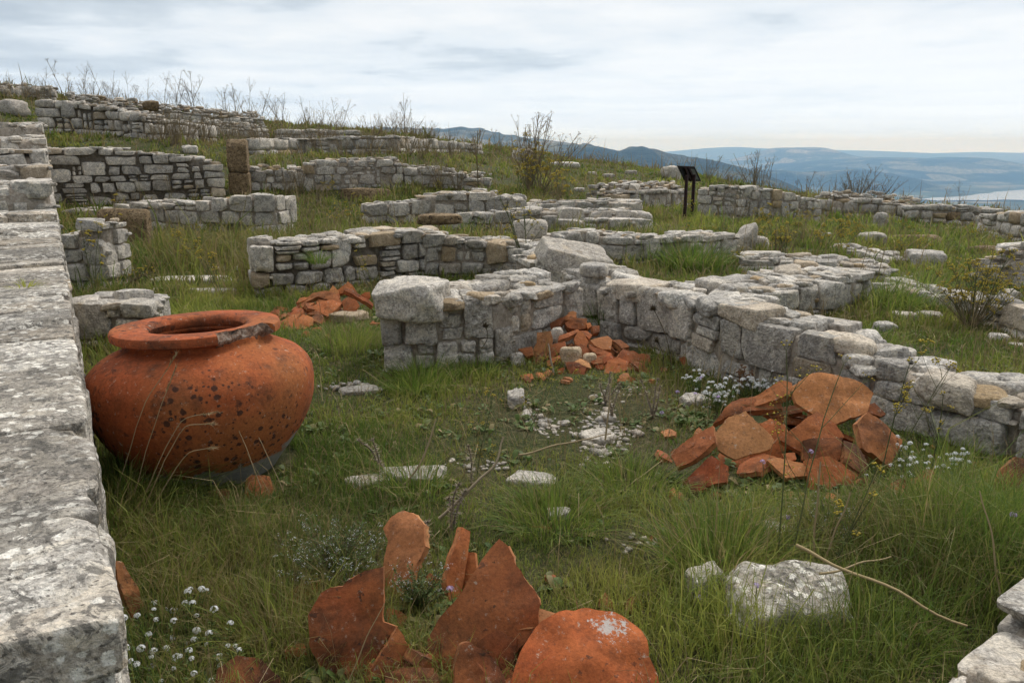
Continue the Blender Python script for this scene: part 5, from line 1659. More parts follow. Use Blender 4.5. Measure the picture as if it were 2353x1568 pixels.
def grass_field(r0, r1, k, hb, wmul, azl=46, clump=.5, tuft=.06):
    u = VR.rand(k)
    r = np.sqrt(r0 * r0 + u * (r1 * r1 - r0 * r0))
    a = np.radians(VR.uniform(-azl, azl, k))
    x, y = r * np.sin(a), r * np.cos(a)
    nc = int(k * clump)
    ci = VR.randint(0, max(1, k // 26), nc)
    x[:nc] = x[k - 1 - ci] + VR.normal(size=nc) * tuft * (.5 + .5 * VR.rand(nc))
    y[:nc] = y[k - 1 - ci] + VR.normal(size=nc) * tuft * (.5 + .5 * VR.rand(nc))
    hf, df, dr = fields(x, y)
    keep = (VR.rand(k) < df * .85) & excl_mask(x, y)
    keep &= np.hypot(x, y) > 1.05
    x, y, hf, dr = x[keep], y[keep], hf[keep], dr[keep]
    z = H(x, y) - .012
    n = len(x)
    h = hb * hf * VR.lognormal(0, .38, n)
    rr = np.hypot(x, y)
    w = wmul * np.maximum(.0034, rr * .0012) * VR.uniform(.6, 1.4, n)
    green = np.clip(.36 + .42 * n2(x, y, 1.3, 41, 3) + .22 * n2(x, y, 5.0, 42, 2) + VR.normal(size=n) * .22, 0, 1)
    straw = (VR.rand(n) < np.clip(dr, .05, .8) * .55) * VR.uniform(.4, 1, n)
    ol = np.clip(VR.rand(n) * .8 + dr * .8 + .9 * np.clip(n2(x, y, 2.2, 43, 3), 0, 1), 0, 2.4)
    mb = MB()
    lean = np.clip(np.abs(VR.normal(size=n)) * .45 + .15 + straw * .3, 0, 1.4)
    blades(mb, x, y, z, h, w, VR.uniform(0, 6.283, n), lean, np.stack([green, straw, ol], 1))
    return mb


for args in ((1.1, 4.6, 200000, .066, 1.0, 50), (4.6, 9.5, 230000, .072, 1.0, 44), (9.5, 20, 130000, .12, 1.15, 42), (20, 38, 120000, .10, 1.25, 42)):
    g = grass_field(*args).build('grass', GRASS, loc=(0, 0, 0), smooth=False)
    tag(g, {1.1: 'short tangled grass covering the ground nearest the camera', 4.6: 'green meadow grass between the walls around the jar', 9.5: 'meadow grass among the middle walls', 20: 'meadow grass on the far slopes and the hill crest'}[args[0]], 'grass', None, 'stuff')


# dead stems tangled in the turf
def dead_stems(r0, r1, k, hb, w):
    u = VR.rand(k)
    r = np.sqrt(r0 * r0 + u * (r1 * r1 - r0 * r0)); a = np.radians(VR.uniform(-46, 46, k))
    x, y = r * np.sin(a), r * np.cos(a)
    kp = excl_mask(x, y) & (n2(x, y, 1.5, 61, 3) + VR.normal(size=k) * .3 > -.05)
    x, y = x[kp], y[kp]; k = len(x)
    mb = MB()
    h = hb * VR.lognormal(0, .45, k)
    blades(mb, x, y, H(x, y) - .01, h, np.full(k, w) * VR.uniform(.6, 1.5, k) * np.maximum(1, np.hypot(x, y) / 4), VR.uniform(0, 6.283, k), np.clip(VR.normal(size=k) * .6 + .6, 0, 2.2),
           np.stack([VR.rand(k), VR.uniform(.5, 1, k), VR.rand(k)], 1))
    return mb


tag(dead_stems(1.2, 9.5, 16000, .17, .0026).build('dead_grass', STEM_DRY, loc=(0, 0, 0), smooth=False), 'dry bleached stems tangled through the green turf', 'dead grass', None, 'stuff')
tag(dead_stems(9.5, 34, 20000, .32, .0028).build('dead_grass', STEM_DRY, loc=(0, 0, 0), smooth=False), 'tawny dead grass standing over the far meadow', 'dead grass', None, 'stuff')


# leafy weeds low in the turf
def leaf_patch(mb, x, y, z, r, k, ll, lw, up=(.3, 1.0), tint=None):
    an = VR.uniform(0, 6.283, k)
    el = VR.uniform(up[0], up[1], k)
    for a, e in zip(an, el):
        d = np.array([math.cos(a) * math.cos(e), math.sin(a) * math.cos(e), math.sin(e)])
        s = np.array([-math.sin(a), math.cos(a), 0])
        q = np.array([x, y, z]) + np.array([VR.normal() * r, VR.normal() * r, 0])
        l = ll * VR.uniform(.6, 1.3); w = lw * VR.uniform(.7, 1.2)
        sag = np.array([0, 0, -.35 * l])
        V = [q, q + d * l * .4 + s * w, q + d * l * .4 - s * w, q + d * l * .75 + s * w * .8 + sag * .3, q + d * l * .75 - s * w * .8 + sag * .3, q + d * l + sag]
        mb.add(V, np.array([(1, 2, 4, 3)]), np.array([(0, 2, 1), (3, 4, 5)]), tint if tint is not None else (VR.uniform(.1, .9), VR.rand() ** 6, VR.rand()))


lm_ = MB()
for _ in range(900):
    r = math.sqrt(VR.uniform(1.6, 90)) * (1 if VR.rand() < .6 else .6)
    r = max(r, 1.3)
    a = math.radians(VR.uniform(-40, 40))
    x, y = r * math.sin(a), r * math.cos(a)
    if not excl_mask(np.array([x]), np.array([y]))[0]:
        continue
    leaf_patch(lm_, x, y, Hs(x, y), .03, VR.randint(6, 13), VR.uniform(.03, .085), VR.uniform(.008, .02))
for u, v, k in [(480, 1140, 20), (610, 1140, 14), (900, 1190, 16), (1330, 950, 10), (1215, 945, 10), (1560, 960, 26), (1620, 975, 22), (1900, 1130, 16), (2030, 1130, 16), (1850, 1330, 24), (1790, 1340, 16), (1000, 1400, 12), (1010, 1480, 16), (880, 1550, 16), (190, 780, 20), (185, 740, 16), (1770, 1110, 16)]:
    q = hit(u, v)
    for _ in range(k // 3):
        leaf_patch(lm_, q[0] + VR.normal() * .07, q[1] + VR.normal() * .07, q[2], .02, 8, .07, .016, (.2, 1.2))
tag(lm_.build('ground_cover', LEAF, loc=(0, 0, 0), smooth=True), 'low broad-leaved weeds scattered through the turf', 'weeds', None, 'stuff')


def tussock(label, u, v, r, h, k, straw=.15, green=.4, p=None, arch=.9, wid=.0034, name='grass_tussock', cat='grass tussock'):
    q = hit(u, v) if p is None else np.array(p, float)
    mb = MB()
    a = VR.uniform(0, 6.283, k)
    rr = np.sqrt(VR.rand(k)) * r * .42
    x, y = q[0] + rr * np.cos(a), q[1] + rr * np.sin(a)
    hh = h * VR.uniform(.55, 1.15, k)
    lean = np.clip((rr / (r * .42)) * arch + VR.normal(size=k) * .22, .02, 1.7)
    z = (H(x, y) if p is None else np.full(k, q[2])) - .02
    st = (VR.rand(k) < straw) * VR.uniform(.5, 1, k)
    tint = np.stack([np.clip(green + VR.normal(size=k) * .2, 0, 1), st, VR.rand(k) * .7], 1)
    # three-joint arching blades
    s_ = VR.uniform(0, 6.283, k)
    s = np.stack([np.cos(s_), np.sin(s_), np.zeros(k)], 1) * (wid * VR.uniform(.6, 1.3, k) * .5)[:, None]
    az = a + VR.normal(size=k) * .5
    l = np.stack([np.cos(az), np.sin(az), np.zeros(k)], 1)
    P0 = np.stack([x, y, z], 1)
    up = np.array([0, 0, 1.0])
    pts = []
    for t in (0, .35, .7, 1):
        pts.append(P0 + l * (hh * lean * t ** 2)[:, None] + up * (hh * (t - .42 * np.minimum(lean, 1.3) * t * t))[:, None])
    V = np.stack([pts[0] - s, pts[0] + s, pts[1] - s, pts[1] + s, pts[2] - s * .7, pts[2] + s * .7, pts[3]], 1).reshape(-1, 3)
    b = np.arange(k) * 7
    Q = np.concatenate([np.stack([b, b + 1, b + 3, b + 2], 1), np.stack([b + 2, b + 3, b + 5, b + 4], 1)])
    T = np.stack([b + 4, b + 5, b + 6], 1)
    mb.add(V, Q, T, np.repeat(tint, 7, 0))
    o = mb.build(name, GRASS, loc=tuple(q), smooth=False)
    return tag(o, label, cat, 'grass tussocks')


tussock('large yellow-green tussock in front of the heap by the diagonal wall', 1650, 1300, .55, .28, 1000, .28, .12, wid=.0044)
tussock('dense round tussock beside a half-hidden flat stone in mid lawn', 1275, 1195, .55, .21, 800, .1, .2, arch=1.2)
tussock('tussock at the left end of the heap by the diagonal wall', 1450, 1120, .5, .2, 520, .1, .25, arch=1.2)
tussock('tall tussock before the buff boulder behind the jar', 800, 800, .62, .30, 620, .15, .35)
tussock('shadowy lush tussock between jar and flat-topped wall', 290, 1165, .7, .36, 900, .08, .1, arch=1.3)
tussock('lush tussock at the foot of the near wall corner', 965, 890, .6, .26, 700, .05, .1)
tussock('smaller tussock right of the near wall corner', 1080, 862, .45, .18, 380, .05, .15)
tussock('stiff dark clump growing up the corner of the two walls', 1385, 772, .22, .42, 260, .05, .02, arch=.4, wid=.006)
tussock('spiky tuft with flat stone behind it beside the dry thistles', 960, 1130, .4, .26, 300, .1, .2)
tussock('long grass tuft right of the heap among white flowers', 2180, 1070, .5, .2, 350, .1, .2)
tussock('overgrown tuft at the right photo edge below the dark plate', 2300, 1230, .7, .33, 700, .2, .25)
tussock('tuft in the open doorway beside the thick wall stub', 2050, 715, .7, .4, 420, .1, .15, wid=.006)
tussock('second tuft behind the doorway tuft by the sunken kerb', 2110, 680, .7, .36, 360, .2, .25, wid=.006)
tussock('bushy dark grass filling the pit before the two-course wall', 1590, 622, .9, .5, 600, .05, .05, wid=.008)
tussock('tuft hanging from the dry wall behind the jar', 0, 0, .2, .22, 130, .05, .1, p=(at(735, 610, 8.1)[0], 8.02, zat(600, 8.05)), arch=1.6, wid=.005)
tussock('little bright tuft growing on top of the flat-topped wall', 0, 0, .12, .10, 70, .02, .9, p=(at(62, 690, 4.4)[0], 4.4, .80), arch=1.3, wid=.006)
tussock('straw-coloured fringe between the wall and the jar, nearer tuft', 245, 1230, .3, .30, 220, .75, .4)
tussock('straw-coloured fringe between the wall and the jar, farther tuft', 215, 1010, .3, .34, 200, .6, .3)
tussock('grass tuft left of the big dark plate in the foreground', 640, 1440, .5, .2, 420, .3, .3)
tussock('tuft growing before the large quartzy block', 1760, 1500, .5, .18, 420, .1, .3)
tussock('tuft at the right end of the large quartzy block', 1990, 1470, .5, .24, 420, .1, .25)
tussock('tuft between the two lawn stones and the diagonal wall', 1980, 800, .6, .25, 300, .1, .2, wid=.006)

# ---- fennel and other stalks
def curve_pts(p0, d, length, bend, nseg, wob=.02):
    pts = [np.array(p0, float)]
    d = np.array(d, float); d /= np.linalg.norm(d)
    for i in range(nseg):
        d = d + np.array(bend) / nseg + VR.normal(size=3) * wob
        d /= np.linalg.norm(d)
        pts.append(pts[-1] + d * length / nseg)
    return np.array(pts)


def umbel(hm_, p, d, r, rays, dot, tint, stems=None, rr=.0012):
    d = d / np.linalg.norm(d)
    e1 = np.cross(d, [.3, .5, .8]); e1 /= np.linalg.norm(e1)
    e2 = np.cross(d, e1)
    for i in range(rays):
        a = i * 6.283 / rays + VR.uniform(-.3, .3)
        sp = VR.uniform(.3, 1)
        q = p + d * r * VR.uniform(.6, .9) + (e1 * math.cos(a) + e2 * math.sin(a)) * r * sp * .8
        if stems is not None:
            tube(stems, [p, q], rr, 3, tint)
        s = dot * VR.uniform(.6, 1.3)
        V = q + np.array([[s, 0, 0], [-s, 0, 0], [0, s, 0], [0, -s, 0], [0, 0, s * .7], [0, 0, -s * .7]])
        hm_.add(V, None, np.array([(0, 2, 4), (2, 1, 4), (1, 3, 4), (3, 0, 4), (2, 0, 5), (1, 2, 5), (3, 1, 5), (0, 3, 5)]), (VR.rand(), VR.rand() ** 3 * .4, VR.rand()))


def fennel_mesh(nstem, spread, rad, seed, nbr=5, yellow=False, foliage=0, ray=5, dot=.007, green=.3, lean=(0, 0), hvar=.4, umr=.04):
    """a plant one metre tall: stems, side branches, small umbels"""
    global VR
    keep = VR
    VR = np.random.RandomState(seed)
    st, hd = MB(), MB()
    for i in range(nstem):
        a = VR.uniform(0, 6.283)
        sp = spread * VR.uniform(.15, 1)
        ln = VR.uniform(1 - hvar, 1.0)
        p0 = np.array([math.cos(a), math.sin(a), 0]) * VR.uniform(0, .05)
        d = np.array([math.cos(a) * sp + lean[0], math.sin(a) * sp + lean[1], 1.0])
        P = curve_pts(p0, d, ln, (math.cos(a) * .12, math.sin(a) * .12, .05), 8, .035)
        tt = (VR.uniform(0, 1), VR.uniform(0, .5) if VR.rand() > green else 0, VR.rand())
        tube(st, P, np.linspace(rad, rad * .45, len(P)), 4, tt)
        D = P[-1] - P[-2]
        umbel(hd, P[-1], D, umr, ray, dot, tt, st, rad * .18)
        for b in range(nbr):
            f = VR.uniform(.35, .95)
            idx = f * (len(P) - 1)
            i0 = int(idx)
            q = P[i0] * (1 - idx + i0) + P[min(i0 + 1, len(P) - 1)] * (idx - i0)
            ba = VR.uniform(0, 6.283)
            bd = np.array([math.cos(ba) * .75, math.sin(ba) * .75, 1.0])
            bl = VR.uniform(.10, .30) * (1.15 - f * .5)
            B = curve_pts(q, bd, bl, (0, 0, .3), 4, .07)
            tube(st, B, np.linspace(rad * .5, rad * .28, len(B)), 3, tt)
            umbel(hd, B[-1], B[-1] - B[-2], umr * .85, ray, dot, tt, st, rad * .15)
            if VR.rand() < .6:
                B2 = curve_pts(B[2], bd + VR.normal(size=3) * .6, bl * .5, (0, 0, .3), 3, .08)
                tube(st, B2, np.linspace(rad * .35, rad * .22, len(B2)), 3, tt)
                umbel(hd, B2[-1], B2[-1] - B2[-2], umr * .7, ray, dot, tt, st, rad * .15)
        for b in range(foliage):
            f = VR.uniform(.15, .9)
            q = P[int(f * (len(P) - 1))]
            for _ in range(7):
                dd = VR.normal(size=3) * .5 + np.array([0, 0, .35])
                tube(st, [q, q + dd * VR.uniform(.05, .14)], rad * .22, 3, (.9, 0, .3))
    VR = keep
    return st, hd


PROTO = {}


def proto(kind, i):
    """single-mesh far plants (stems and heads in one mesh with two materials)"""
    if (kind, i) in PROTO:
        return PROTO[kind, i]
    P = dict(skyline=dict(nstem=2, spread=.6, rad=.0058, hvar=.55, nbr=5, dot=.006, umr=.04, ray=3),
             bushy=dict(nstem=14, spread=.75, rad=.007, nbr=4, dot=.006, umr=.035, ray=3, hvar=.6),
             single=dict(nstem=2, spread=.35, rad=.0075, nbr=6, dot=.006, umr=.05, ray=4),
             brown=dict(nstem=16, spread=.65, rad=.007, nbr=2, dot=.008, umr=.02, ray=3),
             yellow=dict(nstem=5, spread=.7, rad=.006, nbr=5, dot=.014, umr=.055, ray=6, foliage=0, hvar=.6, green=.8),
             straw=dict(nstem=14, spread=.5, rad=.006, nbr=1, dot=.006, umr=.02, ray=2))[kind]
    st, hd = fennel_mesh(seed=900 + i * 7 + len(kind) * 131, **P)
    sm = STEM_GREEN if kind == 'yellow' else STEM_DRY
    hm2 = HEAD_YEL if kind == 'yellow' else HEAD_DRY
    ns = sum(len(a) for k in (3, 4) for a in st.f[k])
    # join
    j = MB()
    j.v, j.t, j.n = list(st.v), list(st.t), st.n
    j.f = {3: list(st.f[3]), 4: list(st.f[4])}
    for v_, t_ in zip(hd.v, hd.t):
        j.v.append(v_); j.t.append(t_)
    j.f[3] += [a + st.n for a in hd.f[3]]
    me = j.mesh('weed', [sm, hm2], smooth=True)
    nq = sum(len(a) for a in j.f[4]); nt3 = sum(len(a) for a in st.f[3])
    mi = np.zeros(len(me.polygons), np.int32); mi[nq + nt3:] = 1
    me.polygons.foreach_set('material_index', mi)
    PROTO[kind, i] = me
    return me


FN = [0]


def weed(kind, label, u, vb, vt, group, name, cat, var=None, p=None, rz=None, tilt=None):
    q = hit(u, vb) if p is None else np.array(p, float)
    h = max(.12, zat_uv(u, vt, q) - q[2])
    FN[0] += 1
    o = bpy.data.objects.new(name, proto(kind, FN[0] % 5 if var is None else var))
    COL.objects.link(o)
    o.location = (q[0], q[1], q[2] - .02)
    o.scale = (h, h, h)
    t = tilt or (VR.normal() * .14, VR.normal() * .14)
    o.rotation_euler = (t[0], t[1], VR.uniform(0, 6.28) if rz is None else rz)
    return tag(o, label, cat, group)


def skyv(u):
    """picture row of the hill crest"""
    xs = [-100, 0, 200, 420, 600, 800, 1000, 1100, 1250, 1400, 1550, 1700, 1900, 2100, 2352]
    ys = [205, 214, 240, 262, 280, 296, 322, 336, 354, 378, 396, 424, 458, 474, 500]
    return float(np.interp(u, xs, ys))


GS = 'dry weeds along the skyline'
for (u, h, kind) in [(20, 50, 'single'), (48, 70, 'skyline'), (75, 40, 'bushy'), (112, 60, 'single'), (150, 72, 'skyline'), (160, 110, 'single'), (190, 105, 'skyline'), (215, 60, 'bushy'), (250, 100, 'skyline'), (262, 66, 'bushy'),
                     (300, 85, 'skyline'), (335, 70, 'single'), (372, 95, 'skyline'), (400, 110, 'skyline'), (425, 125, 'skyline'), (450, 125, 'single'), (480, 70, 'single'), (520, 90, 'single'), (545, 80, 'single'), (572, 105, 'skyline'),
                     (600, 88, 'skyline'), (630, 70, 'skyline'), (650, 92, 'skyline'), (690, 76, 'skyline'), (715, 50, 'single'), (745, 60, 'skyline'), (790, 46, 'single'), (815, 62, 'skyline'), (850, 66, 'skyline'), (880, 50, 'bushy'),
                     (905, 60, 'bushy'), (928, 95, 'single'), (945, 48, 'bushy'), (975, 52, 'bushy'), (1000, 40, 'bushy'), (1030, 40, 'skyline')]:
    for d_ in (0, 11, -9, 5):
        if d_ and VR.rand() < .55:
            continue
        k2 = kind if d_ == 0 else 'skyline'
        w = {'single': 'single wispy', 'skyline': 'thin branching', 'bushy': 'dark bushy'}[k2]
        where = 'above the broken corner wall' if u < 180 else 'above the terrace wall' if u < 430 else 'above the brown pillar' if u < 640 else 'above the long two-course wall' if u < 860 else 'before the far blue ridge'
        weed(k2, f'{w} dry weed on the hill crest {where}', u + d_, skyv(u) + 6, skyv(u) + 6 - h * (1.1 if d_ == 0 else VR.uniform(.45, .95)), GS, 'dry_weed', 'dry weed')
for i in range(40):
    u = VR.uniform(0, 1300); h = VR.uniform(35, 105) * (1 if u < 1000 else .7)
    where = 'over the broken corner wall' if u < 180 else 'over the terrace wall' if u < 430 else 'over the brown pillar' if u < 640 else 'over the long two-course wall' if u < 860 else 'over the middle of the crest'
    weed(('skyline', 'single', 'skyline')[i % 3], f"fine {'tall' if h > 70 else 'short'} dry stalk against the sky {where}", u, skyv(u) + VR.uniform(3, 16), skyv(u) + 6 - h, GS, 'dry_weed', 'dry weed')
for i in range(62):
    u = VR.uniform(350, 1120); vb = np.interp(u, [350, 600, 1120], [318, 345, 362]) + VR.uniform(-8, 14)
    where = 'under the hill crest above the brown pillar' if u < 640 else 'by the long two-course wall'
    weed(('brown', 'straw', 'brown', 'skyline')[i % 4], f"{('small brown', 'pale straw', 'bushy brown', 'thin')[i % 4]} dead weed {where}", u, vb, vb - VR.uniform(30, 92), 'dead weeds on the upper slope', 'dry_weed', 'dry weed')
GR = 'dry weeds on the edge of the valley'
for (u, h) in [(1320, 60), (1345, 48), (1370, 66), (1405, 40), (1430, 34), (1455, 30), (1480, 36), (1500, 30), (1520, 44), (1545, 36), (1585, 78), (1600, 96), (1625, 70), (1650, 58), (1672, 46), (1690, 50), (1712, 66), (1728, 100), (1745, 82), (1762, 96),
               (1790, 60), (1830, 50), (1850, 80), (1862, 62), (1890, 54), (1935, 64), (1960, 100), (1972, 88), (1995, 60), (2010, 100), (2040, 46), (2075, 50), (2110, 40), (2190, 62), (2205, 84), (2240, 36), (2300, 40)]:
    k2 = ('skyline', 'bushy', 'single')[int(h) % 3]
    w = {'single': 'single wispy', 'skyline': 'thin branching', 'bushy': 'dense'}[k2]
    where = 'left of the sign' if u < 1560 else 'behind the sign' if u < 1700 else 'behind the small-stone wall' if u < 1900 else 'above the tumbled wall and valley' if u < 2150 else 'before the lake'
    weed(k2, f'{w} dry stalks on the valley edge {where}', u, skyv(u) + 8, skyv(u) + 8 - h, GR, 'dry_weed', 'dry weed')
for (u, vb, vt, kind, lab) in [
    (1215, 438, 240, 'bushy', 'big dry fennel bush towering before the skyline, left half'), (1245, 440, 262, 'bushy', 'big dry fennel bush towering before the skyline, right half'), (1225, 436, 300, 'yellow', 'yellowing fennel at the heart of the big dry bush'),
    (1190, 440, 330, 'yellow', 'yellowing fennel on the left side of the big dry bush'), (1270, 448, 320, 'yellow', 'yellowing fennel on the right side of the big dry bush'), (1100, 432, 250, 'single', 'tall solitary wisp left of the big dry fennel bush'),
    (1275, 486, 380, 'straw', 'straw-coloured sheaf of stalks on the low parallel wall'), (1300, 484, 360, 'yellow', 'greenish fennel beside the straw-coloured sheaf'), (1240, 484, 410, 'straw', 'shorter straw sheaf left of the tall one'),
    (690, 444, 370, 'brown', 'dead brown brush between pillar and stepped rubble wall'), (660, 446, 380, 'brown', 'dead brown brush right of the brown pillar'), (730, 470, 400, 'straw', 'leaning pale dead stalks below the stepped rubble wall'),
    (700, 500, 420, 'straw', 'pale dead stalks behind the ashlar wall end'), (1010, 436, 340, 'brown', 'dead brown brush on the sagging wall, left clump'), (1050, 440, 370, 'brown', 'dead brown brush on the sagging wall, right clump'),
    (940, 360, 290, 'brown', 'brown brush on the upper slope below the ridge'), (970, 362, 300, 'brown', 'second brown brush on the upper slope below the ridge'), (620, 330, 280, 'brown', 'brown brush above the brown pillar'),
    (500, 322, 236, 'brown', 'brown brush before the tumbled upper wall'), (430, 324, 250, 'brown', 'brown brush at the end of the terrace wall'), (590, 326, 270, 'bushy', 'dark weed beside the brown brush above the pillar'),
    (760, 452, 400, 'yellow', 'green weed in the shady corner by the dark brown block'), (1000, 444, 404, 'yellow', 'green weed at the foot of the sagging wall'),
    (320, 560, 470, 'yellow', 'fennel growing behind the brown tufa slab'), (400, 556, 500, 'brown', 'dark twiggy brush at the foot of the ashlar wall'), (470, 552, 506, 'yellow', 'low green brush at the foot of the ashlar wall'), (250, 505, 468, 'yellow', 'dark green brush behind the wall end'),
    (200, 505, 470, 'yellow', 'dark green brush left of the brown tufa slab'), (820, 520, 440, 'yellow', 'tall yellow fennel left of the big upright end block'), (770, 525, 470, 'yellow', 'short yellow fennel in the dip right of the ashlar wall'), (720, 520, 470, 'straw', 'dry tall grass in the dip right of the ashlar wall'),
    (1680, 615, 558, 'yellow', 'yellow flowering fennel at the edge of the grassy pit'), (1640, 618, 580, 'yellow', 'small yellow fennel inside the grassy pit'), (1800, 590, 462, 'yellow', 'fennel with dark stem beyond the flush slab wall'),
    (1780, 588, 500, 'brown', 'brown dead weed beyond the flush slab wall'), (1880, 585, 470, 'yellow', 'tall yellow fennel on the meadow, left one'), (1930, 575, 480, 'yellow', 'tall yellow fennel on the meadow, right one'), (1960, 560, 500, 'yellow', 'short yellow fennel before the oblong boulder'),
    (1840, 560, 500, 'straw', 'dry grass stalks on the meadow'), (1740, 580, 520, 'straw', 'dry grass stalks beside the tipped block'), (1690, 520, 440, 'straw', 'pale dead stalk before the sign-post wall'), (1850, 520, 470, 'yellow', 'yellow fennel at the foot of the sign-post wall'),
    (2120, 600, 530, 'yellow', 'yellow fennel by the brown meadow slab'), (2180, 590, 540, 'brown', 'reddish dead grass over the brown meadow slab'), (2220, 560, 500, 'yellow', 'yellow fennel below the valley-side wall'), (2310, 600, 530, 'yellow', 'yellow fennel before the stepped wall fragment'),
    (2060, 620, 560, 'brown', 'bent dark dry stalk beside the squared meadow block'), (2345, 700, 610, 'yellow', 'yellow fennel at the photo edge by the broken wall mass'), (2010, 640, 590, 'brown', 'low dead weed at the end of the flush slab wall'),
    (60, 480, 420, 'brown', 'rust-brown weeds on the stepped wall, left clump'), (105, 478, 430, 'brown', 'rust-brown weeds on the stepped wall, right clump'), (1730, 600, 566, 'brown', 'dead weed on the flush slab wall')]:
    weed(kind, lab, u, vb, vt, 'weeds and fennel between the walls', 'fennel_plant' if kind in ('yellow', 'bushy', 'single') else 'dry_weed', 'fennel' if kind in ('yellow', 'bushy', 'single') else 'dry weed')


GM = 'thin dry stalks between the middle walls'
for i in range(36):
    u = VR.uniform(180, 1250); vb = VR.uniform(440, 640)
    q_ = hit(u, vb)
    if not excl_mask(np.array([q_[0]]), np.array([q_[1]]))[0]:
        continue
    w_ = 'before the ashlar wall' if u < 560 and vb > 530 else 'between ashlar wall and terrace wall' if u < 560 else 'in the dip before the stepped rubble wall' if u < 850 and vb < 520 else 'among the middle walls'
    k_ = ('single', 'skyline', 'straw')[i % 3]
    weed(k_, f"{dict(single='lone thin', skyline='forked thin', straw='pale bundled')[k_]} dry stalk {w_}", u, vb, vb - VR.uniform(40, 100), GM, 'dry_weed', 'dry weed')
for i in range(40):
    u = VR.uniform(1560, 2340); vb = np.interp(u, [1560, 2340], [500, 560]) + VR.uniform(0, 70)
    q_ = hit(u, vb)
    if not excl_mask(np.array([q_[0]]), np.array([q_[1]]))[0]:
        continue
    k_ = ('yellow', 'skyline', 'yellow', 'straw')[i % 4]
    w_ = 'right of the sign' if u < 1760 else 'on the open meadow' if u < 2050 else 'near the brown meadow slab'
    weed(k_, f"{dict(yellow='loose yellow fennel', skyline='thin dry stalk', straw='pale tuft of stalks')[k_]} {w_}", u, vb, vb - VR.uniform(30, 75), 'loose fennel and stalks on the right meadow', 'fennel_plant' if k_ == 'yellow' else 'dry_weed', 'fennel' if k_ == 'yellow' else 'dry weed')


def plant(label, u, vb, vt, name, cat, group, seed, stemm, headm, part2, p=None, **kw):
    """near plant with separate stems and heads"""
    q = hit(u, vb) if p is None else np.array(p, float)
    h = zat_uv(u, vt, q) - q[2]
    st, hd = fennel_mesh(seed=seed, **kw)
    root = empty(name, (q[0], q[1], q[2] - .02))
    todo = [(st, 'stems', stemm)]
    ray_ = kw.get('ray', 5)
    if hd.n and len(hd.v) // ray_ <= 100:
        for a in range(0, len(hd.v), ray_):
            m1 = MB()
            for i in range(a, min(a + ray_, len(hd.v))):
                m1.add(hd.v[i], None, hd.f[3][i] - hd.f[3][i].min(), hd.t[i])
            todo.append((m1, part2[:-1], headm))
    else:
        todo.append((hd, part2, headm))
    for mb_, nm, mm in todo:
        if mb_.n:
            me = mb_.mesh(nm, mm, smooth=True)
            o = bpy.data.objects.new(nm, me); COL.objects.link(o); o.parent = root; o.scale = (h, h, h)
    return tag(root, label, cat, group)


GF = 'fennel plants near the walls'
plant('great yellow-flowered fennel bush by the kerb near the photo edge', 2235, 752, 560, 'fennel_bush', 'fennel', GF, 41, STEM_GREEN, HEAD_YEL, 'flower_heads', nstem=24, spread=1.0, rad=.007, nbr=5, ray=7, dot=.011, umr=.055, foliage=0, hvar=.6)
plant('bare dark fennel stems fanning out at the foot of the yellow bush', 2225, 756, 640, 'dry_weed', 'dry weed', GF, 42, STEM_DRY, HEAD_DRY, 'seed_heads', nstem=26, spread=.9, rad=.011, nbr=1, ray=3, dot=.006)
plant('tall slender green fennel in front of the sherd heap by the diagonal wall', 1806, 1330, 772, 'fennel_plant', 'fennel', GF, 43, STEM_GREEN, HEAD_YEL, 'flower_heads', nstem=2, spread=.06, rad=.0036, nbr=4, ray=5, dot=.005, foliage=1, hvar=.1, green=1)
plant('green fennel stem leaning right before the heap', 1890, 1320, 1010, 'fennel_plant', 'fennel', GF, 44, STEM_GREEN, HEAD_YEL, 'flower_heads', nstem=2, spread=.15, rad=.0065, nbr=2, ray=6, dot=.012, lean=(.25, 0), green=1)
plant('leaning yellowish fennel crossing the diagonal wall', 2010, 1140, 760, 'fennel_plant', 'fennel', GF, 45, STEM_GREEN, HEAD_YEL, 'flower_heads', nstem=2, spread=.08, rad=.004, nbr=5, ray=6, dot=.008, foliage=1, lean=(.28, 0), hvar=.15, green=.5)
plant('upright fennel stem before the large wall block near the edge', 2130, 1080, 800, 'fennel_plant', 'fennel', GF, 46, STEM_GREEN, HEAD_YEL, 'flower_heads', nstem=1, spread=.05, rad=.006, nbr=5, ray=6, dot=.008, foliage=2, green=1)
plant('thin yellow fennel standing in mid lawn left of the thistles', 1092, 1095, 880, 'fennel_plant', 'fennel', GF, 47, STEM_GREEN, HEAD_YEL, 'flower_heads', nstem=1, spread=.05, rad=.006, nbr=5, ray=6, dot=.008, foliage=2, green=1)
plant('arching fennel stalk leaning across the gravel', 1200, 1010, 790, 'fennel_plant', 'fennel', GF, 48, STEM_GREEN, HEAD_YEL, 'flower_heads', nstem=1, spread=.05, rad=.005, nbr=3, ray=5, dot=.007, lean=(.35, 0), green=.6)
plant('second arching stalk leaning towards the corner heap', 1250, 1060, 830, 'fennel_plant', 'fennel', GF, 49, STEM_GREEN, HEAD_YEL, 'flower_heads', nstem=1, spread=.05, rad=.005, nbr=3, ray=5, dot=.007, lean=(.65, 0), green=.6)
plant('tall fennel stalks in front of the dry wall behind the jar', 872, 700, 550, 'fennel_plant', 'fennel', GF, 50, STEM_GREEN, HEAD_YEL, 'flower_heads', nstem=2, spread=.05, rad=.008, nbr=3, ray=5, dot=.010, lean=(-.42, 0), hvar=.15, green=1)
plant('group of green fennel stalks rising beside the wall junction', 1215, 640, 430, 'fennel_plant', 'fennel', GF, 51, STEM_GREEN, HEAD_YEL, 'flower_heads', nstem=5, spread=.10, rad=.008, nbr=3, ray=5, dot=.009, lean=(-.2, 0), hvar=.3, green=1)
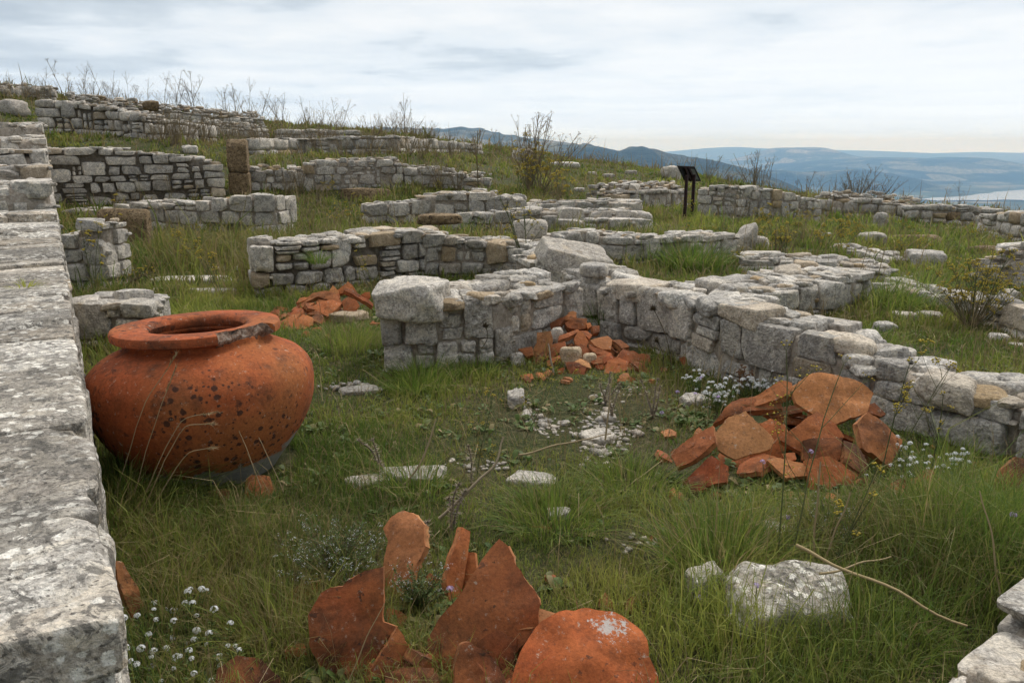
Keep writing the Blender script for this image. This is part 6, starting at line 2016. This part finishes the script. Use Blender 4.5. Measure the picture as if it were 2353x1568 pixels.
plant('fennel branch leaning low to the right over the two slabs', 268, 662, 555, 'fennel_plant', 'fennel', GF, 52, STEM_DRY, HEAD_YEL, 'flower_heads', nstem=2, spread=.05, rad=.016, nbr=6, ray=6, dot=.012, foliage=2, lean=(1.7, 0), hvar=.3, green=1)
plant('fennel leaning left at the end of the two slabs', 515, 690, 555, 'fennel_plant', 'fennel', GF, 53, STEM_GREEN, HEAD_YEL, 'flower_heads', nstem=3, spread=.15, rad=.008, nbr=5, ray=6, dot=.010, foliage=2, lean=(-.3, 0), green=.8)
plant('thin upright fennel before the brown tufa slab', 282, 610, 455, 'fennel_plant', 'fennel', GF, 54, STEM_DRY, HEAD_YEL, 'flower_heads', nstem=2, spread=.06, rad=.008, nbr=5, ray=6, dot=.012, foliage=2, green=.5)
plant('yellow fennel among the grass between slab and ashlar wall', 430, 625, 520, 'fennel_plant', 'fennel', GF, 55, STEM_GREEN, HEAD_YEL, 'flower_heads', nstem=6, spread=.4, rad=.007, nbr=6, ray=6, dot=.012, foliage=2, green=.8)
plant('fennel stems in front of the narrow wall end', 222, 690, 505, 'fennel_plant', 'fennel', GF, 56, STEM_GREEN, HEAD_YEL, 'flower_heads', nstem=2, spread=.12, rad=.007, nbr=5, ray=6, dot=.011, foliage=1, green=.8)
plant('small yellow-flowered weed in front of the near wall', 1260, 870, 800, 'fennel_plant', 'fennel', GF, 57, STEM_GREEN, HEAD_YEL, 'flower_heads', nstem=7, spread=.7, rad=.009, nbr=4, ray=5, dot=.012, foliage=3, green=1)
plant('low yellow-flowered weed in the lawn by the flat stones', 1120, 1070, 1005, 'fennel_plant', 'fennel', GF, 58, STEM_GREEN, HEAD_YEL, 'flower_heads', nstem=7, spread=.8, rad=.010, nbr=4, ray=5, dot=.014, foliage=3, green=1)
plant('reddish dock beside the white flowers at the diagonal wall', 1700, 905, 830, 'dock_plant', 'dock', GF, 59, RUST, RUST, 'seed_heads', nstem=6, spread=.35, rad=.014, nbr=6, ray=6, dot=.02, umr=.05)

GT = 'dry thistles and seed stalks'


def thistle(label, u, vb, vt, seed):
    q = hit(u, vb)
    h = zat_uv(u, vt, q) - q[2]
    root = empty('dry_thistle', tuple(q))
    nr = np.random.RandomState(seed)
    st, lf = MB(), MB()
    for i in range(nr.randint(1, 4)):
        P = curve_pts((0, 0, 0), (nr.normal() * .2, nr.normal() * .2, 1), h * nr.uniform(.7, 1), (nr.normal() * .3, nr.normal() * .3, 0), 9, .08)
        tube(st, P, np.linspace(.006, .003, len(P)), 5, (.5, .2, .5))
        for j in range(1, len(P)):
            for _ in range(7):
                a = nr.uniform(0, 6.28)
                d = np.array([math.cos(a), math.sin(a), nr.uniform(-.3, .7)])
                s = np.cross(d, [0, 0, 1.]); l = nr.uniform(.012, .035)
                q0 = P[j] + (P[j - 1] - P[j]) * nr.rand()
                lf.add([q0 + s * .004, q0 - s * .004, q0 + d * l], None, np.array([(0, 1, 2)]), (nr.rand(), nr.rand() * .6, nr.rand()))
        hd_ = P[-1]
        for _ in range(26):
            d = nr.normal(size=3); d /= np.linalg.norm(d); d[2] = abs(d[2]) * .8
            s = np.cross(d, [.3, .2, 1.]); s /= np.linalg.norm(s)
            lf.add([hd_ + s * .003, hd_ - s * .003, hd_ + d * .022], None, np.array([(0, 1, 2)]), (nr.rand(), nr.rand() * .5, nr.rand()))
    st.build('stem', THIST, parent=None, loc=(0, 0, 0)).parent = root
    lf.build('spines', THIST, parent=None, loc=(0, 0, 0), smooth=False).parent = root
    return tag(root, label, 'thistle', GT)


THIST = mat_leaf('dead_thistle', (0.16, 0.13, 0.115), (0.30, 0.26, 0.22), 0.1, .9)
thistle('grey dead thistle before the broad sunken stone', 885, 1095, 962, 1)
thistle('grey dead thistle between the two flat lawn stones', 1082, 1112, 1000, 2)
thistle('bent grey thistle in front of the gravel patch', 1405, 965, 860, 3)
thistle('grey thistle by the bare patch right of the gravel', 1498, 960, 862, 4)
thistle('short prickly thistle beside the lone grass sherd', 1390, 930, 868, 5)
thistle('broken thistle behind the slim blade-like sherd', 1040, 1220, 1110, 6)
thistle('thistle in the shade behind the large pointed sherd', 975, 1290, 1200, 7)

def stalk(label, pts, rad, mat, name='dry_stalk', cat='stalk', tint=(.7, .5, .4), plume=None):
    """pts: (u, v, height above ground) - each foot is found on the ground below"""
    P = []
    for u, v, Y in pts:
        P.append(at(u, v, Y))
    P = np.array(P)
    tt = np.linspace(0, 1, len(P))
    t2 = np.linspace(0, 1, 14)
    C = np.stack([np.interp(t2, tt, P[:, i]) for i in range(3)], 1)
    C[1:-1] = (C[:-2] + C[2:] + C[1:-1] * 2) / 4
    C = C + np.stack([vnoise(C * 9, 7), vnoise(C * 9, 8), vnoise(C * 9, 9)], 1) * rad * 2.5
    mb = MB()
    tube(mb, C, np.linspace(rad, rad * .6, 14), 6, tint)
    if plume:
        for i in range(60):
            q = C[-1] + (C[-4] - C[-1]) * VR.rand() * plume
            d = VR.normal(size=3) * .35 + (C[-1] - C[-3]) / np.linalg.norm(C[-1] - C[-3])
            s = np.cross(d, [.2, .1, 1.]); s /= np.linalg.norm(s) + 1e-6
            mb.add([q + s * .0014, q - s * .0014, q + d * .02], None, np.array([(0, 1, 2)]), (.8, .8, .2))
    o = mb.build(name, mat, loc=tuple(C[0]))
    return tag(o, label, cat, GT)


stalk('long pale straw stalk lying slantwise over the grass beyond the quartzy block', [(1826, 1252, 2.46), (1950, 1310, 2.34), (2080, 1372, 2.22), (2226, 1437, 2.10)], .006, STEM_DRY, tint=(1, .9, .2))
stalk('thin stalk lying behind the long pale one', [(1880, 1316, 2.42), (1960, 1300, 2.46), (2048, 1277, 2.52)], .0045, STEM_DRY, tint=(1, .7, .2))
stalk('pale upright dead stalk before the heap, left one', [(1866, 1325, 2.64), (1875, 1200, 2.62), (1887, 1060, 2.60)], .0045, STEM_DRY, tint=(1, .7, .2))
stalk('pale upright dead stalk before the heap, right one', [(1880, 1325, 2.64), (1915, 1240, 2.62), (1950, 1132, 2.60)], .0045, STEM_DRY, tint=(1, .7, .2))
stalk('long upright straw stalk standing near the photo edge', [(2302, 1395, 2.36), (2285, 1270, 2.40), (2257, 1130, 2.44)], .004, STEM_DRY, tint=(1, .7, .2))
stalk('forked curved dead branch between the flat lawn stones', [(1010, 1185, 3.05), (1080, 1120, 3.10), (1140, 1070, 3.15), (1162, 1010, 3.2)], .007, THIST, tint=(.9, .5, .4))
stalk('pale crooked twig beside the grey thistle', [(930, 1110, 3.4), (965, 1060, 3.42), (990, 1000, 3.45), (1000, 960, 3.48)], .005, THIST, tint=(1, .7, .3))
stalk('straight grey stick leaning on the tall tan sherd of the corner heap', [(1270, 855, 5.25), (1262, 810, 5.3), (1258, 790, 5.33)], .007, THIST, tint=(1, .3, .3))
stalk('dead stem lying across the grass beside the gravel', [(1190, 1045, 3.7), (1290, 1020, 3.8), (1400, 995, 3.95)], .005, STEM_DRY, tint=(.8, .5, .3))
stalk('bare bent stalk standing before the gravel patch', [(1390, 1010, 3.85), (1400, 930, 3.9), (1405, 860, 3.95)], .005, STEM_DRY, tint=(.8, .6, .3))
stalk('thin straw bent over the big dark plate', [(800, 1560, 2.0), (850, 1450, 2.02), (885, 1385, 2.05)], .002, STEM_DRY, tint=(1, .8, .2))
GJ = 'feathery grass stalks in front of the jar'
for i, (pts, lab) in enumerate([([(300, 1160, 3.15), (345, 1000, 3.12), (405, 840, 3.1)], 'feathery stalk before the jar reaching the shoulder'), ([(310, 1180, 3.1), (390, 1010, 3.08), (420, 960, 3.06), (500, 945, 3.05)], 'feathery stalk nodding across the middle of the jar'),
                                ([(320, 1180, 3.05), (420, 980, 3.02), (490, 972, 3.0)], 'feathery stalk nodding just below the middle one'), ([(260, 1150, 3.2), (330, 930, 3.2), (408, 808, 3.2)], 'tallest feathery stalk reaching the jar rim'),
                                ([(330, 1190, 3.0), (430, 1040, 3.0), (495, 1028, 2.98)], 'lowest feathery stalk before the jar'), ([(600, 1120, 3.3), (570, 1040, 3.3), (548, 990, 3.3)], 'bare straw before the right half of the jar'), ([(650, 1130, 3.3), (620, 1050, 3.3), (592, 1005, 3.3)], 'second bare straw before the right half of the jar')]):
    o = stalk(lab, pts, .0022, STEM_DRY, 'grass_stalk', 'grass stalk', (1, .6, .2), .8 if i < 5 else None)
    o['group'] = GJ
for lab, u, v, ub, vb, Y in [('dark round seed head before the diagonal wall', 1500, 708, 1542, 850, 5.0), ('dark round seed head before the near wall', 1114, 748, 1106, 800, 5.4), ('small dark seed head right of the corner heap', 1508, 782, 1520, 855, 5.1)]:
    root = empty('seed_head_stalk', tuple(at(ub, vb, Y)))
    a, b = at(ub, vb, Y), at(u, v, Y)
    C = np.array([a + (b - a) * t + np.array([.03 * math.sin(3.1 * t), 0, 0]) for t in np.linspace(0, 1, 10)])
    mb = MB(); tube(mb, C, .0028, 5, (.1, 0, .8)); mb.build('stem', HEAD_DRY, parent=root, loc=tuple(a))
    mb = MB()
    for _ in range(170):
        d = VR.normal(size=3); d /= np.linalg.norm(d)
        d[2] = abs(d[2]) * 1.2 - .1
        s = np.cross(d, [.2, .3, 1.]); s /= np.linalg.norm(s)
        q = b + np.array([0, 0, -.015])
        mb.add([q + d * .012 + s * .0025, q + d * .012 - s * .0025, q + d * .042], None, np.array([(0, 1, 2)]), (VR.rand() * .4, 0, VR.rand()))
    mb.build('seed_head', HEAD_DRY, parent=root, loc=tuple(a))
    tag(root, lab, 'seed head', GT)


# ---- flowers
def flower_ball(mb, p, r, k, tint=(.5, 0, 0)):
    for _ in range(k):
        d = VR.normal(size=3); d /= np.linalg.norm(d); d[2] = abs(d[2]) * .9 - .1
        q = p + d * r
        e1 = np.cross(d, [.3, .5, .8]); e1 /= np.linalg.norm(e1); e2 = np.cross(d, e1)
        s = r * .34
        V = []
        for a in range(4):
            t = a * 1.571 + VR.rand() * .3
            V += [q, q + (e1 * math.cos(t - .45) + e2 * math.sin(t - .45)) * s, q + (e1 * math.cos(t + .45) + e2 * math.sin(t + .45)) * s]
        mb.add(V, None, np.arange(12).reshape(4, 3), (VR.rand(), 0, 0))


def alyssum(label, u, v, spots, h, r, group):
    """one plant: green stems and leaves, each white flower head a part"""
    q = hit(u, v)
    root = empty('white_flower', tuple(q))
    st = MB()
    heads = []
    for (uu, vv) in spots:
        d = ray(uu, vv)
        Y = q[1] + VR.uniform(-.06, .08)
        b = at(uu, vv, Y)
        a = q + np.array([(b[0] - q[0]) * .6, (Y - q[1]) * .6, 0]) + VR.normal(size=3) * .01
        a[2] = Hs(a[0], a[1])
        C = np.array([a + (b - a) * t + np.array([0, 0, .02 * math.sin(3.1 * t)]) for t in np.linspace(0, 1, 6)])
        tube(st, C, .0014, 4, (.5, 0, .3))
        for t in np.linspace(.2, .85, 7):
            p = a + (b - a) * t
            dd = VR.normal(size=3); dd[2] = abs(dd[2]) * .6; dd /= np.linalg.norm(dd)
            s = np.cross(dd, [0.1, .2, 1.]); s /= np.linalg.norm(s)
            st.add([p, p + dd * .012 + s * .003, p + dd * .012 - s * .003, p + dd * .026], np.array([(0, 2, 3, 1)]), None, (VR.rand(), 0, VR.rand()))
        heads.append(b)
    st.build('stems', LEAF, parent=root, loc=tuple(q))
    for b in heads:
        m = MB(); flower_ball(m, b, r * VR.uniform(.6, 1.2), 30)
        m.build('flower_head', PETAL, parent=root, loc=tuple(q), smooth=False)
    return tag(root, label, 'flower', group)


GW = 'white flowers'
z5 = lambda x, y: (x * .5784, 661 + y * .5784)
A1 = [(755, 1195), (800, 1195), (745, 1205), (820, 1200), (612, 1250), (655, 1275), (690, 1280), (735, 1250), (765, 1250), (780, 1300)]
A2 = [(490, 1365), (590, 1375), (610, 1275), (620, 1315), (545, 1300), (690, 1320), (680, 1390), (660, 1430)]
A3 = [(780, 1360), (830, 1370), (915, 1330), (850, 1275), (770, 1395), (875, 1395), (820, 1415), (745, 1410), (690, 1425)]
A4 = [(905, 1420), (935, 1420), (950, 1435), (870, 1465), (880, 1500), (950, 1475), (980, 1510), (945, 1525), (880, 1540)]
A5 = [(600, 1465), (560, 1430), (610, 1440), (750, 1440), (760, 1470), (620, 1510), (600, 1505), (540, 1495), (700, 1465), (715, 1460)]
A6 = [(840, 1560), (640, 1560), (690, 1510), (770, 1530), (500, 1430), (520, 1480), (480, 1275), (490, 1310)]
for A, uv, lab in ((A1, (430, 1440), 'white alyssum plant at the back of the foreground clump'), (A2, (345, 1500), 'white alyssum plant nearest the cut wall end'), (A3, (470, 1490), 'white alyssum plant in the heart of the foreground clump'),
                   (A4, (535, 1560), 'white alyssum plant at the right of the foreground clump'), (A5, (380, 1560), 'white alyssum plant low in the foreground clump'), (A6, (390, 1600), 'white alyssum plant at the bottom edge of the photo')):
    alyssum(lab, uv[0], uv[1], [z5(*a) for a in A], .1, .0115, GW)
for cu_, cv_, k, su, sv, lab in ((2085, 1075, 12, 70, 34, 'white alyssum right of the heap, nearer plant'), (2190, 1060, 9, 60, 20, 'white alyssum right of the heap before the wall block'), (2090, 1030, 7, 40, 20, 'white alyssum right of the heap, farther plant')):
    alyssum(lab, cu_, cv_ + 50, [(cu_ + VR.normal() * su * .5, cv_ + VR.normal() * sv * .6) for _ in range(k * 2)], .1, .011, GW)
for cu_, cv_, k, su, sv, Y, lab in ((1735, 880, 26, 60, 18, 4.5, 'dense white alyssum between heap and diagonal wall'), (1650, 905, 22, 40, 30, 4.45, 'white alyssum spilling left of the heap'), (1600, 870, 10, 36, 14, 4.7, 'sparse white alyssum by the half-buried stone')):
    alyssum(lab, cu_, cv_ + 40, [(cu_ + VR.normal() * su * .5, cv_ + VR.normal() * sv * .6) for _ in range(k * 2)], .1, .0125, GW)
alyssum('small white flowers below the tilted boulder', 1240, 640, [(1225, 608), (1235, 602), (1216, 615), (1245, 612)], .1, .02, GW)
for i, (u, v, Yd) in enumerate([(1610, 868, 4.6), (1597, 905, 4.4), (1650, 912, 4.4), (1556, 900, 4.5), (1520, 948, 4.2), (1862, 1037, 3.4), (1752, 1060, 3.4), (1808, 1188, 2.95), (2328, 1182, 2.7), (1034, 1352, 2.35), (1738, 1345, 2.35), (1604, 1372, 2.4)]):
    lab = ['lilac scabious beside the sparse white flowers', 'lilac scabious left of the spilling white flowers', 'lilac scabious among the spilling white flowers', 'lilac scabious at the left of the flower patch', 'lilac scabious near the bare thistle patch', 'lilac scabious before the squared mouldy sherd',
           'lilac scabious before the pale angular plate', 'lilac scabious behind the upright dead stalks', 'lilac scabious at the right photo edge', 'pink scabious beside the slim blade-like sherd', 'lilac flower touching the quartzy block', 'lilac flower at the small white block'][i]
    b = at(u, v, Yd)
    a = np.array([b[0] + VR.normal() * .03, b[1] + .03, Hs(b[0], b[1])])
    root = empty('lilac_flower', tuple(a))
    m = MB(); tube(m, [a, (a + b) / 2 + VR.normal(size=3) * .008, b], .0016, 4, (.5, 0, .3)); m.build('stem', STEM_GREEN, parent=root, loc=tuple(a))
    m = MB(); flower_ball(m, b, .013, 22); m.build('bloom', LILAC, parent=root, loc=tuple(a), smooth=False)
    tag(root, lab, 'flower', 'lilac flowers')

# thyme bush with tiny pale flowers behind the big dark plate
def twig_bush(label, u, v, rx, hh, k, seed, flowers=120):
    global VR
    keep = VR; VR = np.random.RandomState(seed)
    q = hit(u, v)
    root = empty('thyme_bush', tuple(q))
    st, lf, fl = MB(), MB(), MB()
    for i in range(k):
        a = VR.uniform(0, 6.283); sp = VR.uniform(.1, 1.1)
        P = curve_pts(q, (math.cos(a) * sp * rx / hh, math.sin(a) * sp * rx / hh * .8, 1), hh * VR.uniform(.6, 1.15), (math.cos(a) * .3, math.sin(a) * .3, .2), 7, .1)
        tube(st, P, np.linspace(.002, .0008, len(P)), 3, (.2, 0, .9))
        for j in range(1, len(P)):
            for _ in range(9):
                p = P[j] + (P[j - 1] - P[j]) * VR.rand()
                d = VR.normal(size=3); d /= np.linalg.norm(d)
                s = np.cross(d, [.1, .2, 1.]); s /= np.linalg.norm(s)
                l = VR.uniform(.006, .014)
                lf.add([p, p + d * l * .5 + s * .0028, p + d * l * .5 - s * .0028, p + d * l], np.array([(0, 2, 3, 1)]), None, (VR.rand() * .5, 0, VR.rand() * 1.6))
        if i % 2 == 0:
            for _ in range(5):
                flower_ball(fl, P[-1 - VR.randint(0, 2)] + VR.normal(size=3) * .012, .0055, 4)
    st.build('stems', STEM_DRY, parent=root, loc=tuple(q)); lf.build('leaves', LEAF, parent=root, loc=tuple(q), smooth=False)
    o = fl.build('blossoms', PETAL, parent=root, loc=tuple(q), smooth=False); o['kind'] = 'stuff'
    VR = keep
    return tag(root, label, 'bush', 'thyme bushes')


twig_bush('wide thyme bush with pale blossoms left of the leaf-shaped sherd', 770, 1330, .34, .24, 130, 3)
twig_bush('thyme bush with pale blossoms right in front of the leaf-shaped sherd', 960, 1400, .14, .17, 36, 4)
twig_bush('dark twiggy bush behind the upright dead stalks', 1900, 1250, .24, .20, 70, 6)
# ------------------------------------------------------------------ distant hills, lake, haze
def ridge(name, prof, Y, depth, floor, mat, seed, rough=.10, n=160, rows=26):
    prof = np.array(prof, float)
    u = np.linspace(prof[0, 0], prof[-1, 0], n)
    v = np.interp(u, prof[:, 0], prof[:, 1])
    crest = np.array([at(a, b, Y) for a, b in zip(u, v)])
    T = np.linspace(-1, 1, rows)
    V = []
    for t in T:
        f = .5 + .5 * math.cos(math.pi * t)
        f = f ** .8
        x = crest[:, 0]
        y = crest[:, 1] - t * depth
        q = np.stack([x / depth * 2.2, y / depth * 2.2, np.zeros(n)], 1)
        nz = fbm(q, 5, seed, .55)
        side = 1 - abs(2 * np.linspace(0, 1, n) - 1) ** 6
        hgt = (crest[:, 2] - floor)
        z = floor + hgt * f + nz * rough * hgt * (abs(t) ** .5) * (1 - abs(t) ** 4) + (0.016 * hgt * vnoise(q * 30, seed) if abs(t) < .1 else 0)
        V.append(np.stack([x, y, z - 4], 1))
    V = np.concatenate(V)
    i, j = np.meshgrid(np.arange(rows - 1), np.arange(n - 1), indexing='ij')
    Q = np.stack([i * n + j, (i + 1) * n + j, (i + 1) * n + j + 1, i * n + j + 1], -1).reshape(-1, 4)
    mb = MB(); mb.add(V, Q)
    struct(mb.build(name, mat, loc=tuple(V.mean(0))))


WOOD = mat_hill('wooded_hill', (0.015, 0.03, 0.012), (0.04, 0.06, 0.025), (0.30, 0.27, 0.16), 0.0019)
FIELD = mat_hill('field_hill', (0.035, 0.055, 0.022), (0.12, 0.12, 0.06), (0.42, 0.36, 0.24), 0.0026)
FARH = mat_hill('far_hill', (0.05, 0.07, 0.04), (0.09, 0.10, 0.06), (0.16, 0.15, 0.10), 0.0009)
ridge('hills', [(600, 320), (760, 300), (860, 290), (1000, 294), (1060, 292), (1100, 296), (1160, 311), (1230, 320), (1300, 328), (1400, 350), (1520, 395), (1600, 425)], 5600, 1900, -400, FIELD, 5)
ridge('hills', [(1000, 360), (1120, 340), (1200, 334), (1290, 326), (1350, 328), (1385, 336), (1425, 343), (1450, 335), (1470, 333), (1500, 340), (1550, 352), (1640, 366), (1710, 386), (1780, 412), (1860, 450)], 4300, 1500, -420, WOOD, 8)
ridge('hills', [(1480, 352), (1560, 346), (1640, 339), (1690, 337), (1780, 342), (1900, 344), (2000, 346), (2150, 352), (2260, 349), (2352, 351), (2600, 350), (2800, 354)], 20500, 4200, -400, FARH, 12, .06)
ridge('hills', [(1560, 385), (1640, 372), (1710, 362), (1760, 347), (1785, 340), (1880, 338), (1895, 341), (1930, 352), (1990, 362), (2090, 378), (2200, 400)], 14200, 2600, -420, FIELD, 15)
ridge('hills', [(1640, 430), (1740, 392), (1820, 376), (1930, 366), (2000, 360), (2080, 361), (2160, 364), (2210, 361), (2250, 363), (2275, 372), (2300, 384), (2352, 392), (2480, 410), (2600, 440)], 11800, 2900, -425, WOOD, 18, .16)
ridge('hills', [(2200, 392), (2270, 376), (2330, 368), (2420, 362), (2560, 366), (2800, 380)], 15500, 2400, -420, FARH, 21)

ridge('hills', [(1480, 440), (1560, 404), (1660, 386), (1760, 390), (1850, 396), (1960, 388), (2040, 396), (2110, 412), (2180, 446)], 8300, 900, -426, WOOD, 27, .2)

# the lake in the valley
lm, lnt, lb = new_mat('lake_water')
lb.inputs['Base Color'].default_value = (0.04, 0.06, 0.07, 1)
lb.inputs['Roughness'].default_value = 0.12
lb.inputs['Specular IOR Level'].default_value = 0.6
bump(lnt, lb, noise(lnt, pos(lnt), 0.05, 4), 0.10, 2.0)
sh = [(2110, 457), (2160, 455), (2200, 452), (2235, 448), (2260, 443), (2300, 439), (2352, 436), (2460, 432), (2600, 432), (2600, 470), (2460, 466), (2400, 462), (2352, 460), (2310, 459), (2270, 461), (2220, 460), (2160, 461)]
zl = VALLEY + 8
P = []
for u, v in sh:
    d = ray(u, v)
    P.append(ORG + d * ((zl - CAM_Z) / d[2]))
P = np.array(P)
m_ = len(P)
Pd = np.concatenate([np.linspace(P[i], P[(i + 1) % m_], 8, endpoint=False) for i in range(m_)])
Pd[:, :2] += np.stack([vnoise(Pd * .004, 2), vnoise(Pd * .004, 3)], 1) * 60
mb = MB()
c = Pd.mean(0)
k = len(Pd)
mb.add(np.concatenate([Pd, [c]]), None, np.array([(k, i, (i + 1) % k) for i in range(k)]))
lake = mb.build('lake', lm, loc=tuple(c), smooth=False)
struct(lake)

HAZE_D = 0.78e-4
hm = bpy.data.materials.new('air_haze'); hm.use_nodes = True
hn = hm.node_tree
for nd in list(hn.nodes):
    if nd.type != 'OUTPUT_MATERIAL':
        hn.nodes.remove(nd)
pv = N(hn, 'ShaderNodeVolumePrincipled')
pv.inputs['Color'].default_value = (0.27, 0.55, 1.0, 1)
pv.inputs['Absorption Color'].default_value = (1, 1, 1, 1)
pv.inputs['Density'].default_value = HAZE_D
pv.inputs['Anisotropy'].default_value = 0.1
L(hn, pv.outputs[0], hn.nodes['Material Output'].inputs['Volume'])
mb = MB()
x0, x1, y0, y1, z0, z1 = -26500, 26500, -26500, 26500, VALLEY - 30, 150
V = [(x, y, z) for z in (z0, z1) for x, y in ((x0, y0), (x1, y0), (x1, y1), (x0, y1))]
mb.add(V, np.array([(3, 2, 1, 0), (4, 5, 6, 7), (0, 1, 5, 4), (1, 2, 6, 5), (2, 3, 7, 6), (3, 0, 4, 7)]))
hz = mb.build('haze', hm, loc=(0, 0, 0), smooth=False)
struct(hz, 'stuff')
hz['label'] = 'pale blue haze over the valley'
